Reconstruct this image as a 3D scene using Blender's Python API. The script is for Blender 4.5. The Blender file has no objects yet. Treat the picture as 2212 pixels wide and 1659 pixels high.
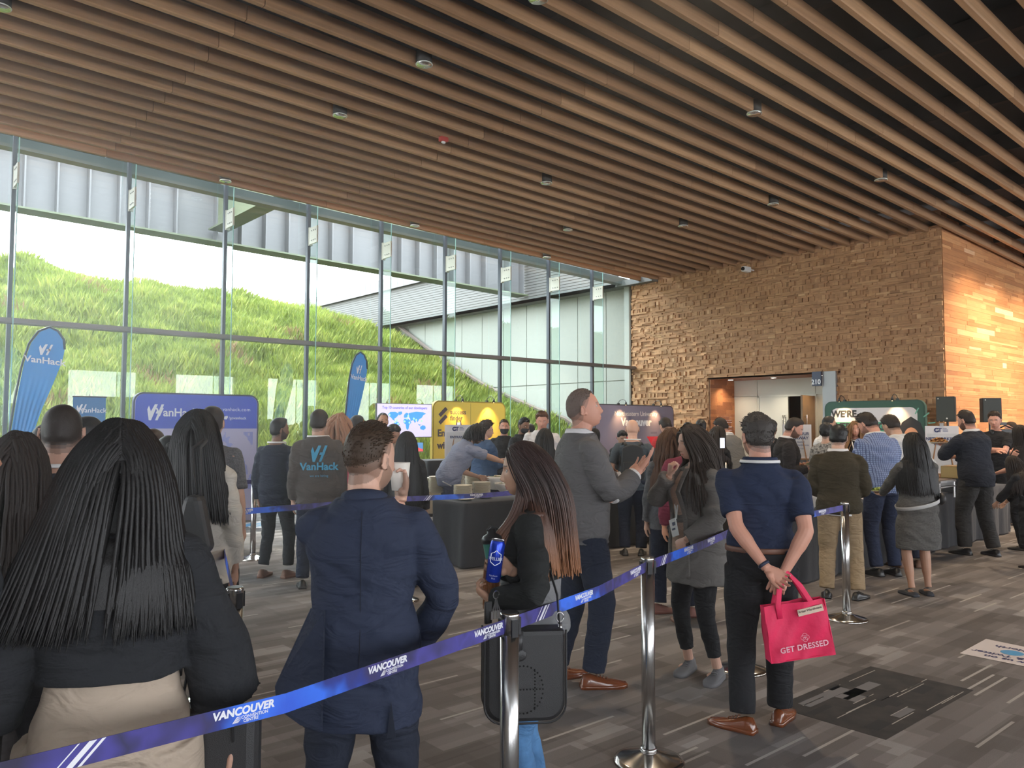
import bpy, bmesh, math, random
import numpy as np
from mathutils import Vector, Matrix, noise
random.seed(7); RNG = np.random.default_rng(7)
SC = bpy.context.scene
COL = SC.collection
PI = math.pi
# ---------------------------------------------------------------- camera
F_PX, HOR, ROLL, CAMZ, UVP = 1710.0, 921.0, 0.0025, 1.65, 3100.0
def _frame():
    p = math.atan((HOR-829.5)/F_PX)
    th = math.atan2(UVP-1106.0, F_PX*math.cos(p)+(HOR-829.5)*math.sin(p))
    fw = np.array([math.cos(th)*math.cos(p), math.sin(th)*math.cos(p), math.sin(p)])
    r = np.array([math.sin(th), -math.cos(th), 0.0]); u = np.cross(r, fw)
    c, s = math.cos(ROLL), math.sin(ROLL)
    return fw, c*r+s*u, -s*r+c*u, th
FW, RT, UP, TH = _frame()
cam = bpy.data.cameras.new('camera'); cam_o = bpy.data.objects.new('camera', cam); COL.objects.link(cam_o)
cam.sensor_fit = 'HORIZONTAL'; cam.sensor_width = 36.0; cam.lens = 36.0*F_PX/2212.0
cam.clip_start = 0.05; cam.clip_end = 300
m = Matrix.Identity(4)
for i in range(3):
    m[i][0] = RT[i]; m[i][1] = UP[i]; m[i][2] = -FW[i]
m[2][3] = CAMZ
cam_o.matrix_world = m
SC.camera = cam_o
# ---------------------------------------------------------------- world, sun, exposure
w = bpy.data.worlds.new('sky'); SC.world = w; w.use_nodes = True
nt = w.node_tree; bg = nt.nodes['Background']
tc = nt.nodes.new('ShaderNodeTexCoord'); sx = nt.nodes.new('ShaderNodeSeparateXYZ'); cr = nt.nodes.new('ShaderNodeValToRGB')
nt.links.new(tc.outputs['Generated'], sx.inputs[0]); nt.links.new(sx.outputs['Z'], cr.inputs[0])
cr.color_ramp.elements[0].position = 0.0; cr.color_ramp.elements[0].color = (0.93, 0.96, 1.0, 1)
cr.color_ramp.elements[1].position = 0.6; cr.color_ramp.elements[1].color = (0.80, 0.90, 1.0, 1)
nt.links.new(cr.outputs[0], bg.inputs[0]); bg.inputs[1].default_value = 7.5
def lamp(kind, name, loc, energy, color=(1, 1, 1), aim=None, **kw):
    d = bpy.data.lights.new(name, kind); d.energy = energy; d.color = color
    for k, v in kw.items(): setattr(d, k, v)
    o = bpy.data.objects.new(name, d); COL.objects.link(o); o.location = loc
    if aim is not None:
        o.rotation_euler = (Vector(aim)-Vector(loc)).to_track_quat('-Z', 'Y').to_euler()
    return o
lamp('SUN', 'sun_light', (0, 40, 30), 4.5, (1.0, 0.96, 0.88), aim=(6, 18, 0), angle=0.06)
SC.view_settings.view_transform = 'Standard'; SC.view_settings.look = 'None'
SC.view_settings.gamma = 1.0; SC.view_settings.exposure = 0.6; SC.view_settings.use_curve_mapping = False
cy = SC.cycles
cy.use_denoising = True; cy.max_bounces = 7; cy.diffuse_bounces = 4; cy.glossy_bounces = 3
cy.transmission_bounces = 4; cy.transparent_max_bounces = 10; cy.sample_clamp_indirect = 6.0
cy.caustics_reflective = False; cy.caustics_refractive = False
try:
    cy.use_adaptive_sampling = True; cy.adaptive_threshold = 0.02
except Exception: pass

def ray(x, y):
    d = FW*F_PX + RT*(x-1106.0) - UP*(y-829.5); return d/np.linalg.norm(d)
def onz(x, y, z): d = ray(x, y); return d*((z-CAMZ)/d[2])+np.array([0, 0, CAMZ])
def onu(x, y, u): d = ray(x, y); return d*(u/d[0])+np.array([0, 0, CAMZ])
def onv(x, y, v): d = ray(x, y); return d*(v/d[1])+np.array([0, 0, CAMZ])
HFW = np.array([math.cos(TH), math.sin(TH), 0])
def ond(x, y, dep): d = ray(x, y); return d*(dep/float(d@HFW))+np.array([0, 0, CAMZ])

# ---------------------------------------------------------------- materials
MATS = {}
def _new(name):
    mt = bpy.data.materials.new(name); mt.use_nodes = True
    return mt, mt.node_tree, mt.node_tree.nodes['Principled BSDF']
def _bump(nt, b, scale, strength, dist=0.01, detail=3.0, coord='Object', stretch=None):
    tc = nt.nodes.new('ShaderNodeTexCoord'); n = nt.nodes.new('ShaderNodeTexNoise'); bp = nt.nodes.new('ShaderNodeBump')
    n.inputs['Scale'].default_value = scale; n.inputs['Detail'].default_value = detail
    src = tc.outputs[coord]
    if stretch:
        mp = nt.nodes.new('ShaderNodeMapping'); mp.inputs['Scale'].default_value = stretch
        nt.links.new(src, mp.inputs[0]); src = mp.outputs[0]
    nt.links.new(src, n.inputs['Vector']); nt.links.new(n.outputs[0], bp.inputs['Height'])
    bp.inputs['Strength'].default_value = strength; bp.inputs['Distance'].default_value = dist
    nt.links.new(bp.outputs[0], b.inputs['Normal']); return n
def M(name, color=(.5, .5, .5), rough=.6, metal=0.0, bump=None, spec=.5, emit=None, estr=1.0, sheen=0.0, alpha=1.0, coat=0.0, vary=None, sss=0.0):
    if name in MATS: return MATS[name]
    mt, nt, b = _new(name); c = (*color, 1)
    b.inputs['Base Color'].default_value = c; b.inputs['Roughness'].default_value = rough
    b.inputs['Metallic'].default_value = metal; b.inputs['Specular IOR Level'].default_value = spec
    if sheen: b.inputs['Sheen Weight'].default_value = sheen; b.inputs['Sheen Roughness'].default_value = .5
    if coat: b.inputs['Coat Weight'].default_value = coat
    if sss:
        b.inputs['Subsurface Weight'].default_value = sss; b.inputs['Subsurface Scale'].default_value = .01
        b.inputs['Subsurface Radius'].default_value = (1, .35, .2)
    if emit: b.inputs['Emission Color'].default_value = (*emit, 1); b.inputs['Emission Strength'].default_value = estr
    if alpha < 1: b.inputs['Alpha'].default_value = alpha
    if bump: _bump(nt, b, *bump)
    if vary:   # (scale, amount): mottled colour of the thing itself
        tc = nt.nodes.new('ShaderNodeTexCoord'); n = nt.nodes.new('ShaderNodeTexNoise'); n.inputs['Scale'].default_value = vary[0]
        n.inputs['Detail'].default_value = 4
        r = nt.nodes.new('ShaderNodeValToRGB')
        a = vary[1]
        r.color_ramp.elements[0].position = .3; r.color_ramp.elements[1].position = .7
        r.color_ramp.elements[0].color = (*[max(0, x*(1-a)) for x in color], 1)
        r.color_ramp.elements[1].color = (*[min(1, x*(1+a)) for x in color], 1)
        nt.links.new(tc.outputs['Object'], n.inputs['Vector']); nt.links.new(n.outputs[0], r.inputs[0]); nt.links.new(r.outputs[0], b.inputs['Base Color'])
    MATS[name] = mt; return mt
def M_tint(name, stops, rough=.6, bump=None, attr='tint', spec=.4, grain=None):
    if name in MATS: return MATS[name]
    mt, nt, b = _new(name)
    at = nt.nodes.new('ShaderNodeAttribute'); at.attribute_name = attr
    r = nt.nodes.new('ShaderNodeValToRGB'); el = r.color_ramp.elements
    while len(el) < len(stops): el.new(0.5)
    for e, (p, c) in zip(el, stops): e.position = p; e.color = (*c, 1)
    nt.links.new(at.outputs['Fac'], r.inputs[0]); out = r.outputs[0]
    if grain:
        tc = nt.nodes.new('ShaderNodeTexCoord'); mp = nt.nodes.new('ShaderNodeMapping'); mp.inputs['Scale'].default_value = grain[0]
        n = nt.nodes.new('ShaderNodeTexNoise'); n.inputs['Scale'].default_value = 1.0; n.inputs['Detail'].default_value = 5
        nt.links.new(tc.outputs['Object'], mp.inputs[0]); nt.links.new(mp.outputs[0], n.inputs['Vector'])
        mr = nt.nodes.new('ShaderNodeMapRange'); mr.inputs[1].default_value = .3; mr.inputs[2].default_value = .7
        mr.inputs[3].default_value = 1-grain[1]; mr.inputs[4].default_value = 1+grain[1]*.6
        nt.links.new(n.outputs[0], mr.inputs[0])
        mx = nt.nodes.new('ShaderNodeVectorMath'); mx.operation = 'SCALE'
        nt.links.new(out, mx.inputs[0]); nt.links.new(mr.outputs[0], mx.inputs['Scale']); out = mx.outputs[0]
    nt.links.new(out, b.inputs['Base Color'])
    b.inputs['Roughness'].default_value = rough; b.inputs['Specular IOR Level'].default_value = spec
    if bump: _bump(nt, b, *bump)
    MATS[name] = mt; return mt
def M_glass(name, tint=(.93, .98, .95), gloss=.09):
    if name in MATS: return MATS[name]
    mt = bpy.data.materials.new(name); mt.use_nodes = True; nt = mt.node_tree
    for n in list(nt.nodes): nt.nodes.remove(n)
    o = nt.nodes.new('ShaderNodeOutputMaterial'); t = nt.nodes.new('ShaderNodeBsdfTransparent'); g = nt.nodes.new('ShaderNodeBsdfGlossy')
    mx = nt.nodes.new('ShaderNodeMixShader'); fr = nt.nodes.new('ShaderNodeLayerWeight'); fr.inputs[0].default_value = .5; pw = nt.nodes.new('ShaderNodeMath'); pw.operation = 'POWER'; pw.inputs[1].default_value = 5.0; sm = nt.nodes.new('ShaderNodeMath'); sm.operation = 'MULTIPLY_ADD'; sm.inputs[1].default_value = .92; sm.inputs[2].default_value = gloss
    t.inputs[0].default_value = (*tint, 1); g.inputs['Roughness'].default_value = 0.01; g.inputs[0].default_value = (.9, 1, .95, 1)
    nt.links.new(fr.outputs['Facing'], pw.inputs[0]); nt.links.new(pw.outputs[0], sm.inputs[0]); nt.links.new(sm.outputs[0], mx.inputs[0])
    nt.links.new(t.outputs[0], mx.inputs[1]); nt.links.new(g.outputs[0], mx.inputs[2]); nt.links.new(mx.outputs[0], o.inputs[0])
    MATS[name] = mt; return mt

# ---------------------------------------------------------------- mesh helpers
class MB:
    def __init__(s): s.v = []; s.f = []; s.mi = []; s.tint = []; s.uv = None
    def add(s, vs, fs, mi=0, tint=0.0):
        n = len(s.v); s.v.extend([tuple(map(float, p)) for p in vs])
        for f in fs: s.f.append(tuple(n+i for i in f)); s.mi.append(mi); s.tint.append(tint)
    def box(s, c, size, mi=0, tint=0.0, R=None):
        hx, hy, hz = [x/2 for x in size]
        vs = [Vector((x, y, z)) for z in (-hz, hz) for y in (-hy, hy) for x in (-hx, hx)]
        if R is not None: vs = [R @ v for v in vs]
        vs = [(v.x+c[0], v.y+c[1], v.z+c[2]) for v in vs]
        s.add(vs, [(0, 2, 3, 1), (4, 5, 7, 6), (0, 1, 5, 4), (2, 6, 7, 3), (0, 4, 6, 2), (1, 3, 7, 5)], mi, tint)
    def bb(s, a, b, mi=0, tint=0.0):
        s.box([(a[i]+b[i])/2 for i in range(3)], [abs(b[i]-a[i]) for i in range(3)], mi, tint)
    def tube(s, pts, rad, seg=12, mi=0, cap=True, up=None, flat=1.0):
        """pts: path; rad: float | list of float | list of (ra, rb)"""
        P = [Vector(p) for p in pts]; n = len(P)
        if not isinstance(rad, (list, tuple)): rad = [rad]*n
        prev = Vector(up) if up is not None else None; rings = []
        base = len(s.v)
        for i in range(n):
            t = (P[min(i+1, n-1)]-P[max(i-1, 0)]);
            if t.length < 1e-9: t = Vector((0, 0, 1))
            t.normalize()
            if prev is None:
                prev = Vector((0, 0, 1)) if abs(t.z) < .9 else Vector((0, 1, 0))
            a = prev - t*prev.dot(t)
            if a.length < 1e-6: a = t.orthogonal()
            a.normalize(); b = t.cross(a); prev = a
            r = rad[i]; ra, rb = r if isinstance(r, (list, tuple)) else (r, r*flat)
            for k in range(seg):
                an = 2*PI*k/seg
                q = P[i] + a*(ra*math.cos(an)) + b*(rb*math.sin(an)); s.v.append((q.x, q.y, q.z))
        for i in range(n-1):
            for k in range(seg):
                k2 = (k+1) % seg
                s.f.append((base+i*seg+k, base+i*seg+k2, base+(i+1)*seg+k2, base+(i+1)*seg+k)); s.mi.append(mi); s.tint.append(0)
        if cap:
            s.f.append(tuple(base+k for k in range(seg-1, -1, -1))); s.mi.append(mi); s.tint.append(0)
            s.f.append(tuple(base+(n-1)*seg+k for k in range(seg))); s.mi.append(mi); s.tint.append(0)
    def lathe(s, prof, c=(0, 0, 0), seg=32, mi=0, sx=1.0, sy=1.0):
        base = len(s.v)
        for r, z in prof:
            for k in range(seg):
                an = 2*PI*k/seg; s.v.append((c[0]+r*math.cos(an)*sx, c[1]+r*math.sin(an)*sy, c[2]+z))
        for i in range(len(prof)-1):
            for k in range(seg):
                k2 = (k+1) % seg
                s.f.append((base+i*seg+k, base+i*seg+k2, base+(i+1)*seg+k2, base+(i+1)*seg+k)); s.mi.append(mi); s.tint.append(0)
        if prof[0][0] > 1e-6: s.f.append(tuple(base+k for k in range(seg-1, -1, -1))); s.mi.append(mi); s.tint.append(0)
        if prof[-1][0] > 1e-6: s.f.append(tuple(base+(len(prof)-1)*seg+k for k in range(seg))); s.mi.append(mi); s.tint.append(0)
    def ell(s, c, r, seg=16, rings=10, mi=0, R=None):
        base = len(s.v)
        for i in range(rings+1):
            ph = PI*i/rings
            for k in range(seg):
                an = 2*PI*k/seg
                v = Vector((r[0]*math.sin(ph)*math.cos(an), r[1]*math.sin(ph)*math.sin(an), r[2]*math.cos(ph)))
                if R is not None: v = R @ v
                s.v.append((c[0]+v.x, c[1]+v.y, c[2]+v.z))
        for i in range(rings):
            for k in range(seg):
                k2 = (k+1) % seg
                s.f.append((base+i*seg+k, base+(i+1)*seg+k, base+(i+1)*seg+k2, base+i*seg+k2)); s.mi.append(mi); s.tint.append(0)
    def grid(s, fn, nu, nv, mi=0, tint=0.0):
        base = len(s.v)
        for j in range(nv+1):
            for i in range(nu+1): s.v.append(tuple(map(float, fn(i/nu, j/nv))))
        for j in range(nv):
            for i in range(nu):
                a = base+j*(nu+1)+i; s.f.append((a, a+1, a+nu+2, a+nu+1)); s.mi.append(mi); s.tint.append(tint)
    def poly(s, pts, thick, axis, mi=0):
        """closed outline extruded by thick along vector axis"""
        ax = Vector(axis).normalized()*thick; n = len(pts)
        a = [Vector(p) for p in pts]; b = [p+ax for p in a]
        fs = [tuple(range(n-1, -1, -1)), tuple(range(n, 2*n))]+[(i, (i+1) % n, n+(i+1) % n, n+i) for i in range(n)]
        s.add(a+b, fs, mi)
    def mesh(s, name, mats=None, smooth=False, usetint=False):
        me = bpy.data.meshes.new(name); me.from_pydata(s.v, [], s.f)
        if mats:
            for x in (mats if isinstance(mats, (list, tuple)) else [mats]): me.materials.append(x)
        if any(s.mi): me.polygons.foreach_set('material_index', s.mi)
        if smooth: me.polygons.foreach_set('use_smooth', [True]*len(me.polygons))
        if usetint or any(s.tint):
            at = me.attributes.new('tint', 'FLOAT', 'FACE'); at.data.foreach_set('value', s.tint)
        me.update(); return me
    def build(s, name, mats=None, parent=None, smooth=False, bevel=0.0, **kw):
        me = s.mesh(name, mats, smooth)
        return put(name, me, parent, bevel, **kw)
def put(name, me, parent=None, bevel=0.0, label=None, cat=None, group=None, kind=None):
    o = bpy.data.objects.new(name, me); COL.objects.link(o)
    if parent is not None: o.parent = parent
    if bevel:
        md = o.modifiers.new('bevel', 'BEVEL'); md.width = bevel; md.segments = 2; md.limit_method = 'ANGLE'
    return tag(o, label, cat, group, kind)
def tag(o, label=None, cat=None, group=None, kind=None):
    if label: o['label'] = label
    if cat: o['category'] = cat
    if group: o['group'] = group
    if kind: o['kind'] = kind
    return o
def empty(name, loc=(0, 0, 0), rz=0.0, label=None, cat=None, group=None, kind=None):
    o = bpy.data.objects.new(name, None); COL.objects.link(o); o.location = loc; o.rotation_euler = (0, 0, rz)
    o.empty_display_size = .1
    return tag(o, label, cat, group, kind)
def copy_tree(o, parent=None):
    c = o.copy(); COL.objects.link(c); c.parent = parent
    for ch in o.children: copy_tree(ch, c)
    return c
def text_mb(body, size, align='CENTER', bold=0.0, extrude=0.001, shear=0.0, spacing=1.0):
    cu = bpy.data.curves.new('t', 'FONT'); cu.body = body; cu.size = size; cu.align_x = align; cu.align_y = 'CENTER'
    cu.offset = bold; cu.extrude = extrude; cu.shear = shear; cu.space_character = spacing; cu.resolution_u = 3
    o = bpy.data.objects.new('t', cu); COL.objects.link(o)
    me = bpy.data.meshes.new_from_object(o.evaluated_get(bpy.context.evaluated_depsgraph_get()))
    vs = [tuple(v.co) for v in me.vertices]; fs = [tuple(p.vertices) for p in me.polygons]
    bpy.data.objects.remove(o); bpy.data.curves.remove(cu); bpy.data.meshes.remove(me)
    return vs, fs
def text_on(mb, body, size, org, right, up, mi=0, **kw):
    """lettering lying in the plane (right, up) with origin org"""
    vs, fs = text_mb(body, size, **kw)
    r = Vector(right).normalized(); u = Vector(up).normalized(); n = r.cross(u); o = Vector(org)
    mb.add([o+r*v[0]+u*v[1]+n*v[2] for v in vs], fs, mi)
# ================================================================ THE ROOM
UB, VW, VC = 17.42, 15.0, 6.55           # back wall, window wall, right wall planes
def zc(u): return 5.75+.031*(UB-u)        # underside of the wooden slats
def floor_material():
    mt, nt, b = _new('carpet'); b.inputs['Roughness'].default_value = .92; b.inputs['Specular IOR Level'].default_value = .25
    tc = nt.nodes.new('ShaderNodeTexCoord')
    def brick(w, h, c1, c2, off=(0, 0), offset=.5, sq=1.0):
        mp = nt.nodes.new('ShaderNodeMapping'); mp.inputs['Location'].default_value = (off[0], off[1], 0)
        nt.links.new(tc.outputs['Object'], mp.inputs[0])
        t = nt.nodes.new('ShaderNodeTexBrick'); t.offset = offset; t.squash = sq
        t.inputs['Scale'].default_value = 1.0; t.inputs['Mortar Size'].default_value = 0.0; t.inputs['Brick Width'].default_value = w
        t.inputs['Row Height'].default_value = h; t.inputs['Color1'].default_value = (*[c1]*3, 1); t.inputs['Color2'].default_value = (*[c2]*3, 1)
        nt.links.new(mp.outputs[0], t.inputs['Vector']); return t.outputs['Color']
    def mix(a, bb, op='MULTIPLY', fac=1.0):
        mx = nt.nodes.new('ShaderNodeMix'); mx.data_type = 'RGBA'; mx.blend_type = op; mx.inputs[0].default_value = fac
        nt.links.new(a, mx.inputs[6]); nt.links.new(bb, mx.inputs[7]); return mx.outputs[2]
    a = brick(.62, .085, .72, 1.22, (.13, .07), .37)
    c = brick(.37, .17, .72, 1.25, (.31, .05), .61)
    t = brick(1.22, .65, .86, 1.10, (-.63, -.01), .0)
    f = brick(.9, .34, .85, 1.15, (.2, .11), .42)
    v = mix(mix(mix(a, c), t), f)
    # rare thin pale threads
    th = brick(.55, .018, 0.0, 1.0, (.4, .003), .43)
    r = nt.nodes.new('ShaderNodeValToRGB'); r.color_ramp.interpolation = 'LINEAR'
    r.color_ramp.elements[0].position = .972; r.color_ramp.elements[0].color = (0, 0, 0, 1)
    r.color_ramp.elements[1].position = .98; r.color_ramp.elements[1].color = (1, 1, 1, 1)
    nt.links.new(th, r.inputs[0])
    ramp = nt.nodes.new('ShaderNodeValToRGB')
    ramp.color_ramp.elements[0].position = .32; ramp.color_ramp.elements[0].color = (.092, .078, .070, 1)
    ramp.color_ramp.elements[1].position = 1.0; ramp.color_ramp.elements[1].color = (.30, .278, .268, 1)
    e = ramp.color_ramp.elements.new(.72); e.color = (.19, .168, .158, 1)
    sc = nt.nodes.new('ShaderNodeVectorMath'); sc.operation = 'SCALE'; sc.inputs['Scale'].default_value = .62
    nt.links.new(v, sc.inputs[0]); nt.links.new(sc.outputs[0], ramp.inputs[0])
    mx = nt.nodes.new('ShaderNodeMix'); mx.data_type = 'RGBA'; mx.inputs[7].default_value = (.36, .33, .30, 1)
    nt.links.new(r.outputs[0], mx.inputs[0]); nt.links.new(ramp.outputs[0], mx.inputs[6])
    n = nt.nodes.new('ShaderNodeTexNoise'); n.inputs['Scale'].default_value = 260; nt.links.new(tc.outputs['Object'], n.inputs['Vector'])
    mr = nt.nodes.new('ShaderNodeMapRange'); mr.inputs[3].default_value = .72; mr.inputs[4].default_value = 1.28; nt.links.new(n.outputs[0], mr.inputs[0])
    s2 = nt.nodes.new('ShaderNodeVectorMath'); s2.operation = 'SCALE'; nt.links.new(mx.outputs[2], s2.inputs[0]); nt.links.new(mr.outputs[0], s2.inputs['Scale'])
    nt.links.new(s2.outputs[0], b.inputs['Base Color'])
    bp = nt.nodes.new('ShaderNodeBump'); bp.inputs['Strength'].default_value = .35; bp.inputs['Distance'].default_value = .004
    nt.links.new(n.outputs[0], bp.inputs['Height']); nt.links.new(bp.outputs[0], b.inputs['Normal'])
    return mt
mb = MB(); mb.bb((-7, -6, -.25), (36, 15.1, 0)); floor = mb.build('floor', floor_material(), kind='structure')
dark_tile = M('carpet_dark', (.028, .022, .018), .95, bump=(260, .3, .004), vary=(9, .45))
for a, b_ in (((4.29, 1.955), (5.51, 2.605)),):
    mb = MB(); mb.bb((a[0], a[1], .0), (b_[0], b_[1], .0015), 0)
    rr = random.Random(3)
    for k in range(26):                 # woven rectangles and threads inside the tile
        x0 = rr.uniform(a[0], b_[0]-.3); y0 = rr.uniform(a[1], b_[1]-.06)
        x1 = min(b_[0], x0+rr.uniform(.08, .5)); y1 = min(b_[1], y0+(rr.choice((.006, .05, .08)) if k % 3 else .006))
        mb.bb((x0, y0, .0014), (x1, y1, .0018), 2 if y1-y0 < .01 else 1 if k % 4 == 0 else 3)
    mb.build('carpet_tile', [dark_tile, M('carpet_grey', (.14, .13, .13), .95), M('carpet_thread', (.36, .32, .28), .95), M('carpet_black', (.016, .013, .012), .95)], floor)['label'] = 'darker brown carpet tile'
# ---- ceiling: dark deck and wooden slats
mb = MB()
def deck(u): return zc(u)+.62
mb.add([(-7, -6, deck(-7)), (36, -6, deck(36)), (36, 14.3, deck(36)), (-7, 14.3, deck(-7)), (-7, -6, deck(-7)+.3), (36, -6, deck(36)+.3), (36, 14.3, deck(36)+.3), (-7, 14.3, deck(-7)+.3)],
       [(0, 1, 2, 3), (7, 6, 5, 4), (0, 4, 5, 1), (1, 5, 6, 2), (2, 6, 7, 3), (3, 7, 4, 0)])
ceiling = mb.build('ceiling', M('deck', (.016, .012, .010), .9), kind='structure')
mb = MB()
for u in np.arange(-6, 34, 2.03):                       # dark cross joists up in the void, ducts
    mb.bb((u, -6, zc(u)+.30), (u+.09, 14.2, zc(u)+.60))
mb.build('joist', M('joist', (.03, .02, .014), .9), ceiling)
wood_slat = M_tint('slat_wood', [(0, (.27, .145, .070)), (.5, (.34, .19, .095)), (1, (.42, .245, .125))], .62, grain=((.6, 26, 26), .22), bump=(7, .12, .01))
JOINT = [3.36+4.07*k for k in range(-3, 9)]
for i in range(49):
    vf = 14.5-.424*i; v0, v1 = vf-.085, vf
    end = UB-.02 if vf > VC+.02 else 35.0
    cuts = [-6.5]+[j+(.03 if i % 2 else 0) for j in JOINT if -6.5 < j < end-.3]+[end]
    mb = MB()
    for a, b_ in zip(cuts[:-1], cuts[1:]):
        a += .004; b_ -= .004; t = random.random()
        h = .17; ch = .012
        sec = [(v0+ch, 0), (v1-ch, 0), (v1, ch), (v1, h), (v0, h), (v0, ch)]
        vs = [(a, y, zc(a)+z) for y, z in sec]+[(b_, y, zc(b_)+z) for y, z in sec]
        mb.add(vs, [(5, 4, 3, 2, 1, 0), (6, 7, 8, 9, 10, 11)]+[(k, (k+1) % 6, 6+(k+1) % 6, 6+k) for k in range(6)], 0, t)
    mb.build('slat', wood_slat, ceiling)
# ---- back wall of projecting wood blocks
block = M_tint('block_wood', [(0, (.32, .155, .066)), (.45, (.46, .245, .115)), (.8, (.56, .32, .16)), (1, (.68, .43, .235))], .6, grain=((9, 5, 40), .18), bump=(40, .15, .004))
AV0, AV1, AZ = 8.86, 12.33, 2.89
def solid(mb, cx, rect, holes, tint=.3): pass
mb = MB()
mb.bb((UB, AV1, 0), (UB+.3, VW+.05, 6.2), 0, .2); mb.bb((UB, VC, 0), (UB+.3, AV0, 6.2), 0, .2); mb.bb((UB, AV0, AZ), (UB+.3, AV1, 6.2), 0, .2)
rr = random.Random(11)
z = 0.0; row = 0; big = 0
while z < 5.86:
    big = big-1 if big > 0 else (rr.randint(1, 1) if rr.random() < .30 else 0)
    tall = big > 0
    h = rr.uniform(.085, .105) if tall else rr.uniform(.034, .052)
    h = min(h, 5.88-z); v = VC+.004
    zm = z+h/2
    while v < VW-.01:
        wdt = rr.uniform(.045, .10) if tall else rr.uniform(.07, .34)
        v2 = min(v+wdt, VW)
        skip = zm < AZ+.02 and v2 > AV0-.02 and v < AV1+.02
        if zm < AZ+.02 and v < AV0 < v2: v2 = AV0; skip = v >= AV0
        if zm < AZ+.02 and v < AV1 < v2: skip = True
        if not skip and v2-v > .01:
            d = rr.choice((.0, .012, .026, .040, .052)) if not tall else rr.choice((.004, .03, .05))
            t = min(1, max(0, rr.gauss(.45, .2)))
            a = UB-.004-d
            mb.add([(a, v+.001, z), (a, v2-.001, z), (a, v2-.001, z+h-.0015), (a, v+.001, z+h-.0015), (UB, v+.001, z), (UB, v2-.001, z), (UB, v2-.001, z+h-.0015), (UB, v+.001, z+h-.0015)],
                   [(0, 3, 2, 1), (3, 7, 6, 2), (0, 1, 5, 4), (0, 4, 7, 3), (1, 2, 6, 5)], 0, t)
        v = v2
    z += h; row += 1
wall_back = mb.build('wall_back', block, kind='structure')
# ---- right wall, flush planks of many tones
plank = M_tint('plank_wood', [(0, (.36, .15, .055)), (.5, (.50, .23, .09)), (.85, (.60, .32, .14)), (1, (.72, .46, .26))], .5, grain=((3, 30, 30), .15))
mb = MB(); mb.bb((UB, VC-.005, 0), (36, VC+.3, 6.0), 0, .3)
z = 0.0
while z < 6.0:
    h = rr.choice((.045, .06, .09, .12)); u = UB-.0
    while u < 36:
        w_ = rr.uniform(.25, 1.5); u2 = min(36, u+w_); d = rr.choice((.006, .007, .008, .010)); t = min(1, max(0, rr.gauss(.45, .24)))
        mb.add([(u+.001, VC-.005-d, z+.001), (u2-.001, VC-.005-d, z+.001), (u2-.001, VC-.005-d, z+h-.001), (u+.001, VC-.005-d, z+h-.001), (u, VC, z), (u2, VC, z), (u2, VC, z+h), (u, VC, z+h)],
               [(0, 1, 2, 3), (3, 2, 6, 7), (0, 4, 5, 1), (0, 3, 7, 4), (1, 5, 6, 2)], 0, t)
        u = u2
    z += h
wall_right = mb.build('wall_right', plank, kind='structure')
# ---- alcove with the doors
AU = 18.5
white_panel = M('panel_paint', (.60, .58, .50), .5)
redwood = M_tint('reveal_wood', [(0, (.27, .085, .03)), (.5, (.40, .14, .05)), (1, (.52, .21, .08))], .45, grain=((20, 3, 30), .15))
mb = MB()
z = 0
while z < AZ:
    h = rr.choice((.06, .09, .12)); u = UB
    while u < AU:
        u2 = min(AU, u+rr.uniform(.15, .6)); mb.bb((u, AV1-.02, z), (u2, AV1+.02, min(AZ, z+h)-.001), 0, rr.random()); u = u2
    z += h
mb.bb((UB, AV0-.1, AZ-.001), (AU, AV1+.05, AZ+.12), 0, .1)
mb.build('trim_1', redwood, kind='structure')
mb = MB(); seam = .006
cols = [(AV1, 11.61), (11.61-seam, 9.98), (9.98-seam, AV0)]
for (va, vb) in cols: mb.bb((AU, vb+seam, 2.46+seam), (AU+.04, va, AZ))
mb.bb((AU, 11.61+seam, 0), (AU+.04, AV1, 2.455)); mb.bb((AU, AV0, 0), (AU+.04, 9.98, 2.455))
mb.bb((AU+.041, AV0-.1, 2.455), (AU+.1, AV1+.1, 3.0)); mb.bb((AU+.041, 11.6, 0), (AU+.1, AV1+.1, 3)); mb.bb((AU+.041, AV0-.1, 0), (AU+.1, 9.98, 3))
mb.build('wall_alcove', white_panel, kind='structure')
mb = MB(); mb.bb((AU+.1, 9.7, 0), (AU+3, 11.9, .01)); mb.bb((AU+2.6, 9.5, 0), (AU+2.7, 12, 3)); mb.bb((AU+.1, 11.8, 0), (AU+2.7, 11.9, 3)); mb.bb((AU+.1, 9.7, 0), (AU+2.7, 9.8, 3)); mb.bb((AU+.1, 9.7, 2.7), (AU+2.7, 11.9, 2.8))
mb.build('wall_beyond', M('ochre', (.22, .13, .03), .7), kind='structure')
white_door = M('door_paint', (.66, .64, .56), .4); steel = M('steel', (.62, .61, .60), .28, 1.0); steel_d = M('steel_dark', (.30, .29, .28), .3, 1.0)
d1 = empty('door_1', (AU, 11.54, 0), kind='structure')
mb = MB(); mb.bb((-.03, -.83, .01), (.02, -.0, 2.43)); mb.build('door_leaf', white_door, d1, bevel=.003)
mb = MB()
for vv in (-.70, -.76): mb.tube([(-.08, vv, .95), (-.08, vv, 1.95)], .012, 10); mb.tube([(-.08, vv, 1.0), (-.03, vv, 1.0)], .008, 8); mb.tube([(-.08, vv, 1.9), (-.03, vv, 1.9)], .008, 8)
mb.build('door_handle', steel_d, d1, smooth=True)
mb = MB(); mb.bb((-.035, .0, 2.1), (0, .015, 2.25)); mb.bb((-.035, .0, .4), (0, .015, .55)); mb.build('hinge', steel_d, d1)
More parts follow.
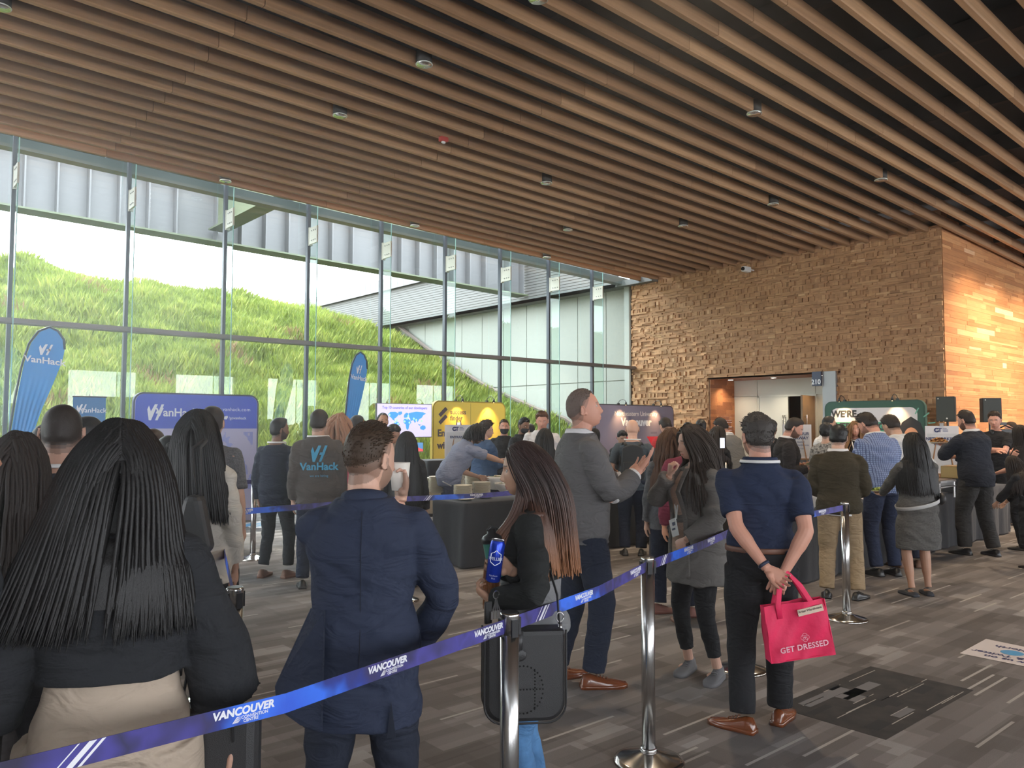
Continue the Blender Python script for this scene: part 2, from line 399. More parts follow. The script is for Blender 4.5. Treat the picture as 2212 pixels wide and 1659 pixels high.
mb = MB(); mb.bb((-.05, .0, 0), (.03, .04, 2.47)); mb.bb((-.05, -1.56, 2.43), (.03, .04, 2.47)); mb.bb((-.05, -1.60, 0), (.03, -1.56, 2.47)); mb.build('door_frame', white_door, d1)
d2 = empty('door_2', (AU-.02, 10.0, 0), rz=math.radians(-72), kind='structure')
mb = MB(); mb.bb((-.02, -.0, .01), (.03, .82, 2.42)); o = mb.build('door_leaf', M('door_wood', (.24, .125, .05), .4, vary=(3, .2)), d2, bevel=.003)
mb = MB(); mb.tube([(-.07, .70, .95), (-.07, .70, 1.95)], .012, 10); mb.tube([(-.07, .70, 1.0), (-.02, .70, 1.0)], .008, 8); mb.tube([(-.07, .70, 1.9), (-.02, .70, 1.9)], .008, 8); mb.build('door_handle', steel_d, d2, smooth=True)
d2.rotation_euler = (0, 0, math.radians(98))
mb = MB(); mb.bb((UB-.09, AV0, 0), (AU-.3, AV0+.32, 2.935)); mb.build('trim_2', M('grey_metal', (.36, .36, .37), .45, .3), kind='structure', bevel=.004)
rs = empty('room_number_sign', (UB-.12, AV0+.33, 2.55), label='small dark blade sign reading 210 on the grey pier beside the doorway', cat='sign')
mb = MB(); mb.bb((-.05, -.02, .05), (.0, .20, .385)); mb.build('sign_plate', M('sign_navy', (.03, .04, .09), .4), rs, bevel=.004)
mb = MB(); text_on(mb, '210', .155, (-.053, .10, .14), (0, -1, 0), (0, 0, 1), bold=.004); mb.build('number', M('white_print', (.85, .85, .88), .5), rs)
for k, (x, y) in enumerate(((1595, 817.5), (1676, 813), (1762, 811))):
    p = onz(x, y, AZ-.004); p[0] = min(max(p[0], UB+.25), AU-.2)
    dl = empty('soffit_light', (UB+.45, [12.0, 10.75, 9.45][k], AZ), label='small recessed square light in the doorway soffit, %s' % ['nearest the wood side', 'middle of the three', 'nearest the number sign'][k], cat='ceiling light', group='soffit lights of the doorway')
    mb = MB(); mb.bb((-.06, -.06, -.012), (.06, .06, -.002)); mb.build('housing', steel, dl)
    mb = MB(); mb.bb((-.045, -.045, -.016), (.045, .045, -.012)); mb.build('lens', M('lens_on', (1, 1, 1), emit=(1, .93, .8), estr=5.0), dl)
    lamp('SPOT', 'soffit_lamp', (UB+.45, [12.0, 10.75, 9.45][k], AZ-.03), 45, (1, .86, .66), aim=(UB+.55, [12.0, 10.75, 9.45][k], 0), spot_size=2.2, spot_blend=.8, shadow_soft_size=.05)
# ---- window wall
glass = M_glass('pane_glass', gloss=.06); fin_g = M_glass('fin_glass', (.84, .95, .91), .05)
mull_m = M('mullion', (.085, .095, .115), .4, .4); cyan = M('glass_edge', (.30, .55, .52), .2, spec=.8)
patch = M('patch_plate', (.62, .60, .52), .35, .6)
MU = [-6.5, -4.78, -3.05, -1.33, .39, 2.12, 3.87, 5.60, 7.32, 9.06, 10.79, 12.47, 14.12, 15.76, UB-.02]
TZ = 3.37
GT = lambda u: zc(u)+.75
for k in range(len(MU)-1):
    a, b_ = MU[k], MU[k+1]
    wn = empty('window_%d' % (k+1), (a, VW, 0), kind='structure')
    mb = MB(); x0, x1 = .02, b_-a-.02
    for z0, z1 in ((.12, TZ-.09), (TZ+.0, None)):
        zt0 = GT(a) if z1 is None else z1; zt1 = GT(b_) if z1 is None else z1
        m2 = MB(); m2.add([(x0, 0, z0), (x1, 0, z0), (x1, 0, zt1), (x0, 0, zt0)], [(0, 1, 2, 3)])
        m2.build('pane', glass, wn)
    mb.bb((-.03, -.06, 0), (.03, .03, GT(a))); mb.build('mullion', mull_m, wn)
    mb = MB(); mb.add([(0, -.42, .1), (0, -.07, .1), (0, -.07, GT(a)-.05), (0, -.42, GT(a)-.05)], [(0, 1, 2, 3)]); mb.build('glass_fin', fin_g, wn)
    mb = MB(); mb.bb((-.008, -.428, .1), (.008, -.42, GT(a)-.05)); mb.build('fin_edge', cyan, wn)
    mb = MB(); zp = 5.08+.031*(UB-a)*.9
    mb.bb((-.016, -.43, zp), (.016, -.10, zp+.34)); mb.bb((-.02, -.10, zp-.02), (.06, -.06, zp+.36))
    for dy in (-.36, -.28, -.2):
        for dz in (.07, .27): mb.tube([(-.024, dy, zp+dz), (.024, dy, zp+dz)], .014, 8, 1)
    mb.build('clamp_plate', [patch, steel_d], wn)
mb = MB(); mb.bb((-6.6, VW-.20, TZ-.085), (UB-.06, VW+.02, TZ)); mb.bb((-6.6, VW-.23, TZ-.075), (UB-.06, VW-.2, TZ-.02)); mb.build('trim_3', M('transom', (.19, .165, .155), .45, .3), kind='structure')
mb = MB(); mb.bb((-6.6, VW-.15, 0), (UB, VW+.05, .12)); mb.build('trim_4', mull_m, kind='structure')
mb = MB()
for u0, u1 in zip(np.linspace(-6.6, UB, 12)[:-1], np.linspace(-6.6, UB, 12)[1:]):
    mb.add([(u0, 15.12, zc(u0)+.02-.02), (u1, 15.12, zc(u1)), (u1, 15.36, zc(u1)), (u0, 15.36, zc(u0)), (u0, 15.12, zc(u0)+.19), (u1, 15.12, zc(u1)+.19), (u1, 15.36, zc(u1)+.19), (u0, 15.36, zc(u0)+.19)],
           [(3, 2, 1, 0), (4, 5, 6, 7), (0, 1, 5, 4), (2, 3, 7, 6), (0, 4, 7, 3), (1, 2, 6, 5)])
mb.build('trim_5', M('head_beam', (.085, .10, .10), .5, .2), kind='structure')
mb = MB()
for u in (.3, 3.55, 7.0, 10.35, 13.75, 17.0): mb.tube([(u, 15.2, zc(u)+.15), (u+.03, 14.9, zc(u)+.75)], .05, 8)
mb.build('trim_6', mull_m, kind='structure')
mb = MB(); 
for u in np.arange(-6.5, UB, .09): mb.bb((u, 15.37, zc(u)+.17), (u+.02, 15.52, zc(u)+.19))
mb.build('trim_7', M('louvre', (.45, .46, .48), .5, .2), kind='structure')
mb = MB(); mb.bb((UB-.06, VW+.03, 0), (UB+.12, VW+.22, 5.75)); mb.build('trim_8', M('white_post', (.34, .36, .33), .6), kind='structure')
mb = MB(); mb.bb((UB-.07, VW-.03, 0), (UB-.01, VW+.03, 5.9)); mb.build('trim_9', M('jamb', (.10, .075, .05), .5), kind='structure')
# ---- walls behind the camera (unseen; open bays sized for the light they let in)
wall_d = M('plaster', (.34, .29, .24), .8)
mb = MB()
mb.bb((-7.1, -6, 0), (-6.9, 15, .4)); mb.bb((-7.1, -6, 3.2), (-6.9, 15, 6.6)); mb.bb((-7.1, -6, 0), (-6.9, 5.4, 4))
for v in (-6, -2.2, 1.6, 5.4, 9.2, 13): mb.bb((-7.12, v, 0), (-6.88, v+.5, 6.6))
mb.build('wall_left', wall_d, kind='structure')
mb = MB(); mb.bb((-7, -6.1, 0), (36, -5.9, .9)); mb.bb((-7, -6.1, 3.9), (36, -5.9, 6.6))
for u in np.arange(-7, 36, 4.2): mb.bb((u, -6.12, 0), (u+1.6, -5.88, 6.6))
mb.build('wall_front', wall_d, kind='structure')
mb = MB(); mb.bb((36, -6, 0), (36.2, VC+.3, 6.2)); mb.build('wall_end', wall_d, kind='structure')
# ================================================================ OUTSIDE
def hill_z(u, v):
    prof_v = np.array([15.1, 15.6, 17.7, 19, 21.64, 24.35, 27.36, 28.7, 31, 34, 40, 60])
    prof_z = np.array([-.1, .5, 1.55, 1.88, 2.70, 3.80, 5.25, 5.78, 6.58, 6.5, 6.0, 5.5])
    z = np.interp(v, prof_v, prof_z)
    k = np.clip((v-26)/5, 0, 1)
    z = z + k*(.28*np.exp(-((u-5.3)/1.6)**2)-.75*np.clip((u-15)/2.6, 0, 1.4)-.10*np.clip((u-9)/3, 0, 1)+.10*np.sin(u*.9)*np.cos(v*.5))
    mid = np.clip((v-17)/4, 0, 1)*np.clip((17.3-u)/2, 0, 1)
    return z + mid*.12*(np.sin(u*1.7+v*.6)+np.sin(u*.8-v*1.1+2))
mb = MB(); mb.grid(lambda s, t: (-14+31.55*s, 15.1+32*t, hill_z(-14+31.55*s, 15.1+32*t)), 100, 110)
soil = M('soil', (.05, .075, .02), .95, vary=(3, .5)); mb.build('grass_slope', soil, smooth=True, kind='structure')
N = 165000
hu = RNG.uniform(-2.5, 17.5, N); hv = 15.4+ (RNG.random(N)**.85)*17.5
hz = hill_z(hu, hv)
clump = .5+.5*np.sin(hu*2.3+np.sin(hv*1.7)*1.5)*np.cos(hv*2.1+np.sin(hu*1.3)*1.4)
ln = RNG.uniform(.16, .36, N)*(.75+.6*clump)*(1+.03*(hv-15)); wd = RNG.uniform(.010, .022, N)*(1+.05*(hv-15))
ang = RNG.uniform(0, 2*PI, N); le = RNG.uniform(.05, .55, N)
tilt_u, tilt_v = np.cos(ang)*le*ln, np.sin(ang)*le*ln-.12*ln
px, py = np.cos(ang+1.57)*wd, np.sin(ang+1.57)*wd
V = np.zeros((N, 4, 3)); V[:, 0] = np.stack([hu-px, hv-py, hz-.02], 1); V[:, 1] = np.stack([hu+px, hv+py, hz-.02], 1)
V[:, 2] = np.stack([hu+px*.7+tilt_u*.4, hv+py*.7+tilt_v*.4, hz+ln*.6], 1); V[:, 3] = np.stack([hu+tilt_u, hv+tilt_v, hz+ln*.95], 1)
me = bpy.data.meshes.new('grass'); me.vertices.add(N*4); me.vertices.foreach_set('co', V.ravel())
me.loops.add(N*6); idx = np.arange(N)[:, None]*4+np.array([0, 1, 2, 0, 2, 3])[None]; me.loops.foreach_set('vertex_index', idx.ravel().astype(np.int32))
me.polygons.add(N*2); me.polygons.foreach_set('loop_start', (np.arange(N*2)*3).astype(np.int32))
try: me.polygons.foreach_set('loop_total', np.full(N*2, 3, np.int32))
except Exception: pass
me.update(); me.validate()
red = (np.sin(hu*1.1+4)*np.cos(hv*.9+hu*.4) > .82)
tt = np.clip(.25+.45*clump+RNG.normal(0, .18, N), 0, .9); tt = np.where(red & (RNG.random(N) < .4), 1.0, tt)
at = me.attributes.new('tint', 'FLOAT', 'FACE'); at.data.foreach_set('value', np.repeat(tt, 2).astype(np.float32))
gm = M_tint('grass', [(0, (.085, .125, .018)), (.45, (.16, .21, .034)), (.85, (.28, .31, .06)), (.93, (.33, .31, .10)), (1, (.22, .13, .07))], .7, spec=.2)
nt = gm.node_tree; b = nt.nodes['Principled BSDF']; tr = nt.nodes.new('ShaderNodeBsdfTranslucent'); mx = nt.nodes.new('ShaderNodeMixShader'); mx.inputs[0].default_value = .35
src = b.inputs['Base Color'].links[0].from_socket; nt.links.new(src, tr.inputs[0]); nt.links.new(b.outputs[0], mx.inputs[1]); nt.links.new(tr.outputs[0], mx.inputs[2])
nt.links.new(mx.outputs[0], nt.nodes['Material Output'].inputs[0])
me.materials.append(gm); put('grass', me, label='long bright green grass covering the slope outside', cat='grass', kind='stuff')
# white panelled building outside
ext_w = M('ext_panel', (.27, .28, .245), .6)
mb = MB(); XU = 17.6
vs_ = [15.2, 16.15, 17.35, 18.55, 19.75, 20.95, 22.15, 23.35, 24.55, 25.75, 26.95, 28.15, 29.4, 33]
for a, b_ in zip(vs_[:-1], vs_[1:]):
    mb.bb((XU, a+.012, 3.02), (XU+.1, b_-.012, 5.9)); mb.bb((XU, a+.012, -.2), (XU+.1, b_-.012, 2.99))
mb.bb((XU+.03, 15, -.2), (XU+.3, 33, 5.9), 1)
ext = mb.build('annex_wall', [ext_w, M('ext_seam', (.22, .23, .2), .8)], kind='structure')
mb = MB(); mb.bb((17.15, 14.0, 5.70), (18.6, 60, 5.86)); mb.build('annex_soffit', M('soffit', (.13, .135, .13), .7), ext)
mb = MB(); z = 5.80
mb.bb((17.15, 15.36, 5.70), (17.2, 60, 5.80))
while z < 7.2: mb.bb((17.17, 15.36, z), (17.3, 60, z+.075)); mb.bb((17.19, 15.36, z+.075), (17.3, 60, z+.092)); z += .092
mb.build('annex_fascia', M('fascia', (.15, .145, .14), .6), ext)
mb = MB()
for v in np.arange(15.5, 60, .42): mb.bb((17.0, v+.003, 7.2), (17.1, v+.417, 7.68))
mb.bb((17.02, 15.5, 7.2), (18.6, 60, 7.6)); mb.build('annex_parapet', M('parapet', (.16, .155, .15), .6), ext)
mb = MB()
cv = [(27.4, 5.52), (24.35, 3.97), (21.64, 2.84), (19, 2.0), (17.7, 1.68), (15.6, .6)]
mb.tube([(17.42, v, z+.20) for v, z in cv], .07, 6); mb.build('trim_10', M('kerb', (.13, .10, .085), .8), kind='structure')
# plate girder outside the glass
gird = M('girder', (.155, .152, .158), .55, .1)
gx = lambda u, v=19.2: 6.24-.0205*(u-2.5)
def skew(mb, u0, u1, v0, v1, za, zb, mi=0):
    mb.add([(u0, v0, gx(u0)+za), (u1, v0, gx(u1)+za), (u1, v1, gx(u1)+za), (u0, v1, gx(u0)+za), (u0, v0, gx(u0)+zb), (u1, v0, gx(u1)+zb), (u1, v1, gx(u1)+zb), (u0, v1, gx(u0)+zb)],
           [(3, 2, 1, 0), (4, 5, 6, 7), (0, 1, 5, 4), (2, 3, 7, 6), (0, 4, 7, 3), (1, 2, 6, 5)], mi)
gr = empty('steel_girder', (0, 0, 0), kind='structure')
mb = MB(); skew(mb, -8, 17.1, 19.36, 19.40, 0, 1.35); mb.build('girder_web', gird, gr)
mb = MB(); skew(mb, -8, 17.1, 19.10, 19.66, -.04, 0); skew(mb, -8, 17.1, 19.10, 19.66, 1.33, 1.38); mb.build('girder_flange', M('girder_flange', (.13, .15, .09), .55, .1), gr)  # green light off the grass is put into the flange colour
mb = MB()
u = -7.4
while u < 17:
    mb.bb((u, 19.12, gx(u)), (u+.03, 19.36, gx(u)+1.33)); u += .95 if int((u+8)*3) % 2 else .62
mb.build('girder_stiffener', gird, gr)
mb = MB(); cbu = onv(455, 494, 19.1); cz = cbu[2]; mb.bb((cbu[0]-.02, 15.4, cz-.02), (cbu[0]+.42, 19.2, cz+.02)); mb.bb((cbu[0]+.18, 15.4, cz), (cbu[0]+.22, 19.2, cz+1.1))
gb = mb.build('cross_beam', M('girder_flange'), gr)  # shares the flange colour with its painted grass light
mb = MB()
for z in np.arange(6.45, 7.15, .1): mb.tube([(5.45, 19.34, z), (5.45, 19.36, z)], .022, 8)
mb.build('bolt', steel_d, gr)
mb = MB(); mb.bb((-10, 19.0, gx(0)+1.4), (20, 19.8, gx(0)+1.8)); mb.build('trim_11', gird, kind='structure')
# ---- downlights hung in the slats
chrome = M('chrome', (.80, .79, .77), .14, 1.0)
DL = [(1.25, 10.11), (5.45, 5.94), (5.4, 7.97), (5.4, 10.11), (9.55, 5.98), (9.53, 10.17), (13.45, 6.0), (13.41, 8.02), (13.45, 10.15), (5.31, 14.25), (9.46, 14.27), (13.42, 14.3), (11.98, 12.1), (1.25, 5.95), (1.25, 14.25), (17.6, 3.9), (13.45, 3.9), (9.5, 3.9), (5.4, 3.9)]
wh = ['above the left foreground queue', 'at the very top of the view', 'nearest the front, third slat bay', 'over the navy suit', 'bright, over the right of the hall', 'over the feather flags end', 'far right, near the plank wall', 'small, in front of the block wall', 'small, above the middle of the hall', 'beside the third window mullion', 'beside the glass over the yellow booth', 'beside the glass near the far corner', 'faint, high above the television screen', '', '', '', '', '', '']
dl0 = None
for k, (u, v) in enumerate(DL):
    if k > 12: continue
    z = zc(u)
    if dl0 is None:
        dl0 = t = empty('downlight', (u, v, z))
        mb = MB(); mb.lathe([(.092, -.006), (.104, -.012), (.106, -.006), (.098, .004)], seg=28); mb.build('ring', M('ring_white', (.75, .78, .70), .35), t, smooth=True); mb = MB(); mb.lathe([(.099, .002), (.099, .16), (0, .16)], seg=28); mb.build('housing', M('can_dark', (.03, .025, .02), .6), t, smooth=True)
        mb = MB(); mb.lathe([(.094, -.018), (.085, .03), (.060, .09), (.0, .12)], seg=28); mb.build('reflector', chrome, t, smooth=True)
        mb = MB(); mb.ell((0, 0, .07), (.025, .025, .03)); mb.build('bulb', M('bulb', (.9, .9, .85), emit=(1, .8, .55), estr=2.0), t, smooth=True)
    else:
        t = copy_tree(dl0); t.location = (u, v, z)
    tag(t, 'round recessed downlight between the wooden slats, ' + wh[k], 'ceiling light', 'downlights in the slatted ceiling')
for (u, v) in [(5.45, 3.9), (9.55, 3.9), (13.45, 3.9), (9.55, 8.0), (13.4, 8.0), (17.6, 3.9), (21, 3.9), (13.4, 12.1), (5.4, 8)]:
    lamp('SPOT', 'downlight_lamp', (u, v, zc(u)-.05), 420 if u > 13 else 260, (1, .80, .56), aim=(u, v, 0), spot_size=1.9, spot_blend=.7, shadow_soft_size=.08)
# wall washers on the plank wall, out of the slats
for u in (18.6, 20.2, 22, 24.5, 27.5):
    lamp('SPOT', 'wall_wash_lamp', (u, 4.3, zc(u)-.05), 780, (1, .78, .58), aim=(u+.4, VC, 2.2), spot_size=1.6, spot_blend=.9, shadow_soft_size=.1)
fa = empty('fire_alarm', (6.96, 9.73, zc(6.96)), label='small red and white fire alarm strobe hanging from a ceiling slat', cat='alarm')
mb = MB(); mb.box((0, 0, -.035), (.13, .09, .07)); mb.build('housing', M('alarm_red', (.45, .04, .03), .4), fa, bevel=.01)
mb = MB(); mb.ell((0, 0, -.08), (.04, .03, .02)); mb.build('lens', M('alarm_lens', (.8, .8, .78), .2), fa, smooth=True)
p = onu(1612, 582, UB-.35)
cm = empty('security_camera', p, label='white security camera mounted high on the block wall', cat='camera')
mb = MB(); mb.box((0, 0, 0), (.26, .13, .13)); mb.build('housing', M('cam_white', (.75, .75, .73), .35), cm, bevel=.02)
mb = MB(); mb.tube([(-.131, .0, 0), (-.16, 0, 0)], .045, 16); mb.build('lens', M('lens_black', (.01, .01, .012), .1), cm)
mb = MB(); mb.tube([(.1, 0, .0), (.2, 0, .02), (.33, 0, .02)], .018, 8); mb.build('bracket', M('cam_white'), cm)
# ================================================================ PEOPLE
def smooth01(t): t = np.clip(t, 0, 1); return t*t*(3-2*t)
_DG = None
def remesh(mb, voxel, iters=3, name='m', fac=.5):
    me = mb.mesh('tmp'); o = bpy.data.objects.new('tmp', me); COL.objects.link(o)
    r = o.modifiers.new('r', 'REMESH'); r.mode = 'VOXEL'; r.voxel_size = voxel; r.adaptivity = 0; r.use_smooth_shade = True
    if iters: s = o.modifiers.new('s', 'SMOOTH'); s.iterations = iters; s.factor = fac
    dg = bpy.context.evaluated_depsgraph_get()
    out = bpy.data.meshes.new_from_object(o.evaluated_get(dg)); out.name = name
    bpy.data.objects.remove(o); bpy.data.meshes.remove(me)
    return out
def co_of(me): a = np.empty(len(me.vertices)*3); me.vertices.foreach_get('co', a); return a.reshape(-1, 3)
def no_of(me): a = np.empty(len(me.vertices)*3); me.vertices.foreach_get('normal', a); return a.reshape(-1, 3)
def set_co(me, a): me.vertices.foreach_set('co', a.ravel()); me.update()
def fold(me, amp, ph=0.0, freq=1.0, drape=0.0):
    c = co_of(me); n = no_of(me); x, y, z = c.T*freq
    w = 1.6*np.sin(7*x+4*z+ph)+1.3*np.sin(9*y-5*z+ph*2)
    a = np.sin(23*z+9*x+w+ph)*np.sin(8*x-6*y+.7*w)+.6*np.sin(41*z-14*x+2*w+ph*3)*np.sin(13*y+5*x+ph)+.35*np.sin(60*z+33*x+w*2)
    if drape: a = a*(1-drape)+drape*np.sin(34*np.arctan2(c[:, 1], c[:, 0])/PI*1.6+w*.7)
    set_co(me, c+n*(a*amp)[:, None])
NOSE_Z = [-.052, -.046, -.040, -.034, -.02, .0, .018]; NOSE_H = [0, .013, .021, .0235, .0155, .0065, 0]
def head_mb(female, ears=True, nose=1.0, jaw=1.0, res=56):
    mb = MB(); seg = res; rings = res; ax, ay, az = (.0745, .096, .114) if female else (.0775, .099, .118)
    vs = []
    for i in range(rings+1):
        ph = PI*i/rings; t = math.cos(ph); r = math.sin(ph)
        for k in range(seg):
            an = 2*PI*k/seg; cx, cy = math.cos(an), math.sin(an)
            if t < 0:
                gf = math.sqrt(max(0, 1-abs(t)**7))*(1-.10*abs(t)); gs = math.sqrt(max(0, 1-abs(t)**3))*(1-(.20 if female else .13)*jaw*abs(t)); gb = math.sqrt(max(0, 1-abs(t)**2.4))*(1-.38*float(smooth01((-t-.15)/.7)))
            else:
                gf = math.sqrt(max(0, 1-t**2.3)); gs = math.sqrt(max(0, 1-t**2.5)); gb = gf
            x = ax*cx*gs; z = az*t
            y = ay*cy*(gf if cy > 0 else gb)
            if cy > 0:
                # flatten the face plane a little, then the features
                f = cy**1.2
                sx = .0065+.0075*float(np.clip((.01-z)/.05, 0, 1))
                d = nose*float(np.interp(z, NOSE_Z, NOSE_H))*math.exp(-(x/sx)**2)
                for s in (-1, 1):
                    d -= .0095*math.exp(-((x-s*.031)/.017)**2-((z-.001)/.0105)**2)
                    d += .0045*math.exp(-((x-s*.026)/.020)**2-((z-.021)/.008)**2)
                    d += .004*math.exp(-((x-s*.043)/.020)**2-((z+.030)/.018)**2)
                    d += .004*math.exp(-((x-s*.012)/.006)**2-((z+.043)/.006)**2)
                d += .0070*math.exp(-(x/.019)**2-((z+.066)/.0055)**2)+.0062*math.exp(-(x/.017)**2-((z+.0785)/.0058)**2)
                d -= .003*math.exp(-(x/.02)**2-((z+.0722)/.0022)**2)+.0035*math.exp(-(x/.022)**2-((z+.089)/.006)**2)
                d += .0065*math.exp(-(x/.020)**2-((z+.104)/.011)**2)
                y += d*(1 if cy > .25 else cy/.25)
            vs.append((x, y, z))
    fs = []
    for i in range(rings):
        for k in range(seg):
            k2 = (k+1) % seg; fs.append((i*seg+k, (i+1)*seg+k, (i+1)*seg+k2, i*seg+k2))
    mb.add(vs, fs)
    if ears:
        for s in (-1, 1):
            R = Matrix.Rotation(s*.45, 3, 'Z') @ Matrix.Rotation(-.15, 3, 'X')
            mb.ell((s*(ax+.004), -.008, -.008), (.0065, .018, .031), 12, 10, 0, R)
            pts = [(s*(ax+.010), -.004+.017*math.sin(a)-.008, -.006+.029*math.cos(a)) for a in np.linspace(-.4, 4.2, 10)]
            mb.tube(pts, .0045, 6)
            mb.ell((s*(ax+.003), .006, -.032), (.006, .006, .009), 8, 6)
    return mb
def xf(mb_from, mb_to, R, T, mi=None):
    n = len(mb_to.v)
    for v in mb_from.v:
        q = R @ Vector(v) + T; mb_to.v.append((q.x, q.y, q.z))
    for f, a, t in zip(mb_from.f, mb_from.mi, mb_from.tint): mb_to.f.append(tuple(n+i for i in f)); mb_to.mi.append(a if mi is None else mi); mb_to.tint.append(t)
def hand_mb(mb, w, d, nrm, side, sc=1.0, curl=.35, spread=.12, thumb=.6, curls=None):
    """w wrist, d finger direction, nrm out of the palm, side +1 right / -1 left"""
    d = Vector(d).normalized(); nrm = Vector(nrm); nrm = (nrm-d*nrm.dot(d)).normalized()
    t = d.cross(nrm)*side*-1.0    # towards the thumb
    t.normalize(); w = Vector(w); s = sc
    pal = [(0, .026, .020), (.022, .031, .018), (.05, .040, .016), (.078, .041, .0145), (.09, .037, .012)]
    mb.tube([w+d*(a*s) for a, _, _ in pal], [(b*s, c*s) for _, b, c in pal], 14, up=t)
    mb.ell(w+d*.034*s+t*.022*s+nrm*.010*s, (.020*s, .020*s, .020*s), 10, 8)
    L = [.074, .082, .076, .060]; X = [.029, .010, -.010, -.028]; K = [.083, .088, .085, .077]
    for i in range(4):
        c = curls[i] if curls else curl
        dr = (d+t*(spread*(1.5-i))).normalized(); base = w+d*K[i]*s+t*X[i]*s
        pts = [base-dr*.02*s, base]; a = 0; p = base.copy()
        for j, fr in enumerate((.46, .30, .24)):
            a += c*(1.0 if j else .8); q = dr*math.cos(a)+nrm*math.sin(a); p = p+q*(L[i]*fr*s); pts.append(p.copy())
        r = [.0092, .0092, .0084, .0076, .0055] if i < 3 else [.0082, .008, .0072, .0064, .0048]
        mb.tube(pts, [x*s for x in r], 9, up=t)
    b = w+d*.022*s+t*.020*s; q1 = (d*.75+t*.75*thumb+nrm*.35).normalized(); q2 = (d*.95+t*.25*thumb+nrm*.35).normalized()
    mb.tube([b, b+q1*.036*s, b+q1*.062*s, b+q1*.062*s+q2*.028*s, b+q1*.062*s+q2*.044*s], [.013*s, .0125*s, .0108*s, .0095*s, .006*s], 9)
def ik(a, c, l1, l2, hint):
    a, c = Vector(a), Vector(c); d = c-a; L = min(d.length, (l1+l2)*.998); dn = d.normalized(); c2 = a+dn*L
    x = (l1*l1-l2*l2+L*L)/(2*L); hgt = math.sqrt(max(1e-6, l1*l1-x*x))
    h = Vector(hint); h = h-dn*h.dot(dn)
    if h.length < 1e-5: h = dn.orthogonal()
    return a+dn*x+h.normalized()*hgt, c2
TORSO_M = [(.84, .135, .10, -.005), (.90, .165, .118, -.012), (.97, .168, .12, -.012), (1.05, .152, .108, 0), (1.13, .146, .104, .004), (1.24, .158, .115, .004), (1.32, .168, .120, 0), (1.38, .168, .106, -.006), (1.42, .140, .088, -.012), (1.45, .100, .072, -.014), (1.485, .070, .060, -.012)]
TORSO_F = [(.84, .135, .10, -.005), (.90, .168, .118, -.014), (.97, .162, .115, -.012), (1.05, .136, .098, 0), (1.12, .124, .092, .004), (1.22, .135, .105, .010), (1.29, .145, .122, .016), (1.36, .146, .098, .002), (1.41, .120, .080, -.008), (1.44, .086, .064, -.012), (1.475, .058, .052, -.010)]
ARM_R = [(0, .052), (.12, .052), (.3, .046), (.48, .039), (.54, .041), (.66, .040), (.82, .031), (.97, .0255)]
LEG_R = [(0, .090), (.15, .086), (.35, .072), (.5, .056), (.62, .058), (.75, .052), (.92, .036), (1.0, .037)]
def along(a, b, c, f):
    l1, l2 = (b-a).length, (c-b).length; s = f*(l1+l2)
    return a+(b-a)*(s/l1) if s < l1 else b+(c-b)*min(1, (s-l1)/l2)
def limb_pts(a, b, c, table, grow=0.0, f1=1.0, f0=0.0, scale=1.0, taper=0.0):
    fr = sorted(set([f0, f1]+[f for f, _ in table if f0 < f < f1]+[f0+(f1-f0)*k/9 for k in range(10)]))
    P = [along(a, b, c, f) for f in fr]
    # round the bend at the joint
    Q = [P[0]]+[(P[i-1]+P[i]*2+P[i+1])/4 for i in range(1, len(P)-1)]+[P[-1]]
    R = [float(np.interp(f, [t[0] for t in table], [t[1] for t in table]))*scale+grow+taper*(f-f0) for f in fr]
    return Q, R
HAIRLINE = None
def hair_mask(x, y, z, style):
    """distance-like value >0 where hair grows (head coordinates)"""
    if style == 'bald': return -1
    th = math.degrees(math.atan2(x if x > 0 else -x, y))      # 0 front .. 180 back
    if style == 'long': line = np.interp(th, [0, 25, 50, 75, 95, 120, 180], [.070, .070, .056, .028, -.012, -.07, -.085])
    elif style == 'receding': line = np.interp(th, [0, 20, 40, 62, 80, 92, 106, 140, 180], [.088, .095, .10, .05, .02, -.004, -.05, -.074, -.082])
    else: line = np.interp(th, [0, 25, 45, 62, 80, 92, 105, 140, 180], [.066, .068, .060, .035, .014, -.004, -.05, -.074, -.082])
    return z-line
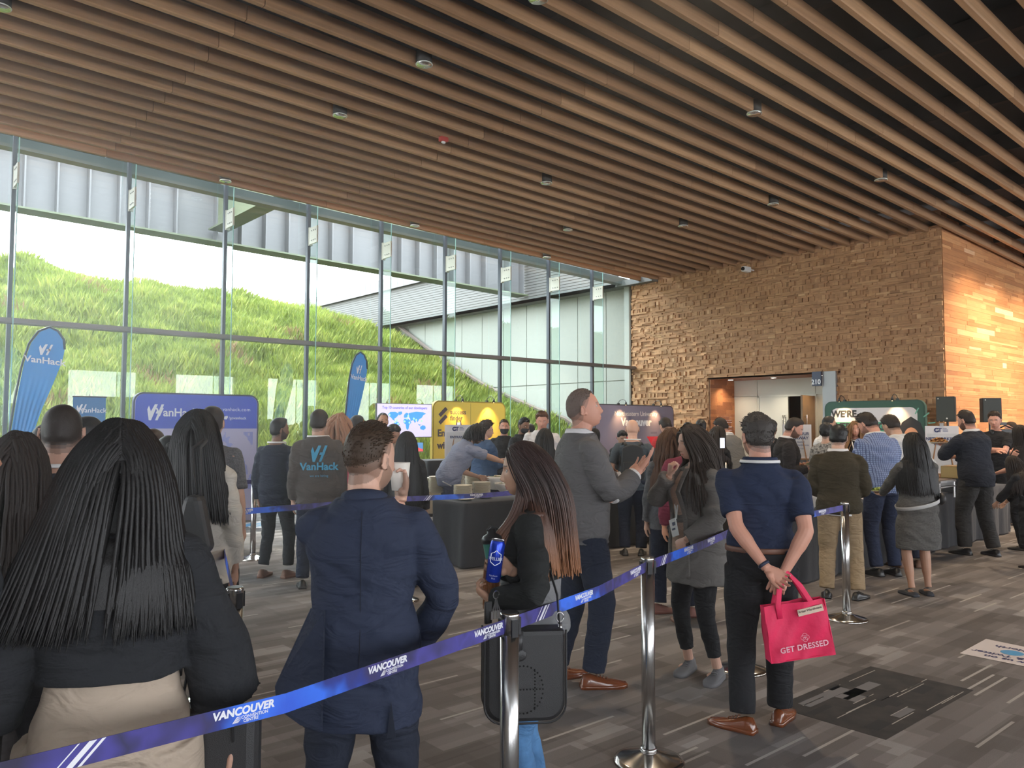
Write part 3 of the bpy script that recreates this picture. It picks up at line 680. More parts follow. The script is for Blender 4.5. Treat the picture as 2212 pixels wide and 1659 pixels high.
def person(x, dep, h=1.75, face=0, sex='m', wide=1.0, lean=0, side=0, twist=0, head=(0, 0, 0), skin=(.46, .27, .19), hair=None, top=None, jacket=None, bottom=None, shoes=None,
           arms=None, feet=None, near=0, label='', items=None, lanyard=None, collar=None, nose=1.0, beard=None, glasses=False, mask=None, belt=None, sit=0.0, zoff=0.0, lips=None, watch=None, pos=None, neckf=0.0):
    f = sex == 'f'; s = h/1.75
    vox = (.0032, .007) if near == 2 else (.0048, .009) if near == 1 else (.0085, .014)
    P = np.array([*pos, 0.0]) if pos is not None else ond(x, 900, dep); P[2] = zoff
    dirv = np.array([P[0], P[1], 0]); dirv /= np.linalg.norm(dirv)
    az = math.atan2(dirv[1], dirv[0])-math.radians(face)       # world azimuth of forward
    root = empty('person', P, az-PI/2, label=label, cat='person')
    ph = random.uniform(0, 6)
    piv = Vector((0, 0, 1.0)); la, sa, ta = math.radians(lean), math.radians(side), math.radians(twist)
    def bendR(z):
        k = float(smooth01((z-.90)/.34)); return Matrix.Rotation(-la*k, 3, 'X') @ Matrix.Rotation(sa*k, 3, 'Y') @ Matrix.Rotation(ta*k, 3, 'Z')
    def bend(v):
        v = Vector(v); return piv+bendR(v.z) @ (v-piv)
    T = TORSO_F if f else TORSO_M
    wS = wide
    def trow(z, grow=0.0):
        zs = [t[0] for t in T]
        rx = float(np.interp(z, zs, [t[1] for t in T]))*(1+(wS-1)*(1.0 if z < 1.40 else .4)); ry = float(np.interp(z, zs, [t[2] for t in T]))*(1+(wS-1)*1.25); oy = float(np.interp(z, zs, [t[3] for t in T]))
        return rx+grow, ry+grow, oy
    def torso_loft(mb, rows, seg=28, sq=2.3):
        base = len(mb.v)
        for z, rx, ry, oy in rows:
            for k in range(seg):
                a = 2*PI*k/seg; c, sn = math.cos(a), math.sin(a)
                q = (abs(c)**sq+abs(sn)**sq)**(-1/sq)
                v = bend((rx*c*q, oy+ry*sn*q, z)); mb.v.append(tuple(v))
        for i in range(len(rows)-1):
            for k in range(seg):
                k2 = (k+1) % seg; mb.f.append((base+i*seg+k, base+i*seg+k2, base+(i+1)*seg+k2, base+(i+1)*seg+k)); mb.mi.append(0); mb.tint.append(0)
        mb.f.append(tuple(base+k for k in range(seg-1, -1, -1))); mb.mi.append(0); mb.tint.append(0)
        n = (len(rows)-1)*seg+base; mb.f.append(tuple(n+k for k in range(seg))); mb.mi.append(0); mb.tint.append(0)
    # joints
    shx = (.155 if f else .176)*(1+(wS-1)*.7); SH = {}; EL = {}; WR = {}
    arms = arms or {}
    for sd, nm in ((1, 'R'), (-1, 'L')):
        SH[sd] = bend((sd*shx, -.008, 1.375 if f else 1.388))
        a = arms.get(nm, {}); wt = a.get('w', (.235, .04, .845)); wt = Vector((wt[0]*sd if not a.get('abs') else wt[0], wt[1], wt[2]))
        hint = a.get('e', (.35, -1, -.1)); hint = (hint[0]*(1 if a.get('abs') else sd), hint[1], hint[2])
        EL[sd], WR[sd] = ik(SH[sd], wt, .285 if f else .30, .245 if f else .26, hint)
    # legs
    feet = feet or {}; HP = {}; KN = {}; AN = {}; FY = {}
    for sd, nm in ((1, 'R'), (-1, 'L')):
        q = feet.get(nm, (.105, .0, 8)); HP[sd] = Vector((sd*.088*(1+(wS-1)*.6), -.005, .90)); AN[sd] = Vector((q[0]*sd, q[1]-.03, .085)); FY[sd] = math.radians(-sd*q[2])
        KN[sd], AN[sd] = ik(HP[sd], AN[sd], .425, .405, (sd*.12, 1, 0))
    # head frame
    hy, hp, ht = [math.radians(a) for a in head]
    NB = bend((0, -.012, 1.475)); nt_ = bendR(1.5)
    HR = Matrix.Rotation(-hy, 3, 'Z') @ Matrix.Rotation(-hp, 3, 'X') @ Matrix.Rotation(ht, 3, 'Y')
    NT = NB + (nt_ @ Vector((0, .018+neckf, .055 if not f else .055)))
    HC = NT + HR @ Vector((0, .020, .100)) + Vector((0, 0, 0))
    # ---- body: one skin
    mb = MB()
    hm = head_mb(f, nose=nose, res=64 if near else 44); xf(hm, mb, HR, HC)
    nr = (.050 if f else .060)*(1+(wS-1)*.5)
    mb.tube([bend((0, -.012, 1.43)), NB, (NB+NT)/2+Vector((0, -.002, 0)), NT+HR @ Vector((0, -.004, 0)), HC+HR @ Vector((0, -.022, -.045))], [nr*1.35, nr*1.12, nr, nr*.98, nr*.95], 20)
    torso_loft(mb, [(z, *trow(z)) for z in (1.24, 1.30, 1.36)]+[(1.40, *trow(1.40, -.006)), (1.44, *trow(1.44, -.004)), (1.47, *trow(1.47)), (1.49, *trow(1.49))] if top or jacket else [(z, *trow(z)) for z in [t[0] for t in T]])
    hs = .90 if f else 1.0
    for sd, nm in ((1, 'R'), (-1, 'L')):
        Q, R = limb_pts(SH[sd], EL[sd], WR[sd], ARM_R, scale=(.86 if f else 1.0)*(1+(wS-1)*.8)); mb.tube(Q, R, 14)
        mb.tube([bend((sd*.03, -.012, 1.450)), bend((sd*.11, -.010, 1.408)), SH[sd]], [.028, .030, .036], 12)
        a = arms.get(nm, {}); d = Vector(a['d']) if 'd' in a else (WR[sd]-EL[sd]); d = Vector((d.x*(sd if 'd' in a and not a.get('abs') else 1), d.y, d.z))
        n = a.get('n', (-1, .2, 0)); n = Vector((n[0]*(sd if not a.get('abs') else 1), n[1], n[2]))
        hand_mb(mb, WR[sd], d, n, sd, hs, a.get('curl', .35), a.get('spread', .10), a.get('thumb', .6), a.get('curls'))
    bare = bottom is None or bottom.get('kind') in ('shorts', 'skirt', 'none') or bottom.get('len', 1) < .93
    if bare:
        for sd in (1, -1):
            Q, R = limb_pts(HP[sd], KN[sd], AN[sd], LEG_R, f0=.3 if bottom else 0, scale=.95 if f else 1.0); mb.tube(Q, R, 14)
            mb.ell(AN[sd]+Vector((0, .03, -.045)), (.026, .06, .02))
        torso_loft(mb, [(z, *trow(z)) for z in (.86, .95, 1.05, 1.15, 1.25)])
        for sd in (1, -1): Q, R = limb_pts(HP[sd], KN[sd], AN[sd], LEG_R, f1=.45); mb.tube(Q, R, 12)
    me = remesh(mb, vox[0], 2 if near else 1, 'body')
    c = co_of(me); HRi = np.array(HR.transposed()); cp = (c-np.array(HC)) @ HRi.T
    # colour zones of the skin: lips, brows, stubble, scalp
    nf = len(me.polygons); ctr = np.empty(nf*3); me.polygons.foreach_get('center', ctr); ctr = (ctr.reshape(-1, 3)-np.array(HC)) @ HRi.T
    X, Y, Z = ctr.T; ax_ = np.abs(X); tn = np.zeros(nf)
    tn[(Y > .06) & (ax_ < .0215-.9*np.abs(Z+.072)) & (np.abs(Z+.0722) < .0062)] = .35
    tn[(Y > .05) & (ax_ > .013) & (ax_ < .048) & (np.abs(Z-.0235+.10*(ax_-.03)) < (.0032 if f else .0042))] = .65
    if beard:
        bz = np.interp(np.degrees(np.arctan2(ax_, Y)), [0, 15, 22, 40, 75, 92, 96, 180], [-.05, -.052, -.047, -.05, -.02, .01, -.2, -.2])
        tn[(Z < bz) & (Z > -.16) & (np.hypot(X, Y) < .2) & (tn == 0) & (Z > -.14)] = .9 if beard == 'full' else .8
    if hair and hair.get('style') in ('short', 'receding'):
        cr_ = hair.get('crop', 0)
        th_ = np.degrees(np.arctan2(ax_, Y)); ln_ = np.interp(th_, [0, 25, 45, 62, 80, 92, 105, 140, 180], [.10, .10, .09, .05, .014, -.006, -.052, -.076, -.086])
        okk = (Z < .13) & (tn == 0) & ~((ax_ > .079) & (Z < .02)); w1_, w2_ = .012+cr_*.35, .026+cr_*.85
        tn[okk & (Z > ln_-.010) & (Z <= ln_+w1_)] = .8; tn[okk & (Z > ln_+w1_) & (Z <= ln_+w2_)] = .9; tn[okk & (Z > ln_+w2_)] = .99
    at = me.attributes.new('tint', 'FLOAT', 'FACE'); at.data.foreach_set('value', tn.astype(np.float32))
    hc = (hair or {}).get('c', (.03, .02, .015)); key = 'skin_%.3f_%.3f_%.3f_%s' % (skin[0], skin[1], hc[0], 1 if lips else 0)
    lp = lips or (min(1, skin[0]*.92), skin[1]*.60, skin[2]*.62)
    mt = M_tint(key, [(0, skin), (.3, lp), (.6, [a*.6+b_*.4 for a, b_ in zip(hc, skin)] if hc[0] > .1 else [a*.75+b_*.25 for a, b_ in zip(hc, skin)]), (.78, [a*.5+b_*.5 for a, b_ in zip(hc, skin)]), (.88, [a*.78+b_*.22 for a, b_ in zip(hc, skin)]), (.97, [a*.96+b_*.04 for a, b_ in zip(hc, skin)])], .5, bump=(55, .06, .004))
    for n_ in mt.node_tree.nodes:
        if n_.type == 'VALTORGB': n_.color_ramp.interpolation = 'CONSTANT'
    me.materials.append(mt); set_co(me, co_of(me)*s); body = put('body', me, root)
    def child(name, mesh, mats, smooth_=True, par=None, label=None):
        mesh.materials.clear()
        for q in (mats if isinstance(mats, (list, tuple)) else [mats]): mesh.materials.append(q)
        if smooth_: mesh.polygons.foreach_set('use_smooth', [True]*len(mesh.polygons))
        set_co(mesh, co_of(mesh)*s); return put(name, mesh, par or root, label=label)
    if mask is None or True:
        mb = MB()
        for sd in (-1, 1):
            e = HC+HR @ Vector((sd*.0305, .0735 if not f else .0705, .001)); mb.ell(e, (.0115,)*3, 14, 10, 0)
            mb.ell(e+HR @ Vector((.001*sd, .0086, -.0005)), (.0058, .0035, .0058), 12, 8, 1, HR)
        if near: 
            for sd in (-1, 1):
                pts = [HC+HR @ Vector((sd*(.0305+.0155*math.cos(a)), (.0735 if not f else .0705)+.0115-.010*abs(math.cos(a))**2, .003+.0065*math.sin(a))) for a in np.linspace(.0, PI, 9)]
                mb.tube(pts, .0019, 5, 1)
        child('eyes', mb.mesh('eyes', smooth=True), [M('eye_white', (.40, .36, .33), .35), M('iris', (.03, .018, .012), .15)])
    fit = {'tee': .012, 'shirt': .018, 'sweater': .024, 'blazer': .030, 'coat': .045, 'dress': .014, 'polo': .017, 'hoodie': .03}
    gm_parts = []
    def garment(spec, name):
        kind = spec['kind']; g = spec.get('fit', fit[kind]); hem = spec.get('hem', {'tee': .88, 'shirt': .86, 'sweater': .88, 'blazer': .76, 'coat': .58, 'dress': .56, 'polo': .97, 'hoodie': .88}[kind])
        flare = spec.get('flare', {'blazer': .02, 'coat': .05, 'dress': .0}.get(kind, .0)); mb = MB(); rows = []
        ztop = spec.get('ztop', 1.49 if kind in ('blazer', 'shirt', 'polo', 'coat', 'hoodie') else 1.462)
        zz = sorted(set([hem, hem+.02]+[z for z in np.arange(max(.6, hem+.05), 1.44, .045)]+[1.44, ztop]))
        for z in zz:
            if z >= .86: rx, ry, oy = trow(z, g)
            else:
                rx, ry, oy = trow(.88, g); k = (.88-z)/.3; rx += (flare-.0)*k; ry += flare*k*1.1
                if kind == 'dress': rx += .028*min(1, k*3); ry += .004
            if kind in ('blazer', 'coat') and z < 1.15: ry += .006; rx += spec.get('skirt', .0)*min(1, (1.15-z)/.3)
            if kind in ('shirt', 'sweater', 'tee', 'hoodie') and 0.95 < z < 1.25: rx += .010; ry += .012*(1+spec.get('belly', 0)*3)
            if spec.get('belly') and .9 < z < 1.28: ry += spec['belly']*math.sin((z-.9)/.38*PI); oy += spec['belly']*.6*math.sin((z-.9)/.38*PI)
            rows.append((z, rx, ry, oy))
        torso_loft(mb, rows)
        sl = spec.get('sleeve', .33 if kind in ('tee', 'polo') else .97)
        if sl > 0:
            for sd in (1, -1):
                gr = g*.45+(.004 if kind in ('blazer', 'coat') else .001); sl_ = sl if not isinstance(sl, dict) else sl[sd]
                Q, R = limb_pts(SH[sd], EL[sd], WR[sd], [(0, .046), (.05, .053), (.14, .056), (.3, .052), (.5, .047), (.7, .044), (.97, .036)], gr, f1=sl_, scale=(.9 if f else 1.04)*(1+(wS-1)*.8), taper=spec.get('bell', .0)+(.012 if sl_ < .5 else 0))
                mb.tube(Q, R, 18)
                k_ = 1 if kind != 'blazer' else 0
                mb.tube([bend((sd*.03, -.012, 1.447)), bend((sd*.10, -.010, 1.418-.006*k_)), bend((sd*shx*.97, -.008, 1.392-.006*k_))], [.040+g*.35, .042+g*.45, .046+g*.45], 14)
                mb.ell(SH[sd], (.052+g*.45,)*3, 14, 10)
        me = remesh(mb, vox[1], 5 if near else 3, name, .6)
        # fine folds, stronger at waist and elbows
        fold(me, (.0034 if near else .0042)*spec.get('fold', 1.0), ph, 1.0, spec.get('drape', 0))
        return child(name, me, spec['m'], label=spec.get('label'))
    if top: garment(top, top.get('name', {'tee': 't_shirt', 'shirt': 'shirt', 'sweater': 'sweater', 'dress': 'dress', 'polo': 'polo_shirt', 'blazer': 'blazer', 'coat': 'cardigan', 'hoodie': 'hoodie'}[top['kind']]))
    if jacket: garment(jacket, jacket.get('name', 'jacket'))
    if bottom and bottom.get('kind') != 'none':
        mb = MB(); g = bottom.get('fit', .014); ln = bottom.get('len', .985)
        torso_loft(mb, [(z, *trow(z, .010)) for z in (.84, .87, .92, .97, 1.02, bottom.get('waist', 1.05))])
        if bottom.get('kind') == 'skirt': pass
        else:
            for sd in (1, -1):
                tb = [(0, .092), (.15, .088), (.35, .075), (.5, .063), (.62, .060), (.8, .055), (1.0, .052)]
                Q, R = limb_pts(HP[sd], KN[sd], AN[sd], tb, g-.004, f1=ln, scale=(.97 if f else 1.0)*(1+(wS-1)*.6), taper=bottom.get('taper', 0)); mb.tube(Q, R, 18)
        me = remesh(mb, vox[1], 4 if near else 2, 'trousers', .6); fold(me, (.0025 if near else .0035), ph+1, 1.1); child(bottom.get('name', 'trousers'), me, bottom['m'], label=bottom.get('label'))
    if belt:
        mb = MB(); rx, ry, oy = trow(1.0, .022)
        pts = [bend((rx*math.cos(a), oy+ry*math.sin(a), 1.005)) for a in np.linspace(0, 2*PI, 33)]; mb.tube(pts, [(.016, .003)]*33, 8, up=(0, 0, 1)); child('belt', mb.mesh('belt'), belt)
    if shoes and zoff > -.5:
        for sd in (1, -1):
            mb = MB(); A = AN[sd]; R = Matrix.Rotation(FY[sd], 3, 'Z'); sk = shoes.get('kind', 'shoe'); hgt = {'shoe': .085, 'sneaker': .095, 'flat': .05}[sk]
            sec = [(-.075, .026, .02), (-.06, .033, hgt), (-.02, .036, hgt), (.03, .039, hgt*.78), (.08, .046, .052), (.13, .045, .042), (.17, .036, .034), (.195, .018, .022)]
            vs = []; n = 12
            for y, wd, top_ in sec:
                for k in range(n):
                    a = PI*k/(n-1); vs.append((wd*math.cos(a), y, .022+(top_-.022)*math.sin(a)**.8))
            fs = [(i*n+k, (i+1)*n+k, (i+1)*n+k+1, i*n+k+1) for i in range(len(sec)-1) for k in range(n-1)]
            fs += [tuple(i*n for i in range(len(sec)))[::-1]+tuple(i*n+n-1 for i in range(len(sec)))] if False else []
            m2 = MB(); m2.add(vs, fs, 0); n0 = len(m2.v)
            so = []
            for y, wd, _ in sec: so += [(-wd-.006, y*1.03), ]
            for y, wd, _ in reversed(sec): so += [(wd+.006, y*1.03)]
            sole_t = .030 if sk == 'sneaker' else .024
            m2.add([(a, b_, .0) for a, b_ in so]+[(a, b_, sole_t) for a, b_ in so], [tuple(range(len(so)-1, -1, -1)), tuple(range(len(so), 2*len(so)))]+[(i, (i+1) % len(so), len(so)+(i+1) % len(so), len(so)+i) for i in range(len(so))], 1)
            if sk == 'sneaker' or near:
                for q in range(4): m2.tube([(-.02, .02+.02*q, .072-.006*q), (0, .022+.02*q, .082-.008*q), (.02, .02+.02*q, .072-.006*q)], .003, 5, 2)
            xf(m2, mb, R, Vector((A.x, A.y, 0)))
            for i in range(len(mb.v)): pass
            me = mb.mesh('shoe', smooth=True); child('shoe', me, [shoes['m'], shoes.get('sole', M('sole_dark', (.03, .025, .022), .6)), shoes.get('lace', M('lace', (.12, .11, .10), .8))])
    # ---- hair
    if hair and hair.get('style') != 'bald':
        st = hair['style']; hm_style = 'long' if st in ('long', 'bob') else 'receding' if st == 'receding' else 'short'
        th = hair.get('t', .016 if st in ('short', 'receding') else .014); mb = MB(); res = 64 if near else 44
        hd = head_mb(f, ears=False, nose=0, res=res)
        rr = random.Random(int(ph*1000)); vs = []; msk = []
        wav = hair.get('wave', 0.0)
        for (vx, vy, vz) in hd.v:
            m_ = hair_mask(vx, vy, vz, hm_style)+noise.noise(Vector((vx*60, vy*60, vz*60+ph)))*(.007 if hm_style != 'long' else 0)-(hair.get('crop', 0)*float(smooth01((abs(math.degrees(math.atan2(abs(vx), vy)))-50)/40)) if hair.get('crop') else 0); k = float(smooth01(m_/hair.get('fade', .035))) if m_ > 0 else 0
            nn = Vector((vx/.077**2, vy/.098**2, vz/.118**2)).normalized()
            topk = float(smooth01((vz-.01)/.07))
            tt = th*(.55+.55*topk) if st in ('short', 'receding') else th
            if hair.get('quiff') and vy > .02: tt += hair['quiff']*topk*float(smooth01((vy-.0)/.08))
            nz = noise.noise(Vector((vx, vy, vz))*(38 if wav else 22)+Vector((ph, 0, 0)))
            o_ = -.003+(.003+tt)*k+nz*k*(hair.get('rough', .003)+wav*.010)
            vs.append(Vector((vx, vy, vz))+nn*o_); msk.append(m_)
        keep = [ff for ff in hd.f if max(msk[i] for i in ff) > -.004]
        xf_v = [HC+HR @ v for v in vs]; mb.add(xf_v, keep)
        # strands
        ns = hair.get('n', (900 if near == 2 else 500 if near == 1 else 170) if st == 'long' else (700 if near == 2 else 260 if near else 0))
        tor = jacket or top or {}; tg = tor.get('fit', fit.get(tor.get('kind', 'tee'), .015)) + .012
        cand = [(v, m_, hv) for v, m_, hv in zip(xf_v, msk, hd.v) if m_ > .002]
        def push(p):
            q = HR.transposed() @ (p-HC); a_, b_, c_ = .092, .115, .130
            e = math.sqrt((q.x/a_)**2+(q.y/b_)**2+(q.z/c_)**2)
            if e < 1 and e > 1e-4: q = q/e; p = HC+HR @ q
            for _ in range(1):
                zz = p.z; up = piv+bendR(zz).transposed() @ (p-piv)
                if up.z < 1.46:
                    rx, ry, oy = trow(max(up.z, .86), tg); rx = max(rx, np.interp(up.z, [.9, 1.30, 1.43], [rx, rx+.012, shx+.0]))
                    if up.z > 1.40: ry *= .95
                    e = math.sqrt((up.x/rx)**2+((up.y-oy)/ry)**2)
                    if e < 1 and e > 1e-4:
                        up = Vector((up.x/e, oy+(up.y-oy)/e, up.z)); p = piv+bendR(zz) @ (up-piv)
            return p
        if st == 'long' and cand:
            zc_ = hair.get('end', 1.25)+.04; nc = 34 if near else 20; nrw = 30 if near else 16; cols = []; fw_ = hair.get('wrap', 1.75)-.35*hair.get('back', 0)
            for j in range(nc+1):
                an = -PI/2+(2*j/nc-1)*fw_; p = HC+HR @ Vector((.084*math.cos(an), .108*math.sin(an), .035)); col_ = [p.copy()]; q0x = (2*j/nc-1)*.07*-1*-1
                z0_ = p.z
                for i in range(nrw):
                    st_ = (z0_-zc_)/nrw; xx = .084*math.cos(an); p = p+Vector((hair.get('spread', 0)*xx*4.0*st_+hair.get('side', 0)*.3*st_, -.08*st_, -st_)); p = push(p); col_.append(p.copy())
                cols.append(col_)
            b0 = len(mb.v)
            for col_ in cols: mb.v.extend([tuple(q) for q in col_])
            for j in range(nc):
                for i in range(nrw): a = b0+j*(nrw+1)+i; mb.f.append((a, a+1, a+nrw+2, a+nrw+1)); mb.mi.append(0); mb.tint.append(0)
            zend = hair.get('end', 1.25); rad = hair.get('r', .0042 if near == 2 else .0052 if near else .010); spread = hair.get('spread', 0.0); fr = hair.get('front', .5); sw = hair.get('side', 0)
            for k_ in range(ns):
                v, m_, hv = rr.choice(cand)
                if hv[2] < -.05 and rr.random() < .5: continue
                p = v.copy(); pts = [p.copy()]; part = hair.get('part', 0.0)
                q0 = HR.transposed() @ (p-HC)
                sgn = 1 if q0.x > part else -1
                bk = hair.get('back', 0.0); out = HR @ Vector((sgn*((.8-.55*bk) if q0.z > .03 else .15), (-.55-.6*bk) if q0.y < .06 or rr.random() > fr else .05, -.3+.3*bk))
                ze = zend+rr.uniform(-.05, .05)*hair.get('ragged', 1)+ (0 if rr.random() > .15 else .08); step = .024; vel = out.normalized(); w1 = rr.uniform(0, 6); lim = 70; xo = rr.uniform(-1, 1)
                lay = rr.uniform(0, .014)
                while p.z > ze and lim:
                    lim -= 1
                    vel = (vel*.62+(Vector((spread*q0.x*5+sw*.3, -.10-(bk*1.3 if p.z > HC.z-.07 else 0), -1)).normalized())*.38).normalized()
                    p = p+vel*step; p = push(p)
                    if wav: p = p+Vector((math.sin(p.z*34+w1), math.cos(p.z*30+w1), 0))*.004*wav
                    pts.append(p.copy())
                if len(pts) > 4:
                    P3 = [pts[0]]+[(pts[i-1]+pts[i]+pts[i+1])/3 for i in range(1, len(pts)-1)]+[pts[-1]]
                    if near < 2: P3 = P3[::2]+([P3[-1]] if len(P3) % 2 == 0 else [])
                    n = len(P3); rl = [(rad*(1.6 if i < n*.85 else 1.6*max(.15, (n-1-i)/(n*.15+.01))), rad*.7) for i in range(n)]
                    mb.tube(P3, rl, 5, cap=False, up=(1, 0, 0))
        elif cand and ns:
            L = hair.get('len', .028)
            for k_ in range(ns):
                v, m_, hv = rr.choice(cand)
                if m_ < .012: continue
                nn = HR @ Vector((hv[0]/.077**2, hv[1]/.098**2, hv[2]/.118**2)).normalized()
                topk = float(smooth01((hv[2]-.0)/.07)); cb = HR @ Vector((rr.uniform(-.4, .4)+hair.get('comb', .3), hair.get('combf', .6), .1))
                if topk < .4: cb = HR @ Vector((0, -.6 if hv[1] < .03 else .1, -.8))
                d0 = (nn*(.25+.35*wav)+cb*.8).normalized(); l_ = L*(.35+.65*topk)*rr.uniform(.6, 1.2)
                a = v-nn*.002; b_ = a+d0*l_*.5+nn*.002; c_ = a+d0*l_-nn*l_*.10+(Vector((rr.uniform(-1, 1), rr.uniform(-1, 1), rr.uniform(-1, 1)))*l_*.5*wav)
                mb.tube([a, b_, c_], [.0022, .0024, .0006], 4, cap=False)
        if hair.get('bun'):
            q = HC+HR @ Vector((0, -.10, .05)); mb.ell(q, (.035, .035, .032), 14, 10)
        child('hair', mb.mesh('hair', smooth=True), hair['m'])
    # ---- small things worn
    def neck_loop(name, r0, z0, wdt, matl, drop=0.0, gap=0.0, thick=.0022):
        mb = MB(); pts = []
        for a in np.linspace(-PI/2+gap, PI*1.5-gap, 29):       # starts and ends at the front? a=-90deg is the back
            c_, s_ = math.cos(a-PI), math.sin(a-PI)
            pts.append(bend((r0*1.15*c_, -.006+r0*s_*1.05, z0-.035*max(0, s_)-.010*abs(c_)*0)))
        mb.tube(pts, [(wdt, thick)]*len(pts), 8, up=(0, 0, 1)); child(name, mb.mesh(name, smooth=True), matl)
    if collar: neck_loop('collar', nr*1.20+.008, 1.497 if not f else 1.485, .021, collar, thick=.005)
    if lanyard:
        lm = M('lanyard_white', (.62, .61, .60), .6); neck_loop('lanyard', nr*1.25+.016, 1.492 if not f else 1.478, .009, lm, thick=.003)
        if lanyard == 'badge':
            mb = MB(); g = fit.get((top or {}).get('kind', 'tee'), .02)+.014
            for sd in (1, -1):
                pts = []
                for t in np.linspace(0, 1, 9):
                    z = 1.46-.34*t; rx, ry, oy = trow(z, g+.008); xx = sd*.062*(1-t); pts.append(bend((xx, oy+ry*math.sqrt(max(0, 1-(xx/rx)**2))+.002, z)))
                mb.tube(pts, [(.007, .002)]*len(pts), 6, up=(1, 0, 0))
            child('lanyard_strap', mb.mesh('ls'), lm)
            z = 1.06; rx, ry, oy = trow(z, g+.012); c0 = bend((0.0, oy+ry+.006, z)); mb = MB(); mb.box(c0, (.075, .004, .11), 0, 0, bendR(z)); mb.box(c0+Vector((0, .004, .02)), (.03, .002, .02), 1)
            child('badge', mb.mesh('badge'), [M('badge_card', (.66, .66, .66), .4), M('badge_ink', (.05, .06, .12), .5)], smooth_=False)
    if glasses:
        mb = MB()
        for sd in (1, -1):
            pts = [HC+HR @ Vector((sd*.032+.022*math.cos(a), .094, .000+.017*math.sin(a))) for a in np.linspace(0, 2*PI, 17)]; mb.tube(pts, .0016, 6)
            mb.tube([HC+HR @ Vector((sd*.054, .092, .004)), HC+HR @ Vector((sd*.080, .04, .006)), HC+HR @ Vector((sd*.082, -.01, .002))], .0016, 6)
        mb.tube([HC+HR @ Vector((-.010, .097, .004)), HC+HR @ Vector((.010, .097, .004))], .0016, 6)
        child('glasses', mb.mesh('glasses'), M('frame_black', (.015, .013, .012), .3))
    if mask:
        mb = MB(); hd = head_mb(f, ears=False, nose=.8, res=40); vs = []
        for v in hd.v:
            nn = Vector((v[0]/.077**2, v[1]/.098**2, v[2]/.118**2)).normalized(); vs.append(HC+HR @ (Vector(v)+nn*.005))
        keep = [ff for ff in hd.f if all(hd.v[i][1] > .0 and -.115 < hd.v[i][2] < -.022 and abs(hd.v[i][0]) < .069 for i in ff)]
        mb.add(vs, keep); child('face_mask', mb.mesh('fm', smooth=True), mask)
    if watch:
        mb = MB(); sd = watch[0]; d = (WR[sd]-EL[sd]).normalized(); c0 = WR[sd]-d*.022
        o_ = d.orthogonal().normalized(); o2 = d.cross(o_); pts = [c0+(o_*math.cos(a)+o2*math.sin(a))*.030 for a in np.linspace(0, 2*PI, 20)]
        mb.tube(pts, [(.009, .004)]*20, 6, up=d); child('wristband', mb.mesh('wb', smooth=True), watch[1])
    info = dict(root=root, s=s, WR={k: WR[k]*s for k in WR}, EL=EL, SH=SH, HC=HC*s, HR=HR, bend=bend, trow=trow, az=az, P=P)
    Mw = Matrix.Translation(Vector(P)) @ Matrix.Rotation(az-PI/2, 4, 'Z')
    info['M'] = Mw; info['tow'] = lambda v: Mw @ (Vector(v)*s)
    return info
# ================================================================ THINGS IN THE HALL
blk_cloth = M('black_cloth', (.018, .018, .022), .75, bump=(9, .25, .02), spec=.3, sheen=.15)
steel_b = M('stanchion_steel', (.52, .51, .50), .24, 1.0); blackp = M('black_plastic', (.015, .015, .017), .4)
base_m = M('stanchion_base', (.60, .57, .53), .16, 1.0)
# ---- stanchions
def stanchion(pos, label, h=1.0):
    t = empty('stanchion', (pos[0], pos[1], 0), random.uniform(0, 6), label=label, cat='stanchion', group='belt stanchions')
    mb = MB(); mb.lathe([(0, .055), (.036, .055), (.05, .050), (.10, .034), (.15, .020), (.172, .012), (.175, 0), (0, 0)][::-1], seg=48); mb.build('base', base_m, t, smooth=True)
    mb = MB(); mb.tube([(0, 0, .04), (0, 0, h-.075)], .0335, 32); mb.build('post', steel_b, t, smooth=True)
    mb = MB(); mb.tube([(0, 0, .05), (0, 0, .072)], .040, 32); mb.build('collar', steel_b, t, smooth=True)
    mb = MB(); mb.lathe([(.0, h-.075), (.0335, h-.075), (.0345, h-.012), (.035, h-.006), (.031, h), (.026, h-.002), (0, h-.004)], seg=32)
    mb.build('head', steel_b, t, smooth=True)
    mb = MB(); mb.tube([(0, 0, h-.008), (0, 0, h+.001)], .030, 28); mb.build('cap', blackp, t)
    mb = MB()
    for a in range(4):
        R = Matrix.Rotation(a*PI/2, 3, 'Z'); c = R @ Vector((.033, 0, h-.05)); mb.box(c, (.014, .026, .062), 0, 0, R)
    mb.build('belt_clip', blackp, t, bevel=.002); return t
PST = {'P1': (3.12, 2.59), 'P2': (1.83, 2.14), 'P3': (1.26, 3.18), 'P4': (1.85, 4.91), 'P5': (4.02, 9.6), 'P6': (4.15, 6.44), 'P7': (6.69, 3.36), 'P8': (4.76, 3.14), 'P9': (6.11, 6.39), 'P0': (.0, 1.88)}
SL = {'P1': 'standing free between the grey blazer and the navy shirt', 'P2': 'in front of the black leather bag', 'P3': 'nearest behind the long haired woman in the black top', 'P4': 'just behind the nearest left one, beside the white blazer',
      'P5': 'farthest one, by the dark counter on the window side', 'P6': 'behind the navy suit shoulder at the plates table', 'P7': 'in front of the man in khaki trousers', 'P8': 'half hidden behind the navy shirt man with the pink bag', 'P9': 'mostly hidden between the grey blazer man and the woman with the can'}
for k in SL: stanchion(PST[k], 'polished steel stanchion, '+SL[k])
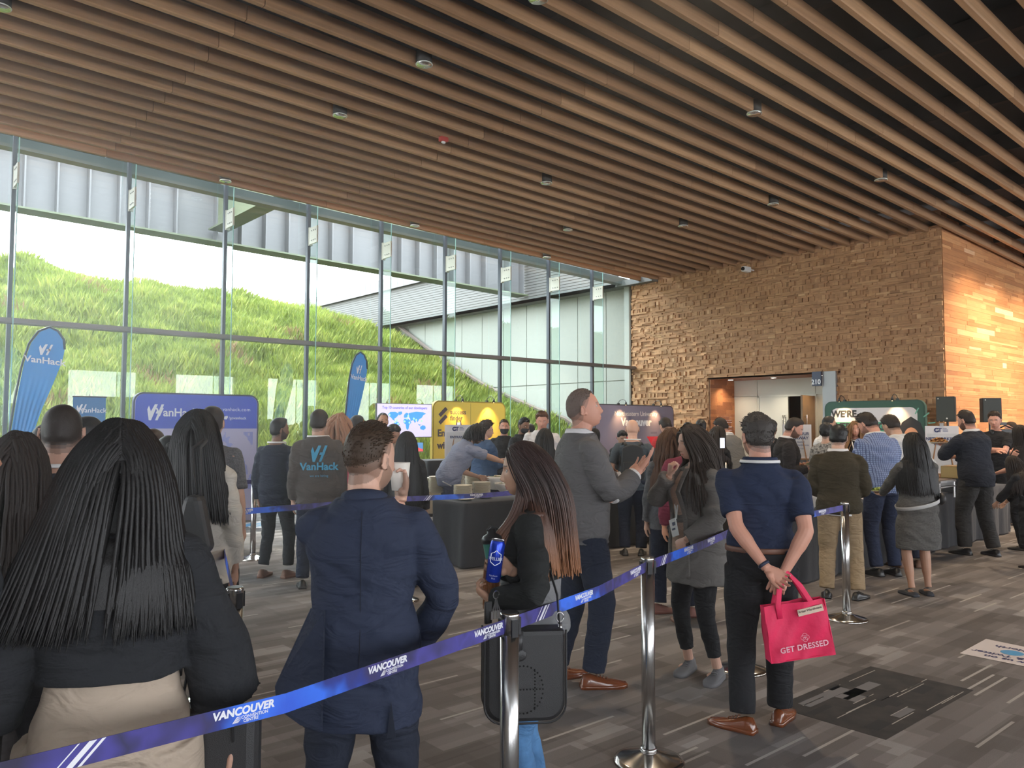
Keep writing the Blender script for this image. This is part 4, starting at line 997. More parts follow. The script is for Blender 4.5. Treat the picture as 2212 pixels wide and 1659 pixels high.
# ---- printed belts
def belt_material():
    mt, nt, b = _new('belt_print'); b.inputs['Roughness'].default_value = .55
    uv = nt.nodes.new('ShaderNodeUVMap'); sp = nt.nodes.new('ShaderNodeSeparateXYZ'); nt.links.new(uv.outputs[0], sp.inputs[0])
    mo = nt.nodes.new('ShaderNodeMath'); mo.operation = 'PINGPONG'; mo.inputs[1].default_value = .62; nt.links.new(sp.outputs[0], mo.inputs[0])
    n = nt.nodes.new('ShaderNodeTexNoise'); n.inputs['Scale'].default_value = 9; n.inputs['Detail'].default_value = 2
    mp = nt.nodes.new('ShaderNodeMapping'); mp.inputs['Rotation'].default_value = (0, 0, .9); nt.links.new(uv.outputs[0], mp.inputs[0]); nt.links.new(mp.outputs[0], n.inputs['Vector'])
    ad = nt.nodes.new('ShaderNodeMath'); ad.operation = 'MULTIPLY_ADD'; ad.inputs[1].default_value = .45; nt.links.new(n.outputs[0], ad.inputs[0]); nt.links.new(mo.outputs[0], ad.inputs[2])
    r = nt.nodes.new('ShaderNodeValToRGB'); el = r.color_ramp.elements
    el[0].position = .18; el[0].color = (.025, .10, .62, 1); el[1].position = .9; el[1].color = (.022, .018, .055, 1)
    for p, c in ((.34, (.03, .15, .75, 1)), (.42, (.015, .03, .22, 1)), (.50, (.03, .025, .10, 1)), (.58, (.055, .045, .25, 1)), (.66, (.025, .022, .08, 1)), (.74, (.06, .05, .28, 1))): e = el.new(p); e.color = c
    nt.links.new(ad.outputs[0], r.inputs[0]); nt.links.new(r.outputs[0], b.inputs['Base Color']); return mt
bm_ = belt_material(); white_p = M('belt_white', (.78, .78, .82), .6)
def belt(pts, label, phase=0.0, texts=(), stripes=(), z=.955, flip=False, tsize=.025):
    P = [Vector((p[0], p[1], p[2] if len(p) > 2 else z)) for p in pts]
    fine = [P[0]]
    for a, b_ in zip(P[:-1], P[1:]):
        n = max(2, int((b_-a).length/.08)); fine += [a+(b_-a)*(k/n) for k in range(1, n+1)]
    L = [0];
    for a, b_ in zip(fine[:-1], fine[1:]): L.append(L[-1]+(b_-a).length)
    vs, fs, uvs = [], [], []
    for i, (p, l) in enumerate(zip(fine, L)):
        t = (fine[min(i+1, len(fine)-1)]-fine[max(i-1, 0)]).normalized(); nn = t.cross(Vector((0, 0, 1))).normalized()*.0009
        for sgn in (1, -1):
            for zz in (.0245, -.0245): vs.append(p+nn*sgn+Vector((0, 0, zz))); uvs.append((l+phase, zz))
    m_ = len(fine)
    for i in range(m_-1):
        a = i*4; b_ = a+4
        fs += [(a, b_, b_+1, a+1), (a+2, a+3, b_+3, b_+2), (a, a+2, b_+2, b_), (a+1, b_+1, b_+3, a+3)]
    me = bpy.data.meshes.new('belt'); me.from_pydata([tuple(v) for v in vs], [], fs); uvl = me.uv_layers.new(name='UVMap')
    for lp in me.loops: uvl.data[lp.index].uv = uvs[lp.vertex_index]
    me.materials.append(bm_); o = put('queue_belt', me, label=label, cat='belt', group='printed queue belts')
    cmr = Vector((0, 0, CAMZ))
    def at(s):
        for i in range(len(L)-1):
            if L[i+1] >= s: break
        k = (s-L[i])/(L[i+1]-L[i]); p = fine[i].lerp(fine[i+1], k); t = (fine[i+1]-fine[i]).normalized()
        if t.dot(Vector(RT)) < 0: t = -t
        n = t.cross(Vector((0, 0, 1)));
        return p+n*.0016, t
    for s in texts:
        if s > L[-1]-.1: continue
        mt_ = MB(); p, t = at(s); up = Vector((0, 0, 1))
        text_on(mt_, 'VANCOUVER', tsize, p+up*.008, t, up, bold=.0011, extrude=.0003, shear=.12)
        text_on(mt_, 'CONVENTION', .0105, p+up*-.0075+t*.028, t, up, bold=.0002, extrude=.0003); text_on(mt_, 'CENTRE', .0105, p+up*-.0165+t*.018, t, up, bold=.0002, extrude=.0003)
        for q in range(4): mt_.add([p+t*(-.018+.004*q)+up*(-.004-.001*q), p+t*(-.014+.004*q)+up*(-.003), p+t*(-.026+.004*q)+up*-.017, p+t*(-.030+.004*q)+up*(-.018)], [(0, 3, 2, 1)])
        mt_.build('belt_lettering', white_p, o)
    for s in stripes:
        mt_ = MB(); p, t = at(s); up = Vector((0, 0, 1))
        for o_, wd in ((0, .016), (.026, .008), (-.022, .004)):
            mt_.add([p+t*(o_-.024)-up*.024, p+t*(o_-.024+wd)-up*.024, p+t*(o_+.024+wd)+up*.024, p+t*(o_+.024)+up*.024], [(0, 1, 2, 3)])
        mt_.build('belt_stripe', white_p, o)
    return L[-1]
belt([(.0, 1.88), (.9, 1.925, .948), PST['P2']], 'printed blue and purple queue belt nearest the camera, crossing the beige trousers and navy suit', phase=.32, texts=(.79, 1.26, 1.735), stripes=(.42,), tsize=.026)
belt([PST['P2'], (2.5, 2.34, .950), PST['P1']], 'printed blue queue belt between the leather bag post and the free standing post', phase=.72, texts=(.56, 1.18), stripes=(.22,), tsize=.026)
belt([PST['P1'], (3.95, 2.86, .950), PST['P8']], 'printed queue belt passing in front of the grey cardigan', phase=.72, texts=(.62, 1.05, 1.55), stripes=(.22,), tsize=.026)
belt([PST['P8'], (5.7, 3.25, .95), PST['P7']], 'printed queue belt behind the navy shirt man reaching the khaki trousers post', phase=.1, texts=(.7, 1.45), tsize=.026)
belt([PST['P6'], (5.1, 6.36, .945), PST['P9']], 'printed queue belt stretched before the stacks of plates', phase=.72, texts=(.85, 1.45), stripes=(.28,), tsize=.026)
belt([(.6, 6.5), (2.4, 6.4, .945), PST['P6']], 'printed queue belt behind the navy suit, crossing the far post', phase=.35, texts=(2.0, ), tsize=.026)
belt([PST['P4'], PST['P3']], 'queue belt seen edge on between the two left steel posts', phase=.2)
belt([PST['P5'], (2.6, 9.75, .95)], 'dark blue queue belt at the round dark counter', phase=.3)
# ---- covered tables
def cloth_table(u0, u1, v0, v1, label, h=.76, seed=0, mat_=None):
    rr = random.Random(seed); mb = MB(); pts = []
    r = .05
    def corner(cx, cy_, a0): return [(cx+r*math.cos(a), cy_+r*math.sin(a)) for a in np.linspace(a0, a0+PI/2, 6)]
    ring = corner(u1-r, v1-r, 0)+corner(u0+r, v1-r, PI/2)+corner(u0+r, v0+r, PI)+corner(u1-r, v0+r, -PI/2)
    dense = []
    for a, b_ in zip(ring, ring[1:]+ring[:1]):
        n = max(1, int(math.dist(a, b_)/.045)); dense += [(a[0]+(b_[0]-a[0])*k/n, a[1]+(b_[1]-a[1])*k/n) for k in range(n)]
    N_ = len(dense); cx, cy_ = (u0+u1)/2, (v0+v1)/2
    lev = [h, h-.012, h-.05, h-.2, h-.45, .02]; base = 0; amp = [0, 0, .004, .016, .028, .038]
    for li, z in enumerate(lev):
        for k, (x, y) in enumerate(dense):
            a = dense[(k+1) % N_]; b_ = dense[k-1]; n = Vector((a[1]-b_[1], -(a[0]-b_[0]), 0)).normalized()
            w_ = math.sin(k*.62+seed)+.7*math.sin(k*.23+seed*2)+.4*math.sin(k*1.3); o_ = amp[li]*w_*.55+(.0 if li < 1 else .006+.012*li/5)
            mb.v.append((x+n.x*o_, y+n.y*o_, z))
    for li in range(len(lev)-1):
        for k in range(N_): k2 = (k+1) % N_; mb.f.append((li*N_+k2, li*N_+k, (li+1)*N_+k, (li+1)*N_+k2)); mb.mi.append(0); mb.tint.append(0)
    mb.f.append(tuple(range(N_))); mb.mi.append(0); mb.tint.append(0)
    t = empty('table', (0, 0, 0), label=label, cat='table', group='cloth covered buffet tables')
    mb.build('tablecloth', mat_ or blk_cloth, t, smooth=True)
    mb = MB(); mb.bb((u0+.02, v0+.02, h-.03), (u1-.02, v1-.02, h-.004)); mb.build('table_top', M('ply', (.3, .2, .12)), t)
    return t
cloth_table(5.62, 9.3, 7.35, 8.05, 'buffet table under a black cloth holding the stacks of plates', seed=1)
cloth_table(7.6, 14.1, 4.40, 4.92, 'long buffet table under a black cloth behind the olive jacket man and grey dress', seed=2)
cloth_table(7.75, 8.3, 5.5, 6.4, 'cross table under a black cloth behind the grey cardigan woman', seed=3)
cloth_table(8.3, 9.5, 12.0, 12.6, 'high dark covered counter carrying the laptop', h=1.02, seed=4)
cloth_table(11.5, 16.0, 8.4, 9.1, 'dark covered bar table in front of the doorway', h=1.06, seed=5)
rc = empty('round_counter', (3.55, 10.6, 0), label='dark rounded promotional counter in front of the blue and white booth', cat='counter')
mb = MB(); mb.lathe([(0, 0), (.62, 0), (.62, .98), (0, .98)], seg=40, sy=.5); mb.build('counter_body', M('counter_navy', (.02, .024, .05), .6), rc, smooth=False)
mb = MB(); mb.lathe([(0, .98), (.66, .98), (.66, 1.01), (0, 1.01)], seg=40, sy=.52); mb.build('counter_top', M('counter_top', (.09, .08, .08), .4), rc)
mb = MB(); mb.lathe([(.626, .76), (.626, .79)], seg=40, sy=.505); mb.build('counter_band', M('band_silver', (.5, .5, .52), .4), rc)
# ---- plates, bowls
china = M('china', (.74, .68, .55), .28, spec=.5); white_c = M('white_bowl', (.72, .68, .62), .3)
mb = MB(); mb.lathe([(0, .003), (.062, .003), (.072, .006), (.118, .020), (.122, .022), (.118, .0235), (.074, .0105), (.060, .007), (0, .007)], seg=26)
plate_me = mb.mesh('plate', china, True)
def plate_stack(x, y, dep_z, n, where, first=[True]):
    p = onz(x, y, .762)
    for k in range(n):
        put('plate', plate_me, label='cream dinner plate, %s of the stack %s' % ('topmost' if k == n-1 else 'lowest' if k == 0 else 'number %d up' % (k+1), where), cat='plate', group='stacked dinner plates on the black buffet table').location = (p[0]+random.uniform(-.002, .002), p[1]+random.uniform(-.002, .002), .761+.0105*k)
stacks = [(945, 1065, 20, 'second from the hidden end'), (985, 1064, 21, 'directly behind the lowest stack'), (1000, 1073, 13, 'nearest the table edge and lowest'), (1040, 1067, 14, 'beside the two loose plates'),
          (924, 1062, 17, 'half hidden by the black haired woman'), (1022, 1055, 18, 'at the back by the salad bowl')]
for x, y, n, wre in stacks: plate_stack(x, y, 0, n, wre)
for x, y, l in ((1003, 1080, 'nearest the front table edge'), (1045, 1076, 'next to the other loose plate')):
    p = onz(x, y, .765); put('plate', plate_me, label='single loose cream plate on the black cloth, '+l, cat='plate').location = (p[0], p[1], .762)
bowl_p = [(0, 0), (.07, 0), (.075, .012), (.13, .06), (.165, .13), (.178, .165), (.172, .168), (.155, .13), (.12, .065), (.06, .02), (0, .018)]
def leaf_blob(mb, n, r, z, amp=.02, rr=random):
    for _ in range(n):
        a, q = rr.uniform(0, 6.28), r*math.sqrt(rr.random()); c = Vector((q*math.cos(a), q*math.sin(a), z+amp*(1-(q/r)**2)+rr.uniform(-.006, .008)))
        R = Matrix.Rotation(rr.uniform(0, 6), 3, 'Z') @ Matrix.Rotation(rr.uniform(-.8, .8), 3, 'X'); w_ = rr.uniform(.012, .024)
        mb.add([c+R @ Vector(v) for v in ((-w_, -w_*.6, 0), (0, -w_*.9, .006), (w_, -w_*.3, 0), (w_*.8, w_*.6, .004), (0, w_, -.002), (-w_*.9, w_*.5, .005))], [(0, 1, 2, 3, 4, 5)], rr.choice((0, 0, 1, 2)))
salad = [M('leaf_green', (.12, .20, .03), .5), M('leaf_dark', (.05, .09, .02), .5), M('leaf_red', (.20, .05, .03), .5)]
def bowl(x, y, sc, label, food=True):
    p = onz(x, y, .762); t = empty('serving_bowl', (p[0], p[1], .763), label=label, cat='bowl', group='white serving bowls'); t.scale = (sc,)*3
    mb = MB(); mb.lathe(bowl_p, seg=40); mb.build('bowl', white_c, t, smooth=True)
    if food: mb = MB(); leaf_blob(mb, 170, .15, .135, .02); mb.build('salad', salad, t)
bowl(1071, 1057, 1.12, 'large white bowl of green salad where the light shirt man serves himself')
bowl(1088, 1063, .72, 'small white bowl beside the large salad bowl', True)
bowl(1745, 1098, .92, 'white serving bowl at the near edge beside the navy shirt elbow')
bowl(1756, 1083, .85, 'white serving bowl just behind another bowl near the olive jacket')
tg = empty('serving_tongs', onz(975, 1050, .76+.21), label='steel serving tongs sticking up from the plates', cat='tongs')
mb = MB(); mb.tube([(0, 0, .0), (-.10, .02, .05)], .006, 8); mb.tube([(0, .008, .0), (-.10, .03, .055)], .006, 8); mb.build('tongs', steel, tg)
# ---- pop-up display walls
def rounded(w_, h_, r, n=7):
    pts = []
    for cx, cy_, a0 in ((w_/2-r, h_-r, 0), (-w_/2+r, h_-r, PI/2), (-w_/2+.02, .02, PI), (w_/2-.02, .02, -PI/2)):
        rr_ = r if cy_ > .5 else .02
        pts += [(cx+rr_*math.cos(a), cy_+rr_*math.sin(a)) for a in np.linspace(a0, a0+PI/2, n)]
    return pts
def display(name, pos, along_, w_, h_, face_m, edge_m, label, thick=.09, r=.16):
    """upright fabric display; along_ = direction of its width as seen from the hall, left to right"""
    t = empty(name, (pos[0], pos[1], 0), math.atan2(along_[1], along_[0]), label=label, cat='display')
    mb = MB(); mb.poly([(x, 0, z) for x, z in rounded(w_, h_, r)], thick, (0, 1, 0)); mb.build('frame', edge_m, t, smooth=False)
    mb = MB(); mb.poly([(x, -.006, z) for x, z in rounded(w_-.05, h_-.025, r-.02)], .006, (0, 1, 0)); mb.build('fabric_panel', face_m, t)
    for s in (-1, 1): mb = MB(); mb.bb((s*w_*.35-.05, -.18, 0), (s*w_*.35+.05, .28, .012)); mb.build('foot', M('foot_grey', (.2, .2, .2)), t)
    return t
def txt(t, body, size, x, z, matl, y=-.008, name='lettering', **kw):
    mb = MB(); text_on(mb, body, size, (x, y, z), (1, 0, 0), (0, 0, 1), **kw); return mb.build(name, matl, t)
def vh_logo(mb, x, z, s, y=-.0085, mi=0):
    def q(p): mb.add([(x+a*s, y, z+b_*s) for a, b_ in p], [tuple(range(len(p)))], mi)
    q([(-.50, .18), (-.40, .42), (-.28, .05), (-.06, .5), (.12, .5), (-.26, -.5), (-.40, -.5)]); q([(-.02, -.5), (.13, -.5), (.50, .5), (.34, .5)]); q([(.0, -.08), (.30, -.08), (.36, .08), (.06, .08)])
def arm_light(t, x, z, on=True, energy=14):
    l = empty('arm', (x, 0, z)); l.parent = t
    mb = MB(); mb.tube([(0, .03, -.02), (0, .03, .05), (0, -.03, .10), (0, -.12, .12), (0, -.19, .09), (0, -.21, .04)], .007, 8); mb.build('lamp_arm', blackp, l, smooth=True)
    mb = MB(); mb.box((0, .035, .0), (.05, .05, .07)); mb.build('lamp_clamp', blackp, l)
    mb = MB(); mb.lathe([(.015, .03), (.022, .0), (.035, -.05), (.033, -.05)], (0, -.215, .03), 16); mb.build('lamp_head', blackp, l, smooth=True)
    mb = MB(); mb.ell((0, -.215, -.012), (.022, .022, .01)); mb.build('lamp_bulb', M('bulb_warm', (1, .8, .4), emit=(1, .62, .25), estr=14.0), l)
    if on:
        o = lamp('SPOT', 'display_lamp', (0, -.225, -.04), energy, (1, .62, .28), spot_size=1.5, spot_blend=1.0, shadow_soft_size=.02); o.parent = l; o.rotation_euler = (math.radians(28), 0, 0)
navy_e = M('edge_navy', (.03, .035, .09), .6)
white_i = M('ink_white', (.80, .82, .88), .6); blue_i = M('ink_blue', (.04, .10, .45), .6)
# blue and white booth wall
p0 = (onv(290, 850, 13.6)+onv(558, 856, 13.6))/2
t = display('booth_wall', (p0[0], 13.6), (1, 0), 2.08, 2.19, M('booth_lilac', (.50, .47, .68), .7, bump=(3, .2, .02)), navy_e, 'blue and white pop up booth wall with world map and social media icons')
mb = MB(); mb.bb((-1.005, -.0085, 1.60), (1.005, -.006, 2.05)); mb.bb((-.86, -.0085, 2.04), (.86, -.006, 2.155)); mb.lathe([(0, 0), (.145, 0)], (0, 0, 0), 3)
hb_ = MB(); hb_.poly([(x, -.0085, z) for x, z in [q for q in rounded(2.02, 2.165, .14) if q[1] > 1.0]+[(-1.01, 1.60), (1.01, 1.60)]], .003, (0, 1, 0)); hb_.build('header_band', M('booth_blue', (.055, .10, .60), .7), t)
mb = MB(); vh_logo(mb, -.70, 1.865, .26, -.011); mb.build('logo', white_i, t)
txt(t, 'VanHack', .185, -.36, 1.86, white_i, y=-.011, bold=.004); txt(t, 'www.vanhack.com', .088, .53, 1.93, white_i, y=-.011, spacing=1.08); txt(t, '/govanhack', .07, .66, 1.78, white_i, y=-.011)
for k, g_ in enumerate(('f', 'o', 'v')):
    mb = MB(); xx = .22+.12*k
    if k < 2: mb.bb((xx-.035, -.0115, 1.75), (xx+.035, -.0095, 1.82))
    else: mb.add([(xx-.04, -.0115, 1.76), (xx+.01, -.0115, 1.755), (xx+.035, -.0115, 1.80), (xx+.02, -.0115, 1.82), (xx-.03, -.0115, 1.81)], [(0, 1, 2, 3, 4)])
    mb.build('social_icon', white_i, t)
    if k == 0: txt(t, 'f', .06, xx+.008, 1.79, M('booth_blue'), y=-.013, bold=.002)
    if k == 1:
        mb = MB(); mb.tube([(xx+.018*math.cos(a), -.0125, 1.785+.018*math.sin(a)) for a in np.linspace(0, 2*PI, 17)], .003, 5); mb.build('social_icon_ring', M('booth_blue'), t)
txt(t, 'it with', .14, -.45, 1.34, M('ink_grey', (.10, .11, .18), .6), y=-.009)
mb = MB(); rr = random.Random(5)                      # halftone continent of small squares
for i in range(34):
    for j in range(62):
        X_, Z_ = i/34, j/62
        n_ = noise.noise(Vector((X_*2.6+3, Z_*3.4, 1.3)))+.55*noise.noise(Vector((X_*9, Z_*10, 4)))-.3*abs(X_-.62)+.12-.25*max(0, Z_-.85)*6
        if n_ > -.05: xx = .32+.63*X_; zz = .55+1.0*Z_; mb.add([(xx-.0065, -.0088, zz-.0055), (xx+.0065, -.0088, zz-.0055), (xx+.0065, -.0088, zz+.0055), (xx-.0065, -.0088, zz+.0055)], [(0, 1, 2, 3)])
mb.build('dotted_map', M('map_blue', (.16, .24, .72), .7), t)
# television on its stand
tvp = (onv(815, 872, 13.4)+onv(932, 872, 13.4))/2
t = empty('television', (tvp[0], 13.4, 0), label='flat television showing a world map of developer countries', cat='television')
mb = MB(); mb.bb((-.655, 0, 1.42), (.655, .05, 2.10)); mb.build('bezel', M('bezel', (.10, .09, .11), .4), t, bevel=.004)
mb = MB(); mb.bb((-.64, -.003, 1.435), (.64, .0, 2.088)); mb.build('screen', M('screen', (.45, .42, .60), .3, emit=(.60, .55, .80), estr=.75), t)
mb = MB(); mb.tube([(0, .08, 0), (0, .08, 1.7)], .035, 12); mb.bb((-.35, -.15, 0), (.35, .35, .03)); mb.build('stand', blackp, t)
scr_b = M('scr_blue', (.04, .22, .80), .4, emit=(.04, .28, .95), estr=.8); txt(t, 'Top 10 countries of our developers', .073, 0, 2.015, M('scr_ink', (.10, .08, .55), .4, emit=(.12, .10, .62), estr=.7), y=-.005, bold=.001)
mb = MB()
CON = {'na': [(.02, .86), (.08, .97), (.20, .98), (.30, .90), (.26, .80), (.22, .72), (.17, .66), (.20, .58), (.14, .62), (.10, .72), (.04, .80)], 'gl': [(.27, .98), (.36, 1.0), (.37, .90), (.30, .82)], 'sa': [(.20, .56), (.28, .52), (.31, .42), (.27, .30), (.24, .12), (.21, .14), (.20, .34), (.17, .46)],
       'eu': [(.42, .86), (.47, .95), (.52, .93), (.52, .78), (.47, .72), (.42, .72), (.41, .78)], 'af': [(.42, .66), (.50, .68), (.56, .62), (.60, .50), (.55, .40), (.53, .22), (.50, .16), (.47, .24), (.46, .42), (.41, .48), (.40, .58)],
       'as': [(.53, .78), (.53, .93), (.60, .96), (.72, 1.0), (.90, .98), (.97, .92), (.90, .84), (.86, .72), (.80, .66), (.76, .52), (.73, .60), (.69, .48), (.65, .62), (.58, .56), (.57, .68)], 'au': [(.82, .30), (.88, .38), (.95, .36), (.97, .24), (.91, .16), (.83, .20)], 'id': [(.76, .45), (.84, .40), (.88, .42), (.80, .36)]}
for c_ in CON.values(): mb.add([(-.42+.95*x, -.0055, 1.50+.44*y) for x, y in c_], [tuple(range(len(c_)))])
o = mb.build('screen_map', scr_b, t)
mb = MB()
for x, y in ((.06, .84), (.20, .52), (.27, .44), (.24, .60), (.52, .80), (.49, .68), (.43, .55), (.55, .50), (.66, .68), (.72, .62), (.86, .58)): mb.add([(-.42+.95*x+.022*math.cos(a), -.0072, 1.50+.44*y+.022*math.sin(a)) for a in np.linspace(0, 2*PI, 9)[:-1]], [tuple(range(8))])
mb.build('screen_marker', M('scr_green', (.3, .6, .4), .4, emit=(.45, .8, .45), estr=.7), t)
# yellow booth wall
p0 = (onv(935, 866, 13.7)+onv(1092, 868, 13.7))/2
t = display('booth_wall', (p0[0], 13.7), (1, 0), 2.0, 2.19, M('booth_yellow', (.86, .66, .10), .7), M('edge_mustard', (.40, .28, .03), .6), 'yellow pop up booth wall with two clip lamps and bold dark slogan')
for s in ((-.74, 1.93), (-.74, 1.77)):
    mb = MB(); mb.add([(s[0]-.12, -.009, s[1]-.03), (s[0]-.06, -.009, s[1]-.085), (s[0]+.12, -.009, s[1]+.075), (s[0]+.06, -.009, s[1]+.13)], [(0, 1, 2, 3)]); mb.build('logo_bar', M('ink_plum', (.08, .055, .075), .6), t)
ink = M('ink_plum'); txt(t, 'success', .14, -.55, 1.95, ink, align='LEFT', bold=.003); txt(t, 'finder', .14, -.55, 1.82, ink, align='LEFT', bold=.003)
txt(t, 'Embed HR pros &', .20, -.88, 1.50, ink, align='LEFT', bold=.008); txt(t, 'with  your orgs', .20, -.88, 1.24, ink, align='LEFT', bold=.008)
mb = MB(); mb.bb((-.004, -.0085, .05), (.004, -.006, 2.15)); mb.build('panel_seam', M('seam_y', (.42, .32, .04), .7), t)
arm_light(t, -.38, 2.19, energy=22); arm_light(t, .48, 2.19, energy=30)
# grey university booth wall
pa, pb = onv(1285, 872, 13.1), onv(1455, 876, 13.1); p0 = (pa+pb)/2
t = display('booth_wall', (p0[0], 13.1), (1, 0), pb[0]-pa[0], 2.2, M('booth_slate', (.24, .215, .30), .7, vary=(.9, .22)), M('edge_black', (.05, .045, .06), .6), 'slate grey university booth wall with red figures and two clip lamps')
k = (pb[0]-pa[0])/2
txt(t, 'Northeastern University', .165, .0*k, 1.97, M('ink_cream', (.85, .78, .74), .6), bold=.001); txt(t, 'Vancouver', .265, .0, 1.76, white_i, bold=.012)
for xx, s in ((-.30*k, 1.35), (.42*k, 1.0)):
    mb = MB(); pts = [(-.24, 1.40), (.24, 1.40), (.06, 1.20), (.035, 1.0), (.035, .35), (-.035, .35), (-.035, 1.0), (-.06, 1.20)]
    mb.add([(xx+a*s, -.009, z) for a, z in pts], [tuple(range(8))]); mb.build('red_figure', M('ink_red', (.75, .03, .06), .6), t)
mb = MB(); sl2 = M('slate_dark', (.17, .155, .235), .7)
for q in ([(-1.3, .4), (-.95, .4), (-.95, 1.0), (-1.25, .95)], [(-.55, .6), (-.1, .5), (-.1, 1.2), (-.5, 1.05)], [(.2, .5), (1.0, .4), (1.0, .95), (.2, 1.15)], [(.95, 1.5), (1.2, 1.45), (1.2, 1.9), (.95, 1.95)], [(.55, 1.47), (.8, 1.47), (.8, 1.52), (.55, 1.52)], [(-.3, 1.75), (-.2, 1.75), (-.2, 2.0), (-.3, 2.0)]): mb.add([(a, -.0085, z) for a, z in q], [(0, 1, 2, 3)])
mb.build('skyline_print', sl2, t)
arm_light(t, -.42*k, 2.2, energy=24); arm_light(t, .48*k, 2.2, energy=24)
# green and white booth wall, turned to face along the hall
pa, pb = onu(1781, 868, 16.6), onu(1998, 864, 16.6); p0 = (pa+pb)/2; gw = abs(pa[1]-pb[1])
t = display('booth_wall', (16.6, p0[1]), (0, -1), gw, 2.21, M('booth_green', (.035, .10, .075), .7), M('edge_green', (.025, .075, .055), .6), 'green edged white booth wall with bold black slogan and printed portrait')
mb = MB(); mb.poly([(x, -.008, z) for x, z in rounded(gw-.30, 2.06, .14)], .003, (0, 1, 0)); mb.build('white_field', M('booth_white', (.66, .64, .68), .7, bump=(2.5, .25, .02)), t)
bi = M('ink_black', (.02, .025, .03), .6); x0 = -gw/2+.22
mb = MB(); mb.bb((x0-.14, -.0105, 1.56), (x0+1.10, -.009, 1.76)); mb.build('green_highlight', M('hi_green', (.05, .33, .22), .6), t)
for w_, z, in (("WE\u2019RE", 1.93), ('EVERYTHING', 1.66), ('YOUR', 1.38), ('BANK', 1.12)): txt(t, w_, .195, x0-.06, z, bi, y=-.012, align='LEFT', bold=.009, name='slogan')
px = x0+1.62; mb = MB(); pts = [(-.30, .2), (-.34, .9), (-.30, 1.45), (-.18, 1.75), (0, 1.87), (.18, 1.75), (.30, 1.45), (.34, .9), (.30, .2)]
mb.add([(px+a, -.0095, z) for a, z in pts], [tuple(range(9))]); mb.build('portrait_hair', M('print_hair', (.012, .012, .016), .6), t)
mb = MB(); mb.add([(px+.155*math.cos(a), -.011, 1.42+.23*math.sin(a)) for a in np.linspace(0, 2*PI, 25)[:-1]], [tuple(range(24))]); mb.add([(px-.06, -.0108, .95), (px+.06, -.0108, .95), (px+.06, -.0108, 1.3), (px-.06, -.0108, 1.3)], [(0, 1, 2, 3)]); mb.build('portrait_face', M('print_skin', (.55, .27, .16), .6), t)
mb = MB()
for a, z, r_ in ((.12, 1.98, .5), (.30, 1.90, .9), (.40, 1.74, 1.5)): c = Vector((px+a, -.0115, z)); d = Vector((math.sin(r_), 0, math.cos(r_)))*.07; n_ = Vector((d.z, 0, -d.x))*.18; mb.add([c-d-n_, c-d+n_, c+d+n_, c+d-n_], [(0, 1, 2, 3)])
mb.build('green_dash', M('dash_green', (.15, .42, .33), .6), t)
arm_light(t, -gw*.29, 2.21, energy=26); arm_light(t, gw*.24, 2.21, energy=20)
# ---- feather flags
def feather(px_l, py, v, label, wx, ztop, zbot, sx=1.0, text=.12, tw=1.0):
    top = onv(px_l, py, v); t = empty('feather_flag', (top[0], v, 0), label=label, cat='flag', group='blue feather flags')
    # outline: pole curve on the left, free edge on the right
    L_ = [(-.42, zbot), (-.40, zbot+.4), (-.34, ztop-1.1), (-.27, ztop-.55), (-.20, ztop-.25), (-.10, ztop-.07), (.02, ztop)]
    R_ = [(.02, ztop), (.12, ztop-.05), (.19, ztop-.17), (.205, ztop-.32), (.18, ztop-.5), (.08, ztop-.85), (-.03, ztop-1.2), (-.13, ztop-1.6), (-.20, zbot+.05)]
    def lerp(tab, s): zs = np.linspace(0, 1, len(tab)); return np.interp(s, zs, [a for a, _ in tab]), np.interp(s, zs, [b_ for _, b_ in tab])
    zsL = sorted(L_, key=lambda q: q[1]); zsR = sorted(R_, key=lambda q: q[1])
    def fn(a, b_):
        z = zbot+.05+(ztop-zbot-.052)*b_; l = np.interp(z, [q[1] for q in zsL], [q[0] for q in zsL])+.02; r = np.interp(z, [q[1] for q in zsR], [q[0] for q in zsR])
        low = np.clip((ztop-.7-z)/.6, 0, 1); y = .010*low*math.sin(a*38+z*2.0)*(1-.3*a); return ((l+(r-l)*a)*sx, y, z)
    mb = MB(); mb.grid(fn, 40, 60); mb.grid(lambda a, b_: (lambda q: (q[0], q[1]+.003, q[2]))(fn(a, b_)), 40, 60); mb.build('flag_cloth', M('flag_blue', (.06, .32, .74), .6), t, smooth=True)
    mb = MB(); dense = [((lerp(L_, s)[0])*sx, .001, lerp(L_, s)[1]) for s in np.linspace(0, 1, 30)]
    mb.tube([(-.42*sx, 0, 0)]+dense+[(a*sx, .001, z) for a, z in R_[1:4]], .016, 8); mb.build('pole', M('pole_dark', (.03, .045, .07), .5), t, smooth=True)
    mb = MB(); mb.lathe([(0, 0), (.2, 0), (.2, .03), (.03, .05), (0, .05)], (-.42*sx, 0, 0), 24); mb.build('base', blackp, t)
    mb = MB(); vh_logo(mb, 0, 0, .16, 0); mb2 = MB(); mb2.add([(-.012*sx+v_[0]*sx*tw, -.014, ztop-.34+v_[2]) for v_ in mb.v], mb.f); mb2.build('logo', white_i, t)
    mb = MB(); text_on(mb, 'VanHack', text, (-.02*sx, -.014, ztop-.505), (1, 0, 0), (0, 0, 1), bold=.003); mb2 = MB(); cx = -.02*sx; mb2.add([(cx+(v_[0]-cx)*sx*tw, v_[1], v_[2]-(v_[0]-cx)*.10) for v_ in mb.v], mb.f); mb2.build('lettering', white_i, t)
    return t
feather(103, 707, 13.3, 'large blue feather flag at the edge of the photo beside the first window', 0, 3.10, 1.0, 1.14, .13)
o = feather(777, 760, 13.4, 'narrow blue feather flag between the booth wall and the television', 0, 3.07, 1.0, .82, .125, .95)
